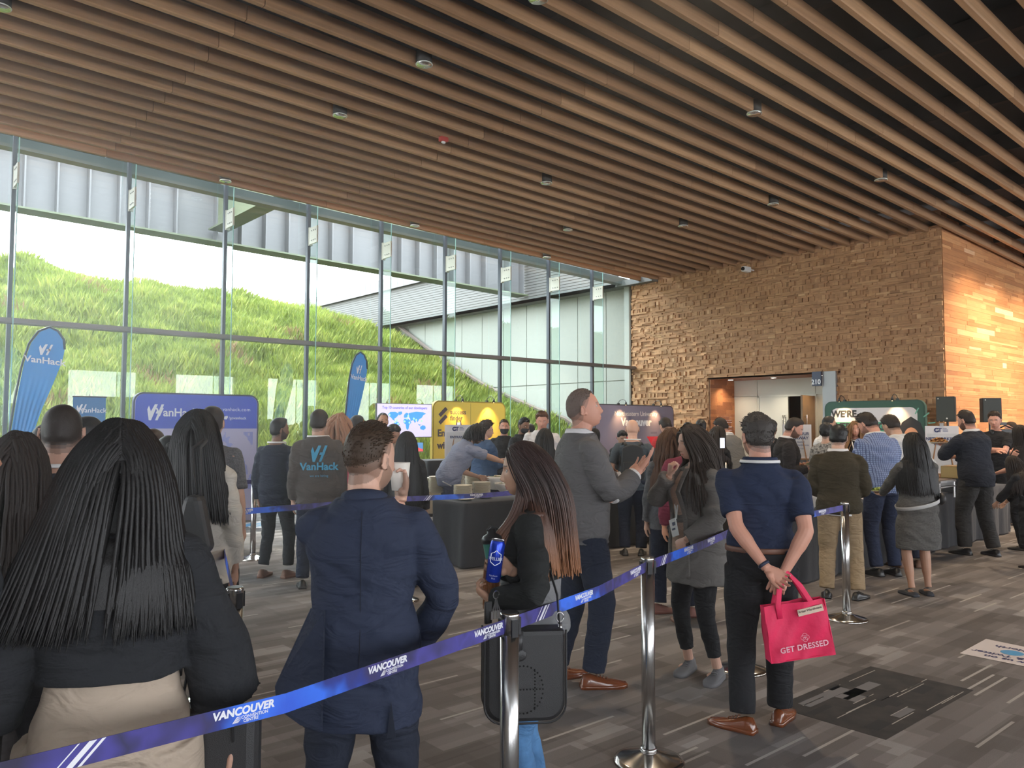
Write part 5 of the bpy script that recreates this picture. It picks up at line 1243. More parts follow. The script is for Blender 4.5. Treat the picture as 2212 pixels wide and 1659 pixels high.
# roll-up banner
pa, pb = onv(165, 860, 12.4), onv(222, 862, 12.4)
t = empty('roll_up_banner', ((pa[0]+pb[0])/2, 12.4, 0), label='narrow roll up banner, blue above grey, behind the bald man', cat='banner')
mb = MB(); mb.bb((-.21, -.002, .08), (.21, .002, 2.05)); mb.build('banner_sheet', M('banner_grey', (.40, .40, .46), .6), t)
mb = MB(); mb.bb((-.21, -.004, 1.66), (.21, -.002, 2.05)); mb.build('banner_header', M('banner_blue', (.05, .20, .45), .6), t)
mb = MB(); vh_logo(mb, -.10, 1.88, .13, -.006); mb.build('logo', white_i, t); txt(t, 'VanHack', .095, .05, 1.86, white_i, y=-.006, bold=.001); txt(t, 'without borders', .06, .0, 1.52, M('ink_dim', (.12, .12, .16), .6), y=-.005)
mb = MB(); mb.tube([(-.22, 0, 2.055), (.22, 0, 2.055)], .012, 8); mb.bb((-.23, -.08, 0), (.23, .08, .08)); mb.tube([(0, .02, .05), (0, .02, 2.09)], .008, 8); mb.build('cassette', steel_d, t)
# ---- foam board signs on easels
def board(pos, w_, h_, ztop, yaw, label, lines, grey=.66, lean=.0, easel=True):
    t = empty('sign_board', (pos[0], pos[1], 0), yaw, label=label, cat='sign')
    mb = MB(); mb.bb((-w_/2, 0, ztop-h_), (w_/2, .01, ztop)); mb.build('board', M('board_%d' % int(grey*100), (grey, grey*.97, grey), .5), t)
    mb = MB(); mb.bb((-w_/2+.03, -.002, ztop-h_+.03), (w_/2-.03, -.0, ztop-.13)); mb.build('board_field', M('board_f%d' % int(grey*100), (grey*.82, grey*.82, grey*.85), .5), t)
    # event mark: ring with a T
    mb = MB(); mb.tube([(-.075+.03*math.cos(a), -.004, ztop-.07+.03*math.sin(a)) for a in np.linspace(.6, 6.0, 16)], .010, 6); mb.bb((-.06, -.006, ztop-.05), (.0, -.003, ztop-.035)); mb.bb((-.035, -.006, ztop-.105), (-.02, -.003, ztop-.05)); mb.build('event_mark', M('ink_indigo', (.02, .03, .12), .5), t)
    for k in range(3): mb = MB(); mb.bb((.015, -.004, ztop-.05-.022*k), (.095-.02*(k == 0), -.002, ztop-.04-.022*k)); mb.build('mark_line', M('ink_dimblue', (.15, .17, .28), .5), t)
    for body, sz, z, mm in lines: txt(t, body, sz, 0, ztop-z, mm, y=-.005, bold=sz*.02)
    if easel:
        mb = MB()
        for s in (-1, 1): mb.tube([(s*.32, -.05, 0), (s*.03, .02, ztop+.08)], .012, 6)
        mb.tube([(0, .5, 0), (0, .03, ztop+.05)], .012, 6); mb.bb((-w_/2, -.03, ztop-h_-.02), (w_/2, .012, ztop-h_)); mb.build('easel', M('easel_wood', (.28, .14, .06), .6), t)
        mb = MB(); mb.box((0, .0, ztop+.02), (.06, .03, .05)); mb.build('clip', steel, t)
    return t
ind = M('ink_indigo', (.02, .03, .12), .5); dim = M('ink_dimblue', (.15, .17, .28), .5)
def yaw_to_cam(p): return math.atan2(p[1], p[0])-PI/2
p = ond(2034, 920, 13.4); board(p, .50, .80, p[2], yaw_to_cam(p), 'white foam board sign reading NETWORKING LUNCH beside the dark suit man', [('NETWORKING', .072, .22, ind), ('LUNCH', .072, .30, ind), ('WITH', .05, .45, ind)])
p = ond(1722, 917, 13.2); board(p, .44, .56, p[2], yaw_to_cam(p)+.0, 'tilted white sign on an easel reading ENTER OUR GIVEAWAY', [('ENTER OUR', .068, .155, ind), ('GIVEAWAY', .068, .225, ind), ('South Studio3', .040, .29, dim), ('Wireless Headphones', .040, .34, dim), ('WITH THE CODE', .03, .40, dim), ('BELOW', .03, .44, dim)])
p = ond(991, 918, 14.2); board(p, .50, .62, p[2], yaw_to_cam(p), 'pale grey event sign standing before the yellow booth wall', [('ENTRANCE', .06, .22, ind)], grey=.55)
# ---- loudspeakers
def speaker(x, y0, y1, dep, w_, label, yaw):
    a = ond(x, y0, dep); b_ = ond(x, y1, dep); h_ = a[2]-b_[2]; z0 = b_[2]
    t = empty('loudspeaker', (a[0], a[1], z0), yaw, label=label, cat='loudspeaker', group='black loudspeakers on poles')
    mb = MB(); mb.add([(-w_/2, -.15, 0), (w_/2, -.15, 0), (w_/2*.7, .15, 0), (-w_/2*.7, .15, 0), (-w_/2, -.15, h_), (w_/2, -.15, h_), (w_/2*.7, .15, h_), (-w_/2*.7, .15, h_)], [(3, 2, 1, 0), (4, 5, 6, 7), (0, 1, 5, 4), (1, 2, 6, 5), (2, 3, 7, 6), (3, 0, 4, 7)]); mb.build('cabinet', M('spk', (.022, .026, .026), .7, bump=(60, .3, .003)), t, bevel=.012)
    mb = MB(); mb.bb((-w_/2+.015, -.156, .02), (w_/2-.015, -.15, h_-.02)); mb.build('grille', M('spk_grille', (.028, .034, .032), .6, bump=(400, .6, .002)), t)
    mb = MB(); mb.ell((-w_*.36, -.16, h_-.04), (.012, .004, .012)); mb.ell((w_*.08, -.16, .06), (.016, .004, .016)); mb.build('badge', M('badge_silver', (.6, .6, .6), .3), t)
    s = empty('speaker_stand', (a[0], a[1], 0), yaw, label='black tripod pole under the '+label, cat='stand', group='loudspeaker stands')
    mb = MB(); mb.tube([(0, 0, .05), (0, 0, z0)], .018, 10); mb.build('pole', blackp, s)
    for k in range(3): mb = MB(); an = k*2.09; mb.tube([(0, 0, .75), (.5*math.cos(an), .5*math.sin(an), .015)], .012, 8); mb.build('leg', blackp, s)
speaker(2046, 857, 911, 15.2, .33, 'black loudspeaker nearer the block wall', yaw_to_cam(ond(2046, 860, 15.2))-.25)
speaker(2136, 860, 912, 15.0, .33, 'black loudspeaker in front of the plank wall', yaw_to_cam(ond(2136, 860, 15.0))+.35)
# ---- floor decals
def decal(pts, name_, label, matl): mb = MB(); mb.add([(a, b_, .003) for a, b_ in pts], [tuple(range(len(pts)))]); return mb.build(name_, matl, label=label, cat='floor sticker')
q = [onz(x, y, .003)[:2] for x, y in ((2130, 1380), (2073, 1411), (2245, 1446), (2290, 1413))]
o = decal(q, 'floor_decal', 'white floor sticker inviting people to follow on social media', M('decal_w', (.60, .55, .54), .4))
c = Vector((*((q[0]+q[1]+q[2]+q[3])/4), .004)); e1 = Vector((*(q[1]-q[0]), 0)).normalized(); e2 = Vector((*(q[0]-q[3]), 0)).normalized()
rt_ = Vector((*(q[1]-q[2]), 0)).normalized(); up_ = Vector((-rt_.y, rt_.x, 0));
if up_.dot(Vector((*(q[1]-q[0]), 0))) > 0: up_ = -up_
up_ = -Vector((*(q[0]-q[1]), 0)).normalized(); rt_ = Vector((-up_.y, up_.x, 0))*-1
w_ = (q[0]-q[1]); hgt_ = float(np.linalg.norm(w_))
mb = MB(); base_c = Vector((*((q[0]+q[1])/2), .0045))+Vector((*(q[3]-q[0]), 0)).normalized()*.36
for i, (body, dz, sz) in enumerate((('Follow us on', .17, .085), ('LinkedIn & Twitter', .08, .085), ('@eventNorth', -.17, .085))): text_on(mb, body, sz, base_c+up_*dz, rt_, up_, bold=.002, extrude=.0003)
mb.build('lettering', ind, o)
mb = MB(); 
for dx in (-.10, .10): mb.add([base_c+rt_*(dx+.075*math.cos(a))+up_*(-.045+.075*math.sin(a)) for a in np.linspace(0, 2*PI, 21)[:-1]], [tuple(range(20))])
mb.build('round_icon', M('decal_blue', (.06, .30, .55), .4), o)
q = [onz(x, y, .003)[:2] for x, y in ((515, 1131), (574, 1124), (590, 1140), (545, 1141))]
o = decal(q, 'floor_decal', 'white floor sticker with blue mark beyond the far post', M('decal_w')); c = sum([Vector((*a, .0045)) for a in q], Vector())/4
mb = MB(); vh_logo(mb, 0, 0, .42, 0); rt_ = Vector(RT).normalized(); fw_ = Vector(HFW); mb2 = MB(); mb2.add([c+rt_*v_[0]+fw_*v_[2]*1.6 for v_ in mb.v], mb.f); mb2.build('logo', M('decal_blue'), o)
# ---- chairs with draped backs, laptop and small buffet things
def banquet_chair(x, y, dep, label):
    p = ond(x, y, dep); t = empty('chair', (p[0], p[1], 0), yaw_to_cam(p), label=label, cat='chair', group='beige backed chairs')
    mb = MB(); mb.poly([(-.21, 0, .46), (.21, 0, .46), (.215, 0, .86), (.17, 0, .93), (-.17, 0, .93), (-.215, 0, .86)], .05, (0, 1, 0)); mb.build('backrest', M('chair_beige', (.40, .32, .22), .7), t, bevel=.01)
    mb = MB(); mb.bb((-.22, .0, .42), (.22, .44, .48)); mb.build('seat', M('chair_beige'), t, bevel=.015)
    for a in (-.2, .2):
        for b_ in (.02, .42): mb = MB(); mb.tube([(a, b_, .42), (a*1.05, b_, 0)], .013, 8); mb.build('leg', steel_d, t)
    return t
banquet_chair(925, 1000, 11.2, 'beige chair behind the plates beside the black haired woman')
lt = empty('laptop', (*onz(899, 977, 1.03)[:2], 1.03), yaw_to_cam(onz(899, 977, 1.03)), label='open laptop with red and blue screen on the dark counter', cat='laptop')
mb = MB(); mb.bb((-.17, -.02, 0), (.17, .22, .016)); mb.build('keyboard_base', steel_d, lt, bevel=.003)
mb = MB(); mb.poly([(-.17, .0, .016), (.17, .0, .016), (.17, .05, .235), (-.17, .05, .235)], .008, (0, 1, 0)); mb.build('lid', blackp, lt)
mb = MB(); mb.add([(-.16, -.002, .022), (.16, -.002, .022), (.16, .047, .228), (-.16, .047, .228)], [(0, 1, 2, 3)]); mb.build('screen', M('lap_blue', (.05, .15, .35), .3, emit=(.06, .18, .4), estr=.8), lt)
mb = MB(); mb.add([(-.16, -.004, .022), (.16, -.004, .022), (.16, .008, .07), (-.02, .024, .135), (-.16, .034, .17)], [(0, 1, 2, 3, 4)]); mb.build('screen_shape', M('lap_red', (.6, .04, .06), .3, emit=(.75, .06, .08), estr=.8), lt)
# chafing dish, stand, cups, cards on the long table
cd = empty('chafing_dish', (*onz(1960+55, 1075, .76)[:2], .762), .05, label='steel chafing dish with raised dark lid on the long table', cat='chafing dish')
mb = MB()
for a in (-.26, .26):
    for b_ in (-.17, .17): mb.tube([(a, b_, 0), (a, b_, .22)], .012, 8)
mb.bb((-.28, -.19, .20), (.28, .19, .225)); mb.bb((-.28, -.19, .14), (.28, -.18, .155)); mb.build('frame', steel, cd)
mb = MB(); mb.bb((-.25, -.165, .15), (.25, .165, .235)); mb.build('water_pan', steel_d, cd, bevel=.01)
mb = MB(); mb.poly([(-.27, .15, .24), (.27, .15, .24), (.25, .20, .46), (.2, .21, .50), (-.2, .21, .50), (-.25, .20, .46)], .03, (0, 1, .1)); mb.build('lid', M('lid_brass', (.20, .17, .11), .3, .8), cd, bevel=.01)
bx = empty('gold_tray', (*onz(2066, 1062, .76)[:2], .95), .1, label='gold metal tray box beside the chafing dish', cat='tray')
mb = MB(); mb.bb((-.2, -.14, 0), (.2, .14, .17)); mb.build('tray', M('brass', (.45, .31, .12), .35, .7), bx, bevel=.01)
mb = MB(); mb.bb((-.19, -.13, -.188), (.19, .13, 0)); mb.build('stand', blackp, bx)
cards = [(1877, 1080, .16, 'menu'), (1900, 1077, .10, 'second'), (1877, 1088, .07, 'small'), (1860, 1076, .09, 'tilted'), (2030, 1073, .12, 'near dish'), (2018, 1071, .10, 'flat'), (2072, 1068, .10, 'tent'), (2160, 1052, .12, 'far')]
clab = ['white menu sheet on the long table beside the grey dress', 'pink white paper lying next to the menu sheet', 'small white card hanging at the table edge', 'slanted white card near the olive jacket elbow', 'white tent card in front of the chafing dish', 'flat white card left of the tent card', 'small white card under the glass jars', 'folded white napkin at the far end of the table']
for (x, y, s_, _), l_ in zip(cards, clab):
    p = onz(x, y, .765); p[1] = max(p[1], 4.5); mb = MB(); R = Matrix.Rotation(random.uniform(-.6, .6), 3, 'Z') @ Matrix.Rotation(.12, 3, 'X'); mb.box((0, 0, 0), (s_, s_*.7, .002), 0, 0, R); o = mb.build('table_card', M('paper', (.62, .56, .55), .6), label=l_, cat='card', group='cards on the long table'); o.location = (p[0], p[1], .775)
gl = M('jar_glass', (.35, .28, .2), .1, alpha=.55, spec=.8)
for k, (x, y) in enumerate(((2050, 1052), (2061, 1054), (2070, 1056), (2056, 1062))):
    p = onz(x, y, .765); p[1] = max(p[1], 4.5); j = empty('jar', (p[0], p[1], .762), label='small glass condiment jar, %s' % ['with the tall amber neck', 'in the middle of the cluster', 'closest to the dark suit', 'in front of the cluster'][k], cat='jar', group='condiment jars on the long table')
    mb = MB(); mb.lathe([(0, 0), (.03, 0), (.033, .05), (.03, .07), (.018, .085), (.018, .10+.04*(k == 0)), (0, .10+.04*(k == 0))], seg=18); mb.build('glass', gl, j, smooth=True)
    mb = MB(); mb.lathe([(0, .10), (.02, .10), (.02, .115), (0, .115)], (0, 0, .04*(k == 0)), 16); mb.build('lid', M('lid_amber', (.35, .12, .03), .4), j)
for k, (x, y) in enumerate(((1392, 1040), (1410, 1042), (1452, 1040), (1740, 1040))): pass
heat = empty('heat_lamp', (*onv(2168, 1046, 4.66)[:2], .762), label='copper heat lamp glowing over the far end of the buffet', cat='lamp')
mb = MB(); mb.tube([(0, .25, 0), (0, .25, .75), (0, .1, .86), (0, 0, .80)], .012, 8); mb.lathe([(0, 0), (.12, 0), (.12, .015), (0, .015)], (0, .25, 0), 24); mb.build('stand', steel_d, heat, smooth=True)
mb = MB(); mb.lathe([(.02, .82), (.05, .80), (.11, .70), (.105, .70), (.045, .79)], seg=24); mb.build('lamp_shade', M('copper', (.7, .32, .16), .2, 1.0), heat, smooth=True)
mb = MB(); mb.ell((0, 0, .72), (.04, .04, .04)); mb.build('lamp_bulb', M('bulb_warm'), heat)
lamp('SPOT', 'heat_lamp_light', (*onv(2168, 1046, 4.66)[:2], 1.42), 60, (1, .55, .25), aim=(*onv(2168, 1046, 4.6)[:2], .7), spot_size=2.2, spot_blend=.6, shadow_soft_size=.04)
lamp('SPOT', 'floor_glow_lamp', (13.6, 3.2, zc(13.6)-.05), 420, (1, .70, .45), aim=(14.2, 3.7, 0), spot_size=.55, spot_blend=.9, shadow_soft_size=.06)
# steel urns and cups on the near bar by the white doorway
for k, (x, y, l_) in enumerate(((1723, 985, 'left cup'), (1752, 986, 'mid cup'), (1778, 985, 'right cup'))):
    p = onz(x, y, 1.07); p = ond(x, y, 14.6); mb = MB(); mb.lathe([(0, 0), (.032, 0), (.04, .08), (.037, .08), (.03, .004), (0, .004)], seg=20); o = mb.build('cup', white_c, smooth=True, label='white cup on the dark bar, ' + ['under the giveaway sign', 'between the two other cups', 'beside the patterned blouse'][k], cat='cup', group='cups on the dark bar'); o.location = (min(max(p[0], 11.6), 15.8), 8.48, 1.062)
cf = empty('coffee_urn', (12.5, 6.85, 0), label='steel coffee urn with red label behind the grey blazer man', cat='urn') if False else None
# ================================================================ THE CROWD
def fab(name, c, rough=.85, sc=300, st=.3, vary=None, **k):
    if 'fab_'+name in MATS: return MATS['fab_'+name]
    mt = M('fab_'+name, c, rough, bump=(sc, st, .002), spec=.25, vary=vary, **k); nt = mt.node_tree
    fine = [n for n in nt.nodes if n.type == 'BUMP'][0]; tc = nt.nodes.new('ShaderNodeTexCoord'); n = nt.nodes.new('ShaderNodeTexNoise'); b2 = nt.nodes.new('ShaderNodeBump'); mp = nt.nodes.new('ShaderNodeMapping')
    mp.inputs['Scale'].default_value = (1.0, 1.0, 2.1); mp.inputs['Rotation'].default_value = (.5, .35, 0); n.inputs['Scale'].default_value = 6.5; n.inputs['Detail'].default_value = 2.5; n.inputs['Distortion'].default_value = 1.6
    nt.links.new(tc.outputs['Object'], mp.inputs[0]); nt.links.new(mp.outputs[0], n.inputs['Vector']); nt.links.new(n.outputs[0], b2.inputs['Height']); b2.inputs['Strength'].default_value = .55; b2.inputs['Distance'].default_value = .035
    nt.links.new(b2.outputs[0], fine.inputs['Normal']); return mt
def hairm(name, c, rough=.55): return M('hair_'+name, c, rough, bump=(260, .5, .002), spec=.3)
HK = dict(c=(.012, .010, .010), m=hairm('black', (.011, .010, .010), .45)); HD = dict(c=(.02, .014, .010), m=hairm('darkbrown', (.022, .015, .012)))
HB = dict(c=(.05, .03, .018), m=hairm('brown', (.050, .030, .018))); HG = dict(c=(.05, .045, .04), m=hairm('grizzled', (.045, .038, .034), .6)); HR_ = dict(c=(.12, .05, .02), m=hairm('auburn', (.12, .05, .024))); HL = dict(c=(.25, .13, .05), m=hairm('blond', (.22, .115, .05)))
def H(base, style, **k): d = dict(base); d['style'] = style; d.update(k); return d
SK = dict(fair=(.56, .33, .24), pink=(.55, .27, .19), tan=(.38, .20, .125), brown=(.20, .10, .06), olive=(.42, .24, .16), dim=(.44, .25, .18))
navy_suit = fab('navy_suit', (.022, .029, .055), .8); jean_d = fab('jean_dark', (.018, .022, .036)); jean_b = fab('jean_blue', (.07, .17, .33), vary=(14, .25)); black_c = fab('black', (.013, .013, .015)); black_s = fab('black_soft', (.020, .021, .024)); grey_bl = fab('grey_blazer', (.105, .10, .10), .75, 500, .4); white_s = fab('white_shirt', (.62, .60, .60), .7)
navy_t = fab('navy_tee', (.016, .024, .055)); navy_d = fab('navy_dark', (.012, .016, .032)); char = fab('charcoal', (.04, .042, .048)); khaki = fab('khaki', (.27, .19, .11), vary=(5, .12)); cream = fab('cream', (.50, .46, .40), .75); beige_p = fab('beige_pants', (.40, .32, .25), .8, 120, .3); olive = fab('olive', (.035, .027, .014)); maroon = fab('maroon', (.15, .02, .04))
red = fab('red', (.45, .03, .035)); pink = fab('pink', (.55, .10, .16)); dustpink = fab('dusty_pink', (.45, .24, .27)); slate = fab('slate', (.055, .07, .085)); grey_k = fab('grey_knit', (.135, .125, .115), .95, 90, .6); grey_d = fab('grey_dress', (.085, .08, .075), .95, 120, .5, vary=(60, .18)); lblue = fab('light_blue', (.20, .22, .30)); mblue = fab('mid_blue', (.04, .075, .15)); taupe = fab('taupe', (.075, .065, .058), .9); brn = M('shoe_brown', (.16, .045, .015), .22, coat=.3); brn2 = M('shoe_tan', (.14, .065, .035), .6); blk_sh = M('shoe_black', (.015, .014, .014), .35); gry_sh = M('shoe_grey', (.14, .135, .14), .85); cream_sole = M('sole_cream', (.55, .49, .38), .6); white_sole = M('sole_white', (.5, .48, .47), .6); beige_top = fab('beige_top', (.36, .25, .19)); tan_sh = fab('tan_shirt', (.33, .26, .21)); maskm = M('mask_black', (.02, .022, .026), .8); heather = fab('heather', (.10, .10, .105), .9, 90, .5, vary=(90, .4)); print_b = fab('print_blouse', (.22, .21, .20), vary=(40, 1.0)); grey_j = fab('grey_jean', (.12, .12, .13)); dkgrey_t = fab('trouser_grey', (.035, .033, .032))
def check_mat():
    mt, nt, b = _new('fab_check'); b.inputs['Roughness'].default_value = .8
    tc = nt.nodes.new('ShaderNodeTexCoord'); ck = nt.nodes.new('ShaderNodeTexBrick'); ck.offset = 0; ck.inputs['Scale'].default_value = 1; ck.inputs['Brick Width'].default_value = .022; ck.inputs['Row Height'].default_value = .022; ck.inputs['Mortar Size'].default_value = .0035
    mp = nt.nodes.new('ShaderNodeMapping'); mp.inputs['Rotation'].default_value = (PI/2, 0, 0); nt.links.new(tc.outputs['Object'], mp.inputs[0]); nt.links.new(mp.outputs[0], ck.inputs['Vector'])
    ck.inputs['Color1'].default_value = (.24, .30, .46, 1); ck.inputs['Color2'].default_value = (.22, .28, .44, 1); ck.inputs['Mortar'].default_value = (.05, .07, .16, 1); nt.links.new(ck.outputs[0], b.inputs['Base Color']); return mt
check = check_mat()
def ombre():
    mt, nt, b = _new('hair_ombre'); b.inputs['Roughness'].default_value = .42; b.inputs['Specular IOR Level'].default_value = .4
    tc = nt.nodes.new('ShaderNodeTexCoord'); sp = nt.nodes.new('ShaderNodeSeparateXYZ'); r = nt.nodes.new('ShaderNodeValToRGB'); mr = nt.nodes.new('ShaderNodeMapRange')
    nt.links.new(tc.outputs['Object'], sp.inputs[0]); nt.links.new(sp.outputs['Z'], mr.inputs[0]); mr.inputs[1].default_value = 1.02; mr.inputs[2].default_value = 1.50; nt.links.new(mr.outputs[0], r.inputs[0])
    el = r.color_ramp.elements; el[0].position = .05; el[0].color = (.30, .12, .045, 1); el[1].position = .85; el[1].color = (.035, .019, .017, 1); e = el.new(.5); e.color = (.09, .038, .022, 1); nt.links.new(r.outputs[0], b.inputs['Base Color'])
    _bump(nt, b, 260, .4, .002); return mt
omb = ombre()
def hh(x, y, dep, up=.0): return float(ond(x, y, dep)[2])/.995+up
def T(kind, m, **k): d = dict(kind=kind, m=m); d.update(k); return d
PP = {}
def add(key, x, y, dep, **k):
    if 'h' not in k: k['h'] = hh(x, y, dep)-.01
    PP[key] = person(x, dep, **k); return PP[key]
sole_b = M('sole_dark', (.03, .025, .022), .6)
# --- nearest: woman with very long black hair, black balloon top, beige trousers
add('w1', 262, 918, 2.08, face=2, sex='f', near=2, wide=1.12, hair=H(HK, 'long', end=1.24, n=2600, spread=.55, side=-.42, ragged=.7, wave=.12, front=0, r=.0036, t=.026), skin=SK['dim'],
    top=T('sweater', fab('black_knit', (.022, .023, .026), .95, 160, .6), fit=.034, hem=1.08, sleeve=.80, bell=.055, fold=1.8), bottom=dict(m=beige_p, fit=.05, waist=1.13, label='beige wide trousers'), lanyard=True,
    arms={'R': dict(w=(.34, .02, .80), e=(1, -.5, 0), curl=.7), 'L': dict(w=(.37, .06, .80), e=(1, -.5, 0))}, feet={'R': (.14, 0, 8), 'L': (.14, 0, 8)}, shoes=dict(m=blk_sh), label='person with very long black hair, black balloon sleeve top and beige trousers, nearest the camera')
# --- navy suit man
n1 = add('m1', 790, 918, 2.72, face=4, near=2, wide=1.02, head=(42, 2, 0), skin=SK['fair'], beard='stubble', hair=H(HB, 'short', t=.013, len=.018, n=900, fade=.06, crop=.035, comb=.5, combf=.3, rough=.001), top=T('shirt', white_s, fit=.012),
    jacket=T('blazer', navy_suit, hem=.71, skirt=.012, fold=1.5, name='suit_jacket', sleeve=.93), bottom=dict(m=jean_d, fit=.016, label='dark jeans'), shoes=dict(m=blk_sh),
    arms={'R': dict(w=(.185, .17, .92), e=(1, -.55, 0), d=(-.2, .3, -1), n=(-1, 0, 0)), 'L': dict(w=(-.125, .15, 1.46), e=(.9, .4, -.9), d=(-.05, .25, 1), n=(.6, -.5, .2), curl=.8)}, feet={'R': (.15, 0, 10), 'L': (.15, 0, 10)}, label='person in a navy suit jacket and dark jeans seen from behind, arms bent')
mb = MB()                                           # thrown back jacket flap and the standing collar
b_ = n1['bend']; s_ = n1['s']
vs = [(-.12, -.13, 1.12), (-.185, .0, 1.10), (-.30, -.03, .84), (-.285, -.07, .78), (-.20, -.11, .735), (-.12, -.16, .73)]
mb.poly([tuple(Vector(v)*s_) for v in vs], .012, (0.3, -1, 0)); o = mb.build('jacket_flap', navy_suit, n1['root'], smooth=False); md = o.modifiers.new('b', 'BEVEL'); md.width = .005; md.segments = 2
mb = MB(); pts = []
for a in np.linspace(-.25, PI+.25, 25): pts.append(tuple(b_((.078*math.cos(a), -.014-.074*math.sin(a), 1.480+.024*math.sin(a)))*s_))
mb.tube(pts, [(.024, .008)]*25, 10, up=(0, 0, 1)); mb.build('jacket_collar', navy_suit, n1['root'], smooth=True)
c0 = n1['tow']((.12, .165, 1.555)); t = empty('cup', c0, label='white paper cup held at the mouth of the navy suit man', cat='cup')
mb = MB(); mb.lathe([(0, -.05), (.028, -.05), (.038, .05), (.035, .05), (0, -.045)], seg=24); mb.build('cup_wall', white_c, t, smooth=True)
# --- woman with the can
CANW = Vector(ond(1070, 1212, 3.0)); H2_ = hh(1150, 955, 3.2)-.01
_p = ond(1150, 900, 3.2); _az = math.atan2(_p[1], _p[0])-math.radians(-82); _Mi = (Matrix.Translation((_p[0], _p[1], 0)) @ Matrix.Rotation(_az-PI/2, 4, 'Z')).inverted(); CL_ = (_Mi @ CANW)*(1.75/H2_)
_d = Vector((.12, .72, .42)).normalized(); _w = CL_-_d*.062+Vector((.042, -.012, -.015)); _w2 = CL_+Vector((.03, .02, -.17))
can = add('w2', 1150, 955, 3.2, face=-82, sex='f', near=2, wide=1.0, head=(-4, 4, 0), nose=1.0, skin=SK['olive'], lips=(.35, .13, .11), hair=H(dict(c=(.03, .02, .015), m=omb), 'long', end=1.27, n=1400, front=0, back=.3, r=.0040, ragged=1.6, t=.014, spread=.0),
    top=T('sweater', fab('heather_grey', (.17, .17, .175), .9, 200, .3), fit=.024, sleeve=0, hem=.93, fold=1.5), jacket=T('sweater', fab('black_sleeve', (.016, .017, .017)), fit=.032, sleeve=.97, hem=1.16, ztop=1.455, name='black_yoke', fold=1.5),
    bottom=dict(m=jean_b, fit=.012, label='blue jeans'), shoes=dict(m=white_c, kind='sneaker'), arms={'R': dict(w=tuple(_w), abs=True, e=(1, -.5, -.9), d=tuple(_d), n=(-1, .15, 0), curl=.82, thumb=.5), 'L': dict(w=tuple(_w2), abs=True, e=(-.75, -.35, -.8), d=(.35, .8, .45), n=(.6, .1, .8), curl=.9)}, label='person with long brown hair turning orange, grey and black sweater, holding a blue can')
# --- grey blazer man
gm_ = add('m2', 1258, 842, 5.2, face=72, near=2, wide=1.08, lean=-1, head=(14, -12, 0), neckf=.01, skin=SK['pink'], nose=.95, hair=H(dict(c=(.15, .10, .08), m=hairm('greying', (.13, .095, .08), .7)), 'short', t=.007, n=500, len=.008, fade=.05, crop=.02, rough=.001), top=T('shirt', white_s, fit=.009, sleeve=.94), collar=white_s, jacket=T('blazer', grey_bl, hem=.84, fold=1.6, sleeve=.90, name='blazer'),
    bottom=dict(m=fab('navy_trouser', (.016, .021, .038)), fit=.018, label='dark navy trousers'), shoes=dict(m=brn, sole=sole_b), arms={'R': dict(w=(.16, .30, 1.27), e=(.4, -.7, -1), d=(.05, .55, .65), n=(-.35, -.55, .6), curl=.18, spread=.22, thumb=1.0), 'L': dict(w=(.10, .33, 1.22), e=(.4, -.7, -1), d=(-.1, .6, .5), n=(-.5, -.2, .7), curl=.25, spread=.2, thumb=1.0)},
    feet={'R': (.10, .06, 6), 'L': (.11, -.10, 10)}, label='tall person in a grey blazer and white shirt gesturing with open hands')
# --- grey cardigan woman
cd_ = add('w3', 1503, 919, 5.35, face=-128, sex='f', near=2, wide=1.08, head=(8, 6, 0), skin=SK['fair'], hair=H(HD, 'long', end=1.16, n=1100, wave=.7, front=0, back=.25, spread=.2, r=.005, t=.018, m=hairm('umber', (.040, .026, .019))), top=T('sweater', beige_top, fit=.016, hem=.86, name='top'), jacket=T('coat', grey_k, fit=.046, hem=.66, flare=.05, fold=2.2, name='cardigan', ztop=1.45),
    bottom=dict(m=black_c, fit=.012, len=.90, taper=-.012), shoes=dict(m=gry_sh, kind='sneaker', sole=cream_sole, lace=M('lace_grey', (.3, .28, .27), .8)), arms={'R': dict(w=(.035, .205, 1.40), e=(.9, -.1, -.9), d=(-.2, .0, 1), n=(-.2, -1, 0), curl=1.15, thumb=.8), 'L': dict(w=(.13, .20, .97), e=(.9, -.7, -.2), d=(-.7, .3, -.5), n=(-.2, -1, -.3), curl=1.0)},
    feet={'R': (.12, .02, -30), 'L': (.13, -.03, 32)}, label='person in a long grey cardigan with a hand held at the mouth')
mb = MB(); s_ = cd_['s']; b_ = cd_['bend']                 # open front: beige top panel, lanyard and badge seen between the cardigan edges
for sd in (-1, 1):
    rows = []
    for z in np.linspace(1.44, .70, 16):
        rx, ry, oy = cd_['trow'](max(z, .88), .052); x_ = (.040+.10*(1.44-z))*sd; rows.append((x_, oy+ry*math.sqrt(max(0, 1-(x_/rx)**2))+.010+(.02*(.88-z)/.2 if z < .88 else 0), z))
    mb.tube([tuple(b_(r)*s_) for r in rows], [(.022, .009)]*16, 8, up=(1, 0, 0))
mb.build('cardigan_edge', grey_k, cd_['root'], smooth=True)
mb = MB()
def fpan(a, t):
    z = 1.43-.62*t; w_ = (.040+.10*(1.44-z)); x_ = (2*a-1)*w_; rx, ry, oy = cd_['trow'](max(z, .88), .052); return tuple(b_((x_, oy+ry*math.sqrt(max(0, 1-(x_/rx)**2))+.006, z))*s_)
mb.grid(fpan, 10, 24); mb.build('inner_top', beige_top, cd_['root'], smooth=True)
mb = MB()
for sd in (-1, 1): mb.tube([tuple(b_((sd*.055*(1-t), .105+.075*math.sin(min(1, t*1.5)*1.3), 1.44-.34*t))*s_) for t in np.linspace(0, 1, 9)], [(.0085, .002)]*9, 6, up=(1, 0, 0))
mb.build('lanyard', M('lanyard_white', (.62, .61, .60), .6), cd_['root'])
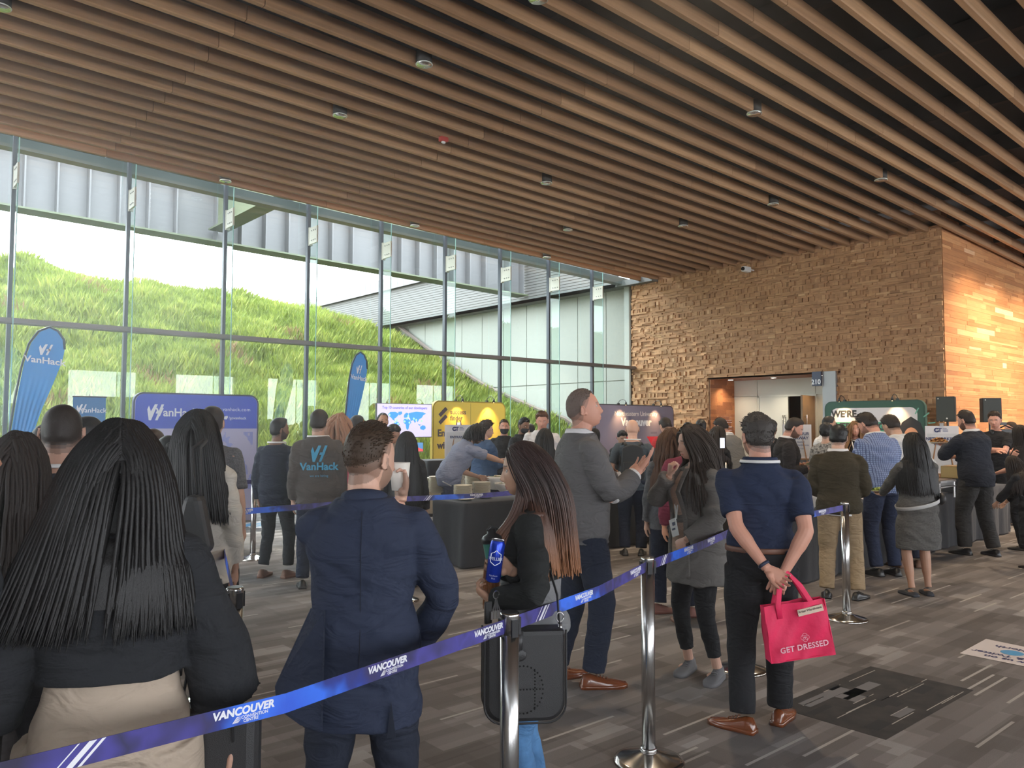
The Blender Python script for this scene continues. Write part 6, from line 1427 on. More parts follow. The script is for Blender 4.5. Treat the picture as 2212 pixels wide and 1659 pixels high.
mb = MB(); c0 = b_((.0, .197, 1.04))*s_; R = Matrix.Rotation(.35, 3, 'Y'); mb.box(c0, (.075, .004, .115), 0, 0, R); mb.box(c0+Vector((0, .003, .025)), (.03, .002, .022), 1, 0, R); mb.box(c0+Vector((0, .003, -.01)), (.035, .002, .012), 1, 0, R); mb.build('badge', [M('badge_card', (.66, .66, .66), .4), M('badge_ink', (.05, .06, .12), .5)], cd_['root'])
# --- navy T-shirt man with the pink bag
nb = add('m3', 1640, 897, 4.42, face=-4, near=2, wide=1.07, head=(-24, 4, 0), skin=SK['pink'], beard='stubble', hair=H(HG, 'short', t=.015, n=1100, len=.022, fade=.05, wave=.2), top=T('polo', navy_t, hem=.985, fold=2.0, sleeve=.40, name='t_shirt'), lanyard=True, collar=navy_t, belt=M('belt_brown', (.13, .05, .025), .5),
    bottom=dict(m=black_c, fit=.020, label='black trousers'), shoes=dict(m=brn, sole=M('sole_grey', (.16, .15, .15), .6)), watch=(-1, M('band_navy', (.015, .02, .05), .5)), arms={'R': dict(w=(.10, -.19, .90), e=(1.2, -.45, 0), d=(-.35, -.25, -.9), n=(.25, 1, 0), curl=.8), 'L': dict(w=(-.01, -.23, .93), e=(1.3, -.35, 0), d=(-.75, -.2, -.5), n=(.3, -.8, .5), curl=.45, spread=.12)},
    feet={'R': (.10, .16, 22), 'L': (.115, -.02, 62)}, label='person in a navy t-shirt and black trousers holding a pink bag behind the back')
# --- left group
add('m4', 133, 872, 3.35, face=0, near=1, wide=1.16, head=(8, 4, 0), skin=SK['dim'], hair=H(HD, 'short', t=.003, n=0, fade=.06, rough=.0005), top=T('tee', fab('blue_black', (.018, .021, .030)), fit=.022, sleeve=.5), lanyard=True, bottom=dict(m=fab('brown_black', (.035, .028, .027))), shoes=dict(m=blk_sh), label='person with cropped hair and white lanyard in a black t-shirt, far left')
add('w5', 38, 936, 2.95, face=18, sex='f', near=1, hair=H(HD, 'long', end=1.22, n=700, wave=.5, front=0), top=T('sweater', char), bottom=dict(m=black_c), shoes=dict(m=blk_sh), label='person with wavy dark hair at the left edge in front of the cropped haired man')
add('m6', 184, 903, 4.4, face=10, hair=H(HK, 'short', t=.014), head=(25, 0, 0), top=T('shirt', char), collar=white_s, bottom=dict(m=black_c), shoes=dict(m=blk_sh), label='person with black hair and white collar just right of the cropped haired man')
add('m7', 98, 920, 5.3, face=0, hair=H(HK, 'short', t=.014), top=T('shirt', char), bottom=dict(m=black_c), shoes=dict(m=blk_sh), label='person mostly hidden behind the cropped head by the tall blue flag')
add('w8', 424, 889, 4.4, face=8, sex='f', near=1, wide=1.02, hair=H(HK, 'long', end=1.22, n=900, front=0, ragged=1.6, r=.0055, side=.25, spread=.2, t=.02), head=(12, 0, 0), top=T('blazer', cream, hem=.80, skirt=.015, fold=1.8, sleeve=.9, name='blazer'), bottom=dict(m=black_c, fit=.012, len=.75), skin=SK['dim'], arms={'L': dict(w=(.17, .2, 1.05), e=(.8, -.8, -.3)), 'R': dict(w=(.22, .04, .86))}, shoes=dict(m=blk_sh, kind='flat'), label='person with long black hair in a cream blazer carrying a black shoulder bag')
add('m9', 333, 928, 6.3, face=5, hair=H(HB, 'short', t=.012), top=T('tee', dustpink), bottom=dict(m=black_c), shoes=dict(m=blk_sh), label='person with short brown hair in front of the blue and white booth')
add('w10', 366, 943, 5.6, face=-10, sex='f', hair=H(HK, 'short', t=.016, bun=True), top=T('tee', dustpink, fit=.014), bottom=dict(m=black_c), shoes=dict(m=blk_sh), label='person with tied black hair next to the cream blazer')
add('m11', 457, 879, 6.1, face=20, wide=1.05, hair=H(HD, 'short', t=.012), head=(-10, 0, 0), top=T('tee', heather, sleeve=.45), bottom=dict(m=black_c, fit=.02), shoes=dict(m=blk_sh), feet={'R': (.16, 0, 5), 'L': (.1, 0, 5)}, label='person in a heather grey t-shirt hidden behind the cream blazer')
add('m12', 600, 905, 8.75, face=28, head=(42, 0, 0), skin=SK['brown'], beard='full', hair=H(HK, 'short', t=.020, quiff=.012), top=T('sweater', navy_d, hem=.80, fold=1.5), lanyard=True, bottom=dict(m=black_s, fit=.012, len=.94), shoes=dict(m=brn2, kind='sneaker', sole=cream_sole), feet={'R': (.16, .02, 20), 'L': (.13, 0, 5)}, arms={'R': dict(w=(.2, .15, .98))}, label='person with a dark beard in a navy sweater turned to the right, white lanyard')
g = add('m13', 688, 887, 8.35, face=-4, wide=1.1, head=(24, 0, 0), hair=H(HD, 'short', t=.018), top=T('hoodie', taupe, hem=.82, fold=1.5, name='sweatshirt'), lanyard=True, bottom=dict(m=navy_d), shoes=dict(m=blk_sh, sole=white_sole), feet={'L': (.14, -.1, 0), 'R': (.1, .05, 0)}, label='person in a taupe sweatshirt with a blue logo on the back')
mb = MB(); vh_logo(mb, 0, 0, .16, 0); s_ = g['s']; mb2 = MB(); rx, ry, oy = g['trow'](1.33, .045)
mb2.add([(-v[0]*s_*1+.0, (oy-ry-.004)*s_, (1.32+v[2])*s_) for v in mb.v], mb.f); m2 = MB(); text_on(m2, 'VanHack', .105, (0, (oy-ry-.010)*s_, 1.19*s_), (1, 0, 0), (0, 0, 1), bold=.003); mb3 = MB(); mb3.add([(v[0]*s_, (oy-ry-.006)*s_, (1.32+v[2])*s_) for v in mb.v], mb.f); mb3.add(m2.v, m2.f); m2 = MB(); text_on(m2, 'we are hiring', .035, (0, (oy-ry-.010)*s_, 1.10*s_), (1, 0, 0), (0, 0, 1)); mb3.add(m2.v, m2.f)
mb3.build('printed_logo', M('print_cyan', (.05, .30, .48), .7), g['root'])
add('w14', 731, 898, 9.4, face=25, sex='f', hair=H(HR_, 'long', end=1.40, n=260, wave=2.0, spread=.5, t=.03, ragged=.6, m=hairm('curly_copper', (.28, .14, .08))), top=T('tee', pink, sleeve=.9), bottom=dict(m=black_c), shoes=dict(m=blk_sh), label='person with curly copper hair and a pink top')
add('m15', 769, 899, 10.6, face=35, head=(30, 0, 0), hair=H(HK, 'short', t=.018), skin=SK['brown'], top=T('shirt', char), bottom=dict(m=black_c), shoes=dict(m=blk_sh), label='person with dark hair beside the narrow blue flag')
add('m16', 826, 893, 12.6, face=172, head=(-6, 0, 0), skin=SK['tan'], beard='stubble', hair=H(HK, 'receding', t=.012), top=T('shirt', tan_sh), bottom=dict(m=black_c), shoes=dict(m=blk_sh), label='person facing the hall in front of the television')
add('m17', 833, 911, 10.1, face=140, head=(0, 32, 0), lean=8, skin=SK['tan'], h=1.70, hair=H(HK, 'short', t=.016), top=T('shirt', tan_sh), bottom=dict(m=black_c), shoes=dict(m=blk_sh), label='person in a tan shirt looking down below the television')
add('w18', 879, 934, 8.3, face=6, sex='f', near=1, wide=1.03, hair=H(HK, 'long', end=.98, n=800, front=0, t=.02), top=T('sweater', black_c, fit=.03), bottom=dict(m=black_c), shoes=dict(m=blk_sh), label='person with very long black hair in a black top before the plates')
# --- behind the plates
add('m19', 972, 905, 10.5, h=1.78, lean=34, face=72, near=1, wide=1.02, head=(10, 26, 0), skin=SK['olive'], beard='full', glasses=True, hair=H(HK, 'long', end=1.46, n=420, wave=1.8, spread=.5, t=.03, front=0, ragged=.4), top=T('shirt', lblue, sleeve=.42, fold=1.8, name='shirt', fit=.03), bottom=dict(m=fab('steel_blue', (.08, .09, .13))), shoes=dict(m=blk_sh), arms={'R': dict(w=(.10, .80, 1.12), e=(1, -.2, -.4), curl=.7), 'L': dict(w=(.15, .45, .95))}, label='person in a light blue shirt with curly black hair leaning over the salad bowl')
add('w20', 1046, 912, 11.6, face=60, wide=1.2, near=1, head=(20, 4, 0), skin=SK['fair'], glasses=True, hair=H(HD, 'short', t=.034, wave=1.2, rough=.008, fade=.02), top=T('shirt', mblue, fit=.03, fold=1.5), bottom=dict(m=navy_d), shoes=dict(m=blk_sh), arms={'R': dict(w=(.1, .3, 1.15)), 'L': dict(w=(.1, .3, 1.15))}, label='person with curly dark hair and glasses in a dark blue shirt')
add('m21', 1089, 907, 13.3, face=176, near=1, skin=SK['pink'], hair=H(HB, 'short', t=.008), mask=maskm, top=T('shirt', black_s, fit=.03), bottom=dict(m=black_c), shoes=dict(m=blk_sh), label='masked server in black with a small white name tag')
gg = PP['m21']; mb = MB(); mb.box(tuple(Vector((-.09, .160, 1.30))*gg['s']), (.07, .006, .022)); mb.build('name_tag', white_c, gg['root'])
add('m22', 1128, 903, 13.0, face=140, near=1, skin=SK['brown'], hair=H(HK, 'short', t=.018, quiff=.01), head=(0, 10, 0), mask=maskm, top=T('shirt', black_s, fit=.03), bottom=dict(m=black_c), shoes=dict(m=blk_sh), label='masked server in black with thick dark hair, right of the other server')
add('m23', 1150, 915, 15.5, face=-60, head=(0, 15, 0), hair=H(HK, 'short', t=.014), top=T('shirt', char), bottom=dict(m=black_c), shoes=dict(m=blk_sh), label='person barely visible between the masked server and the auburn haired man')
add('m24', 1171, 889, 11.9, face=172, head=(8, 14, 0), near=1, wide=1.1, skin=SK['pink'], hair=H(HR_, 'short', t=.02, quiff=.012, m=hairm('redbrown', (.10, .045, .025))), top=T('shirt', white_s, fold=1.6, fit=.03), bottom=dict(m=jean_d), shoes=dict(m=blk_sh), label='person with auburn hair and white shirt looking down at the buffet')
add('w25', 1176, 926, 9.4, face=10, sex='f', near=1, hair=H(HK, 'long', end=1.18, n=420, front=0), top=T('sweater', dustpink), bottom=dict(m=jean_d, len=.9), shoes=dict(m=brn2), label='person with black hair and dusty pink sweater between the can woman and the grey blazer')
add('w26', 1276, 925, 12.2, face=48, sex='f', head=(10, 14, 0), skin=SK['tan'], hair=H(HK, 'long', end=1.15, n=220, front=0), top=T('shirt', white_s), bottom=dict(m=black_c), shoes=dict(m=blk_sh), label='person with long black hair looking down beside the university booth')
add('w27', 1341, 930, 13.2, face=160, sex='f', head=(0, 22, 0), hair=H(HK, 'short', t=.03, wave=1), top=T('shirt', char), bottom=dict(m=black_c), shoes=dict(m=blk_sh), label='person with short black curls facing us before the red figures')
bp = add('m28', 1366, 906, 10.3, face=0, near=1, wide=1.08, skin=SK['fair'], hair=dict(style='bald', c=(.4, .3, .2)), lanyard=True, top=T('tee', slate, sleeve=.40, hem=.84, fold=1.5), bottom=dict(m=navy_d, fit=.02), shoes=dict(m=blk_sh, kind='sneaker', sole=white_sole), arms={'R': dict(w=(.26, .12, .98), e=(.8, -.8, 0)), 'L': dict(w=(.22, .2, 1.05))}, label='bald person in a slate t-shirt wearing a black backpack')
add('m29', 1447, 898, 11.9, face=-22, near=1, wide=1.12, lean=6, head=(-8, 34, 0), skin=SK['fair'], hair=H(HD, 'short', t=.014), collar=red, lanyard=True, top=T('polo', red, sleeve=.42, hem=.9, name='polo_shirt'), bottom=dict(m=navy_d), shoes=dict(m=blk_sh), label='person in a red polo shirt with head bowed')
add('w30', 1449, 926, 7.1, face=-8, sex='f', near=1, wide=1.06, hair=H(HR_, 'long', end=1.16, n=700, wave=1.3, spread=.4, front=0, r=.0055, m=hairm('chestnut', (.075, .034, .016))), top=T('coat', fab('grey_vest', (.075, .075, .08)), fit=.03, hem=.80, fold=1.8, name='jacket'), bottom=dict(m=navy_d, fit=.02), shoes=dict(m=M('shoe_rust', (.17, .06, .04), .7), kind='sneaker', sole=white_sole), feet={'L': (.12, .04, -70), 'R': (.18, -.08, 60)}, label='person with long wavy chestnut hair and a grey jacket behind the cardigan')
add('m31', 1492, 916, 6.75, face=-12, wide=1.1, head=(-10, 10, 0), skin=(.55, .26, .15), hair=dict(style='bald', c=(.2, .1, .1)), top=T('sweater', maroon), bottom=dict(m=grey_j), shoes=dict(m=brn2), label='bald person in a maroon sweater hidden behind the cardigan woman')
add('w32', 1514, 907, 13.2, face=0, sex='f', hair=H(HK, 'short', t=.02, bun=True), top=T('shirt', black_c), bottom=dict(m=black_c), shoes=dict(m=blk_sh), label='person with black hair in a high bun against the block wall')
add('m33', 1486, 913, 12.8, face=0, hair=H(HK, 'short', t=.016), top=T('shirt', black_c), bottom=dict(m=black_c), shoes=dict(m=blk_sh), label='person of whom only a dark head shows left of the bun')
add('w34', 1546, 921, 10.7, face=28, sex='f', hair=H(HD, 'long', end=1.25, n=220, front=0), head=(10, 10, 0), top=T('sweater', black_c, fit=.03), bottom=dict(m=black_c), shoes=dict(m=blk_sh), arms={'R': dict(w=(.05, .32, 1.22), curl=.8)}, label='person with dark hair in black holding a phone near the doorway')
add('m35', 1588, 896, 11.5, h=1.83, face=-48, near=1, lean=20, head=(-8, 26, 0), skin=SK['pink'], beard='full', hair=H(HD, 'short', t=.012), top=T('shirt', white_s), collar=white_s, jacket=T('sweater', fab('grey_sweater', (.15, .145, .135)), fit=.03), bottom=dict(m=black_c), shoes=dict(m=blk_sh), arms={'R': dict(w=(.1, .4, 1.0)), 'L': dict(w=(.1, .4, 1.0))}, label='bearded person in a grey sweater bending to the left by the wood reveal')
add('m36', 1664, 908, 11.6, face=20, hair=H(HK, 'short', t=.018), skin=SK['brown'], top=T('shirt', black_c), bottom=dict(m=black_c), shoes=dict(m=blk_sh), label='person with black hair between the navy t-shirt man and the white doors')
pl = add('m37', 1692, 901, 9.75, h=1.78, face=82, near=1, wide=1.06, lean=6, head=(4, 24, 0), skin=SK['pink'], beard='full', hair=H(HD, 'short', t=.014, quiff=.008, n=0), top=T('shirt', white_s, fit=.016), collar=white_s, jacket=T('blazer', fab('black_suit', (.016, .013, .013)), fold=1.5, name='blazer', hem=.8), bottom=dict(m=black_c), shoes=dict(m=blk_sh), arms={'R': dict(w=(.10, .24, 1.12), e=(.6, -.7, -.7), d=(-.1, 1, .05), n=(0, .1, 1), curl=.6), 'L': dict(w=(.06, .20, 1.17), e=(.6, -.7, -.7), d=(-.1, 1, 0), n=(0, 0, 1), curl=.3)}, label='bearded person in a black suit with open white collar carrying a plate of salad')
add('m38', 1786, 900, 12.6, face=50, hair=H(HK, 'short', t=.016), skin=SK['tan'], head=(20, 4, 0), top=T('shirt', white_s, fold=1.5), bottom=dict(m=black_c), shoes=dict(m=blk_sh), label='person in a white shirt near the green edged booth')
add('w39', 1783, 914, 10.8, face=20, sex='f', hair=H(HK, 'short', t=.02, wave=1), top=T('sweater', print_b), bottom=dict(m=black_c), shoes=dict(m=blk_sh), label='person in a black and white patterned blouse behind the olive jacket man')
ol = add('m40', 1809, 919, 7.75, face=2, near=1, wide=1.12, head=(4, 12, 0), skin=SK['fair'], hair=H(HK, 'short', t=.018, n=400), top=T('shirt', white_s, fit=.012, hem=.84), collar=white_s, jacket=T('blazer', olive, hem=.86, fold=2.0, fit=.034), bottom=dict(m=khaki, fit=.022, label='khaki trousers'), shoes=dict(m=blk_sh), arms={'R': dict(w=(.16, .26, 1.05), e=(.5, -1, -.6)), 'L': dict(w=(.16, .26, 1.05), e=(.5, -1, -.6))}, feet={'R': (.16, .02, 24), 'L': (.13, 0, 5)}, label='person in an olive jacket and khaki trousers at the buffet seen from behind')
add('w41', 1847, 911, 12.9, face=178, sex='f', near=1, skin=SK['pink'], hair=H(HL, 'long', end=1.25, n=320, wave=1.0, spread=.5, front=.2, t=.02), top=T('sweater', black_c), lanyard='badge', bottom=dict(m=black_c), shoes=dict(m=blk_sh), label='person with wavy blond hair and a badge facing us in black')
add('m42', 1884, 903, 11.9, face=-10, hair=H(HD, 'short', t=.014), top=T('shirt', white_s, fold=1.5), bottom=dict(m=black_c), shoes=dict(m=blk_sh), label='person in white partly hidden by the checked shirt')
add('m43', 1903, 896, 8.95, h=1.86, face=-34, near=1, wide=1.08, lean=14, head=(-22, 34, 0), skin=SK['pink'], beard='stubble', lanyard=True, hair=H(HD, 'short', t=.018, n=300), top=T('shirt', check, fold=2.0, sleeve=.62, hem=.86, fit=.026), bottom=dict(m=fab('navy_jean', (.014, .02, .045))), shoes=dict(m=blk_sh), arms={'R': dict(w=(.15, .35, 1.02)), 'L': dict(w=(.12, .35, 1.0))}, label='person in a light blue checked shirt bending over the buffet')
add('m44', 1918, 899, 13.0, face=6, hair=H(HR_, 'short', t=.006), skin=(.6, .25, .12), top=T('shirt', white_s), bottom=dict(m=black_c), shoes=dict(m=blk_sh), label='person with cropped ginger hair under the printed portrait')
add('m45', 1950, 901, 9.5, h=1.84, face=-30, near=1, wide=1.1, lean=16, head=(-16, 30, 0), hair=H(HD, 'short', t=.02), top=T('shirt', fab('pin_white', (.48, .48, .48)), fold=2.0, fit=.03), bottom=dict(m=jean_d), shoes=dict(m=brn2), arms={'R': dict(w=(.25, .15, .98)), 'L': dict(w=(.12, .4, 1.0))}, label='person in a white shirt bowed behind the grey dress')
gd = add('w46', 1976, 936, 7.9, face=-26, sex='f', near=1, wide=1.16, head=(-14, 6, 0), skin=SK['tan'], hair=H(HK, 'long', end=1.14, n=900, front=0, side=.25, t=.022, r=.0055), top=T('dress', grey_d, fit=.020, hem=.50, sleeve=.93, fold=1.4, belly=.02, name='dress'), bottom=None, shoes=dict(m=M('flat_navy', (.02, .022, .03), .6), kind='flat', sole=cream_sole), arms={'L': dict(w=(.20, .40, 1.05), e=(.8, -.6, -.6), n=(0, 0, 1), d=(.1, 1, 0)), 'R': dict(w=(.12, .26, 1.02), e=(.35, -1, -.6))}, feet={'R': (.10, .03, 8), 'L': (.10, -.02, 12)}, label='person with long black hair in a grey knit dress wearing a white waist bag')
sm = add('m47', 2104, 882, 10.35, h=1.88, face=-48, near=1, wide=1.1, lean=6, head=(-12, 14, 0), skin=SK['pink'], beard='full', hair=H(HD, 'short', t=.012, n=300, fade=.05), top=T('shirt', white_s), collar=white_s, jacket=T('blazer', fab('midnight', (.016, .018, .026)), hem=.83, fold=1.6, fit=.034), bottom=dict(m=dkgrey_t, fit=.026, label='dark grey trousers'), shoes=dict(m=blk_sh), arms={'L': dict(w=(.05, .36, 1.30), e=(.9, -.5, -.6), d=(-.1, 1, .1), n=(0, 0, 1), curl=.3), 'R': dict(w=(.04, .34, 1.17), e=(.9, -.5, -.6), d=(-.2, 1, 0), n=(-.8, 0, .5), curl=.8)}, feet={'L': (.12, .10, 10), 'R': (.13, -.08, 10)}, label='person in a dark suit holding a full plate over the buffet')
add('m48', 2150, 890, 13.1, face=-160, near=1, head=(-10, 8, 0), skin=SK['pink'], hair=H(HB, 'short', t=.02, quiff=.012), top=T('tee', black_c, sleeve=.40), bottom=dict(m=black_c), shoes=dict(m=blk_sh), arms={'R': dict(w=(-.08, .22, 1.16), e=(1, .2, -.6)), 'L': dict(w=(-.06, .25, 1.20), e=(1, .2, -.6))}, label='person in a black t-shirt with crossed arms near the plank wall')
add('m49', 2188, 911, 13.6, face=-120, head=(0, 5, 0), hair=H(HB, 'short', t=.01), skin=SK['pink'], top=T('tee', black_c), bottom=dict(m=black_c), shoes=dict(m=blk_sh), arms={'R': dict(w=(.1, .3, 1.36), e=(1, 0, -.8)), 'L': dict(w=(.1, .32, 1.34), e=(1, 0, -.8))}, label='person filming with a video camera at the plank wall')
add('w50', 2207, 919, 10.8, face=-60, sex='f', near=1, skin=SK['pink'], hair=H(HD, 'long', end=1.26, n=420, front=0), top=T('tee', fab('grey_top', (.2, .2, .2)), sleeve=0), bottom=dict(m=black_c), shoes=dict(m=blk_sh), arms={'L': dict(w=(.1, .35, 1.05)), 'R': dict(w=(.20, .1, 1.0))}, label='person with dark hair and bare shoulders at the right edge')
add('w51', 2226, 1000, 9.4, h=1.36, face=-62, sex='f', near=1, wide=1.25, lean=22, head=(0, 30, 0), hair=H(HD, 'long', end=1.15, n=420, front=.2, wave=.4), top=T('dress', black_c, hem=.30, sleeve=.9, fold=2.0, fit=.03, name='dress'), bottom=dict(m=black_c), shoes=dict(m=blk_sh), arms={'L': dict(w=(.1, .6, .8)), 'R': dict(w=(.1, .6, .8))}, label='person in a black dress bending forward at the end of the buffet')
# hands of someone outside the left edge
add('m52', -128, 925, 1.95, face=72, near=2, h=1.70, skin=(.62, .30, .20), hair=H(HD, 'short', t=.014), top=T('tee', char, sleeve=.4), bottom=dict(m=black_c), shoes=dict(m=blk_sh), arms={'R': dict(w=(-.05, .25, 1.33), e=(.5, -.6, -1), d=(-.1, 1, .05), n=(-.3, 0, 1), curl=.75), 'L': dict(w=(.0, .27, 1.36), e=(.5, -.6, -1), d=(-.2, 1, 0), n=(-.2, 0, 1), curl=.7)}, label='person outside the left edge of whom only forearms and hands show')
# ================================================================ CARRIED THINGS
def world(key, v): return PP[key]['tow'](v)
c0 = world('m52', (.03, .42, 1.385)); t = empty('folded_paper', c0, PP['m52']['az']-PI/2, label='folded white paper held by the hands at the left edge', cat='paper')
mb = MB(); mb.box((0, .02, 0), (.10, .15, .004), 0, 0, Matrix.Rotation(.25, 3, 'X')); mb.build('sheet', M('paper'), t)
# can and shaker bottle
hd = world('w2', (-.05, .33, 1.175)); ax_t = Matrix.Rotation(-.12, 3, Vector(HFW))
cn = empty('drink_can', tuple(CANW), label='tall blue drink can with a white outlined badge, tilted in the hand', cat='can'); cn.rotation_euler = (math.radians(2), math.radians(5), TH-PI/2)
cn.rotation_euler = Matrix.Rotation(.13, 3, Vector(HFW)).to_euler()
mb = MB(); mb.lathe([(0, -.078), (.021, -.078), (.0285, -.070), (.029, .062), (.0235, .077), (.0225, .079)], seg=36); mb.build('can_body', M('can_blue', (.01, .04, .42), .25, .5), cn, smooth=True)
mb = MB(); mb.lathe([(.0235, .077), (.0245, .081), (.0225, .081), (.021, .076), (0, .076)], seg=36); mb.box((0, .004, .078), (.012, .02, .002)); mb.build('can_lid', steel, cn, smooth=False)
fr = -Vector(HFW); rt = Vector(RT)
def cyl(mb, r, pts, th=.0016):
    out = []
    for a, z in pts: an = a/r; out.append(tuple(fr*(r*math.cos(an))+rt*(r*math.sin(an))+Vector((0, 0, z))))
    mb.tube(out, th, 5)
mb = MB(); P_ = [(-.020, .0), (-.020, .030), (-.008, .036), (0, .044), (.008, .036), (.020, .030), (.020, 0), (.0, -.012), (-.020, 0)]; Q_ = []
for a, b_ in zip(P_, P_[1:]): Q_ += [(a[0]+(b_[0]-a[0])*k/4, a[1]+(b_[1]-a[1])*k/4) for k in range(4)]
cyl(mb, .0295, Q_+[P_[-1]]); mb.build('badge_outline', white_i, cn)
mb = MB(); text_on(mb, 'WELLIER', .0155, (0, 0, .012), (1, 0, 0), (0, 0, 1), bold=.0004, extrude=.0002); text_on(mb, 'Riboflavor', .008, (0, 0, -.05), (1, 0, 0), (0, 0, 1), extrude=.0002); text_on(mb, 'Blue', .008, (0, 0, -.060), (1, 0, 0), (0, 0, 1), extrude=.0002)
mb2 = MB(); mb2.add([tuple(fr*(.0298*math.cos(v[0]/.0298))+rt*(.0298*math.sin(v[0]/.0298))+Vector((0, 0, v[2]))) for v in mb.v], mb.f); mb2.build('can_lettering', white_i, cn)
b0 = ond(1064, 1172, 3.10); bt = empty('shaker_bottle', (b0[0], b0[1], b0[2]), label='green shaker bottle with black cap behind the blue can', cat='bottle'); bt.rotation_euler = Matrix.Rotation(-.12, 3, Vector(HFW)).to_euler()
mb = MB(); mb.lathe([(0, -.13), (.030, -.13), (.038, .0), (.040, .002), (0, .002)], seg=28); mb.build('bottle_body', M('teal', (.06, .32, .25), .35), bt, smooth=True)
mb = MB(); mb.lathe([(.041, .0), (.042, .018), (.034, .028), (.018, .036), (.016, .052), (0, .054)], seg=28); mb.tube([(.02, 0, .03), (.03, 0, .05), (.0, 0, .062), (-.02, 0, .05)], .005, 8); mb.build('cap', blackp, bt, smooth=True)
# leather shoulder bag
lb = ond(1131, 1450, 2.98); t = empty('shoulder_bag', (lb[0], lb[1], lb[2]-.17), TH-PI/2+.12, label='black leather shoulder bag with punched dots hanging at the hip of the can woman', cat='bag')
leather = M('leather', (.022, .021, .022), .42, bump=(420, .5, .002), spec=.5)
def bagsec(w_, h_, d_, r_, n=8, topw=None):
    tw = topw or w_
    pts = [(-tw/2, h_)]+[(-w_/2+r_-r_*math.cos(a), r_-r_*math.sin(a)) for a in np.linspace(0, PI/2, n)]+[(w_/2-r_+r_*math.sin(a), r_-r_*math.cos(a)) for a in np.linspace(0, PI/2, n)]+[(tw/2, h_)]
    return pts
mb = MB(); pts = bagsec(.30, .33, .09, .07); mb.poly([(x, -.05, z) for x, z in pts], .10, (0, 1, 0)); mb.build('bag_body', leather, t, bevel=.018, smooth=False)
mb = MB(); mb.tube([(x, -.052, z) for x, z in pts], .004, 6); mb.tube([(x, .052, z) for x, z in pts], .004, 6); mb.build('piping', leather, t)
mb = MB(); mb.tube([(-.02, -.055, .33), (-.025, -.062, .25)], [(.012, .003)]*2, 8, up=(1, 0, 0)); mb.ell((-.022, -.060, .245), (.026, .006, .022)); mb.build('closure_tab', leather, t, smooth=True)
mb = MB()
for a in np.linspace(0, 2*PI, 34)[:-1]: mb.ell((-.01+.075*math.cos(a), -.0525, .12+.085*math.sin(a)), (.0035, .001, .0035), 8, 5)
for q in np.linspace(-.065, .065, 12): mb.ell((-.035, -.0525, .12+q), (.003, .001, .003), 8, 5); mb.ell((.035, -.0525, .12+q), (.003, .001, .003), 8, 5); mb.ell((q, -.0525, .12), (.003, .001, .003), 8, 5)
mb.build('punched_dots', M('hole', (.003, .003, .003), .9), t)
mb = MB(); mb.tube([(.135, 0, .32), (.13, .02, .44), (.10, .12, .58), (.06, .2, .70)], [(.016, .004)]*4, 8, up=(0, 1, 0)); mb.build('strap', leather, t, smooth=True)
mb = MB(); mb.tube([(.135+.014*math.cos(a), -.004, .365+.018*math.sin(a)) for a in np.linspace(0, 2*PI, 15)], .0028, 6); mb.tube([(.135, -.004, .34), (.138, -.004, .31)], .007, 8); mb.build('buckle', steel, t, smooth=True)
ky = empty('key_bundle', ond(1072, 1292, 2.95), label='bundle of keys and a dark charm clipped at the waist beside the post', cat='keys')
mb = MB()
for k in range(4): mb.tube([(0, 0, 0), (.012*(k-1.5), .0, -.05)], .003, 5); mb.box((.014*(k-1.5), 0, -.06), (.011, .002, .03))
mb.tube([(.014*math.cos(a), 0, .012+.014*math.sin(a)) for a in np.linspace(0, 2*PI, 13)], .0022, 5); mb.build('keys', steel, ky)
mb = MB(); mb.box((-.03, .01, -.05), (.03, .012, .08)); mb.build('charm', leather, ky, bevel=.003)
# pink bag
pk = ond(1727, 1345, 4.20); t = empty('tote_bag', (pk[0], pk[1], ond(1727, 1418, 4.2)[2]), TH-PI/2+.05, label='bright pink tote bag hanging from the hands of the navy t-shirt man', cat='bag'); t.rotation_euler = (0, math.radians(-8), TH-PI/2+.02)
pm = M('pink_nonwoven', (.72, .012, .085), .65, bump=(26, .35, .012)); W_, H_ = .335, .285
mb = MB()
def face(sgn):
    def fn(a, b_):
        x = (a-.5)*W_*(1-.05*b_); z = b_*H_; y = sgn*(.045+.012*math.sin(a*7+b_*3)*(.3+b_)+.008*math.sin(a*15-b_*9)); y *= (.65+.35*(1-b_)); return (x, y, z)
    return fn
mb.grid(face(-1), 26, 20); mb.grid(lambda a, b_: face(1)(1-a, b_), 26, 20)
mb.grid(lambda a, b_: ((-.5)*W_*(1-.05*b_), (a*2-1)*.045*(.65+.35*(1-b_)), b_*H_), 4, 10); mb.grid(lambda a, b_: ((.5)*W_*(1-.05*b_), (1-2*a)*.045*(.65+.35*(1-b_)), b_*H_), 4, 10)
mb.grid(lambda a, b_: ((a-.5)*W_, (b_*2-1)*.045, .001), 4, 2); mb.build('bag_body', pm, t, smooth=True)
mb = MB()
for sx in (-1, 1): mb.tube([(sx*W_/2, -.046, 0), (sx*W_/2*.95, -.033, H_)], .0035, 6)
mb.tube([(-W_/2, -.046, .002), (W_/2, -.046, .002)], .0035, 6); mb.build('seam', pm, t)
for y in (-.034, .030):
    mb = MB(); mb.tube([(-.085, y, H_-.07), (-.085, y, H_), (-.06, y*.6, H_+.08), (.0, y*.2, H_+.155), (.05, y*.5, H_+.08), (.085, y, H_), (.085, y, H_-.07)], [(.015, .002)]*7, 8, up=(1, 0, 0)); mb.build('handle', pm, t, smooth=True)
mb = MB(); mb.box((.075, -.046, H_-.045), (.135, .003, .034), 0, 0, Matrix.Rotation(-.10, 3, 'Y')); o = mb.build('label_tape', M('tape', (.62, .48, .36), .6), t)
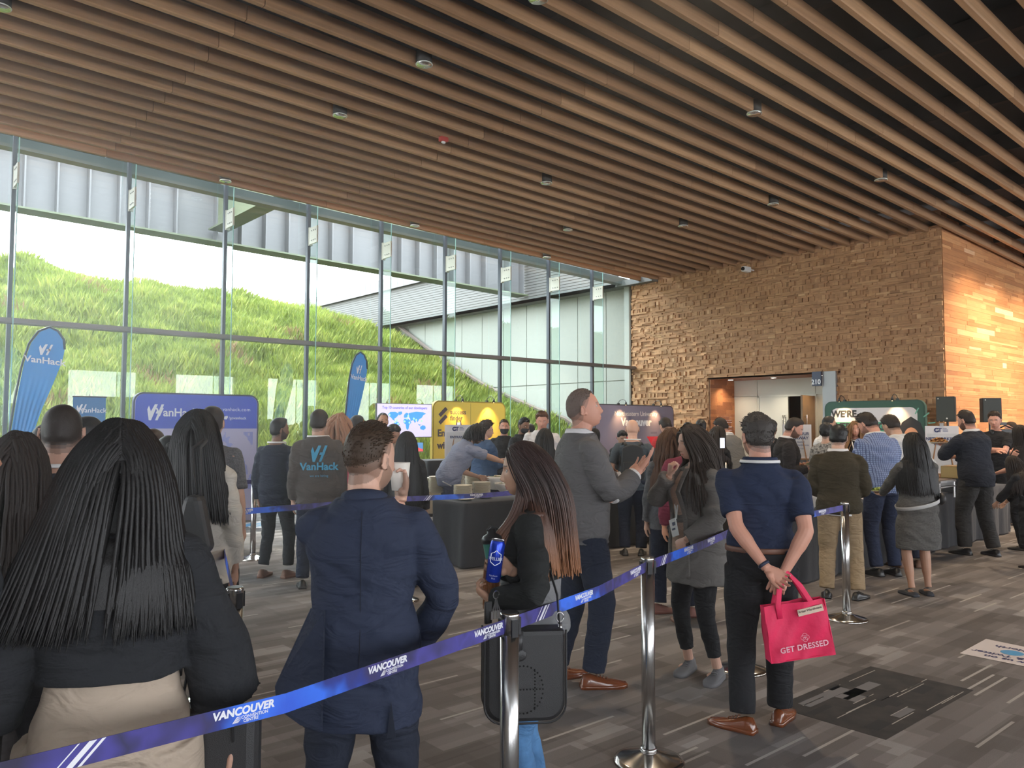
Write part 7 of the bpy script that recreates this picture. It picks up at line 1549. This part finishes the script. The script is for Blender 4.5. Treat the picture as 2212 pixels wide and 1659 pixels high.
mb = MB(); text_on(mb, 'Artist Warehouse', .017, (.072, -.049, H_-.041), (1, 0, .10), (-.10, 0, 1)); mb.build('tape_writing', M('pen', (.12, .08, .08), .6), t)
mb = MB(); text_on(mb, 'GET DRESSED', .040, (.01, -.062, .065), (1, 0, .04), (0, 0, 1), bold=.0007, spacing=1.05, extrude=.0004); mb.build('lettering', M('print_pale', (.75, .45, .50), .6), t)
mb = MB()
for k in range(4): an = k*PI/2; mb.tube([(.02+.010*math.cos(an)+.012*math.cos(a), -.062, .112+.010*math.sin(an)+.012*math.sin(a)) for a in np.linspace(0, 2*PI, 13)], .0009, 4)
mb.build('flower_mark', M('print_pale'), t)
# black bag on the shoulder of the cream blazer, tote of the nearest woman, backpack
def slouch(x, y, dep, w_, h_, d_, label, name='shoulder_bag', strap=None, yaw=0, mat_=None, topw=None):
    p = ond(x, y, dep); t = empty(name, p, TH-PI/2+yaw, label=label, cat='bag')
    mb = MB(); mb.poly([(a, -d_/2, z) for a, z in bagsec(w_, h_, d_, min(w_, h_)*.22, topw=topw)], d_, (0, 1, 0)); mb.build('bag_body', mat_ or leather, t, bevel=d_*.3)
    if strap:
        for q in strap: mb = MB(); mb.tube(q, [(.010, .003)]*len(q), 8, up=(0, 1, 0)); mb.build('strap', mat_ or leather, t, smooth=True)
    return t
slouch(418, 1195, 4.12, .20, .30, .10, 'black slouchy shoulder bag on the cream blazer', yaw=-.1, topw=.08, strap=[[(.01, 0, .29), (-.02, .02, .42), (-.045, .05, .54), (-.02, .12, .58)], [(.03, 0, .29), (.02, .02, .42), (.0, .05, .54), (-.0, .12, .58)]])
slouch(460, 1815, 2.22, .24, .36, .09, 'large black tote hanging low beside the beige trousers', 'tote_bag', yaw=.1, strap=[[(-.09, -.05, .28), (-.07, -.05, .42), (-.055, -.03, .56), (-.04, .0, .72)], [(.06, -.05, .28), (.05, -.04, .42), (.03, -.02, .56), (-.0, .02, .70)]])
t = empty('backpack', world('m28', (0, -.20, .98)), PP['m28']['az']-PI/2, label='black backpack on the back of the bald person', cat='backpack')
mb = MB(); mb.poly([(a, -.09, z) for a, z in bagsec(.30, .40, .16, .06, topw=.26)]+[(a*.13, -.09, .40+.05*math.cos(a*1.5)) for a in (.9, .5, 0, -.5, -.9)], .16, (0, 1, 0)); mb.build('pack_body', M('pack', (.012, .013, .015), .7), t, bevel=.04)
mb = MB(); mb.poly([(a, -.13, z+.03) for a, z in bagsec(.24, .2, .05, .05)], .06, (0, 1, 0)); mb.build('front_pocket', M('pack'), t, bevel=.015)
for s in (-1, 1): mb = MB(); mb.tube([(s*.10, .07, .10), (s*.15, .12, .25), (s*.13, .15, .42), (s*.10, .08, .47), (s*.08, .04, .42)], [(.026, .006)]*5, 8, up=(1, 0, 0)); mb.build('shoulder_strap', M('pack'), t, smooth=True)
# plates with food held in the hands
food_y = M('food_pasta', (.45, .22, .06), .6); food_m = [M('leaf_green'), M('leaf_dark'), food_y]
def held_plate(pos, label, mats_, n=90, sc=1.0, amp=.03):
    t = empty('plate_of_food', tuple(pos), label=label, cat='plate'); t.scale = (sc,)*3
    put('plate', plate_me, t); mb = MB(); leaf_blob(mb, n, .088, .016, amp); mb.build('food', mats_, t)
held_plate(world('m37', (.06, .34, 1.155)), 'cream plate of green salad held by the bearded person in black suit', salad)
held_plate(world('m47', (-.02, .52, 1.325)), 'plate piled with yellow food held high by the dark suit man', [food_y, food_y, M('leaf_red')], 150, 1.15, .05)
held_plate(world('w46', (-.17, .53, 1.065)), 'plate with pale green salad carried by the grey dress woman', [M('lettuce', (.35, .45, .08), .5), M('leaf_green'), M('lettuce')], 80, .9, .03)
# waist bag of the grey dress
g_ = PP['w46']; s_ = g_['s']; t = empty('waist_bag', g_['P'], g_['az']-PI/2, label='small round waist bag with a wide white strap over the grey dress', cat='bag')
mb = MB(); rx, ry, oy = g_['trow'](1.0, .042)
mb.tube([tuple(g_['bend']((rx*math.cos(a)*1.02, oy+ry*math.sin(a)*1.08, .985+.055*math.cos(a-.2)))*s_) for a in np.linspace(0, 2*PI, 37)], [(.020, .003)]*37, 8, up=(0, 0, 1)); mb.build('strap', M('strap_white', (.42, .41, .40), .5), t, smooth=True)
mb = MB(); mb.ell(tuple(Vector((rx+.03, -.03, 1.04))*s_), (.035, .07, .06)); mb.build('pouch', leather, t, smooth=True)
lg = empty('satchel', ond(2001, 1072, 8.9), label='rust coloured leather satchel hanging behind the grey dress', cat='bag')
mb = MB(); mb.poly([(a, 0, z-.14) for a, z in bagsec(.11, .26, .08, .05)], .08, (0, 1, 0)); mb.build('satchel_body', M('rust_leather', (.32, .07, .02), .45), lg, bevel=.015)
mb = MB(); mb.tube([(0, .04, .10), (-.03, .06, .35), (-.10, .1, .6)], [(.010, .003)]*3, 8, up=(0, 1, 0)); mb.build('strap', M('rust_leather'), lg)
vc = empty('video_camera', ond(2172, 935, 13.1), TH-PI/2, label='black video camera with a hooded light held near the plank wall', cat='camera')
mb = MB(); mb.box((0, 0, 0), (.26, .14, .12)); mb.tube([(-.13, 0, 0), (-.25, 0, 0)], .055, 14); mb.build('camera_body', blackp, vc, bevel=.01)
mb = MB(); mb.tube([(-.12, 0, .07), (0, 0, .12), (.12, 0, .07)], .012, 8); mb.box((-.05, 0, .15), (.10, .08, .05)); mb.build('handle', blackp, vc)
ph = empty('smartphone', ond(1560, 957, 9.8), TH-PI/2+.2, label='phone with glowing white screen held in front of the wood reveal', cat='phone')
mb = MB(); mb.box((0, 0, 0), (.07, .008, .14)); mb.build('phone_body', blackp, ph, bevel=.003); mb = MB(); mb.box((0, -.005, 0), (.06, .002, .12)); mb.build('phone_screen', M('phone_scr', (.6, .6, .65), .3, emit=(.8, .85, .95), estr=.9), ph)
cdl = empty('candle', ond(1568, 1003, 10.3), label='small lit candle glow behind the shoulder of the navy t-shirt man', cat='candle')
mb = MB(); mb.tube([(0, 0, -.05), (0, 0, 0)], .012, 12); mb.build('wax', white_c, cdl); mb = MB(); mb.lathe([(0, 0), (.006, .006), (.005, .014), (0, .026)], seg=10); mb.build('flame', M('flame', (1, .6, .2), emit=(1, .55, .2), estr=6), cdl)
# lock of hair falling in front of the shoulder of the woman with the can
wc = PP['w2']; s_ = wc['s']; mb = MB(); rr = random.Random(9)
for k in range(330):
    j = rr.uniform(-1, 1)*1.7; q = rr.uniform(-1, 1)*1.5; e_ = rr.uniform(-.09, .06)
    HCv = wc['HC']/s_
    pts = [HCv+wc['HR'] @ Vector((-.078-.004*q, .0+.02*j, -.01)), HCv+wc['HR'] @ Vector((-.078, -.005+.022*j, -.09)), Vector((-.105+.01*q, .035+.03*j, 1.43)), Vector((-.13+.012*q, .115+.028*j, 1.34)), Vector((-.135+.012*q, .150+.022*j, 1.24)), Vector((-.13, .165+.018*j, 1.13+e_))]
    P3 = []
    for a, b_ in zip(pts, pts[1:]): P3 += [a.lerp(b_, t) for t in (0, .33, .66)]
    P3.append(pts[-1]); P3 = [P3[0]]+[(P3[i-1]+P3[i]+P3[i+1])/3 for i in range(1, len(P3)-1)]+[P3[-1]]
    n = len(P3); mb.tube([p*s_ for p in P3], [.0032 if i < n-4 else .0032*max(.2, (n-1-i)/4) for i in range(n)], 5, cap=False)
mb.build('hair_lock', omb, wc['root'], smooth=True)
# seams of the navy suit back
s_ = n1['s']; mb = MB(); pts = []
for z in np.linspace(1.455, .74, 22): rx, ry, oy = n1['trow'](max(z, .86), .030); pts.append(tuple(n1['bend']((.0, oy-ry-.006-(.012*(.86-z)/.3 if z < .86 else 0), z))*s_))
mb.tube(pts, .0016, 5); seam_n = M('seam_navy', (.006, .009, .02), .9); mb.build('back_seam', seam_n, n1['root'])
mb = MB(); rx, ry, oy = n1['trow'](.86, .030); mb.poly([tuple(Vector(v)*s_) for v in ((.095, oy-ry-.020, .70), (.125, oy-ry-.018, .70), (.108, oy-ry-.016, .82))], .006, (0, -1, 0)); mb.build('jacket_vent', seam_n, n1['root'])
# ---- faint haze volume, added on the left to imitate lens veiling glare
vm = bpy.data.materials.new('glare_veil'); vm.use_nodes = True; nt = vm.node_tree
for n in list(nt.nodes): nt.nodes.remove(n)
o_ = nt.nodes.new('ShaderNodeOutputMaterial'); vs_n = nt.nodes.new('ShaderNodeVolumeScatter'); vs_n.inputs['Density'].default_value = .015; vs_n.inputs['Anisotropy'].default_value = .72
nt.links.new(vs_n.outputs[0], o_.inputs['Volume'])
mb = MB(); mb.bb((-6.8, .6, -.02), (4.6, 14.25, 6.3)); mb.build('glare_veil', vm, kind='stuff', label='faint haze volume added on the window side to imitate lens glare', cat='glare_veil')
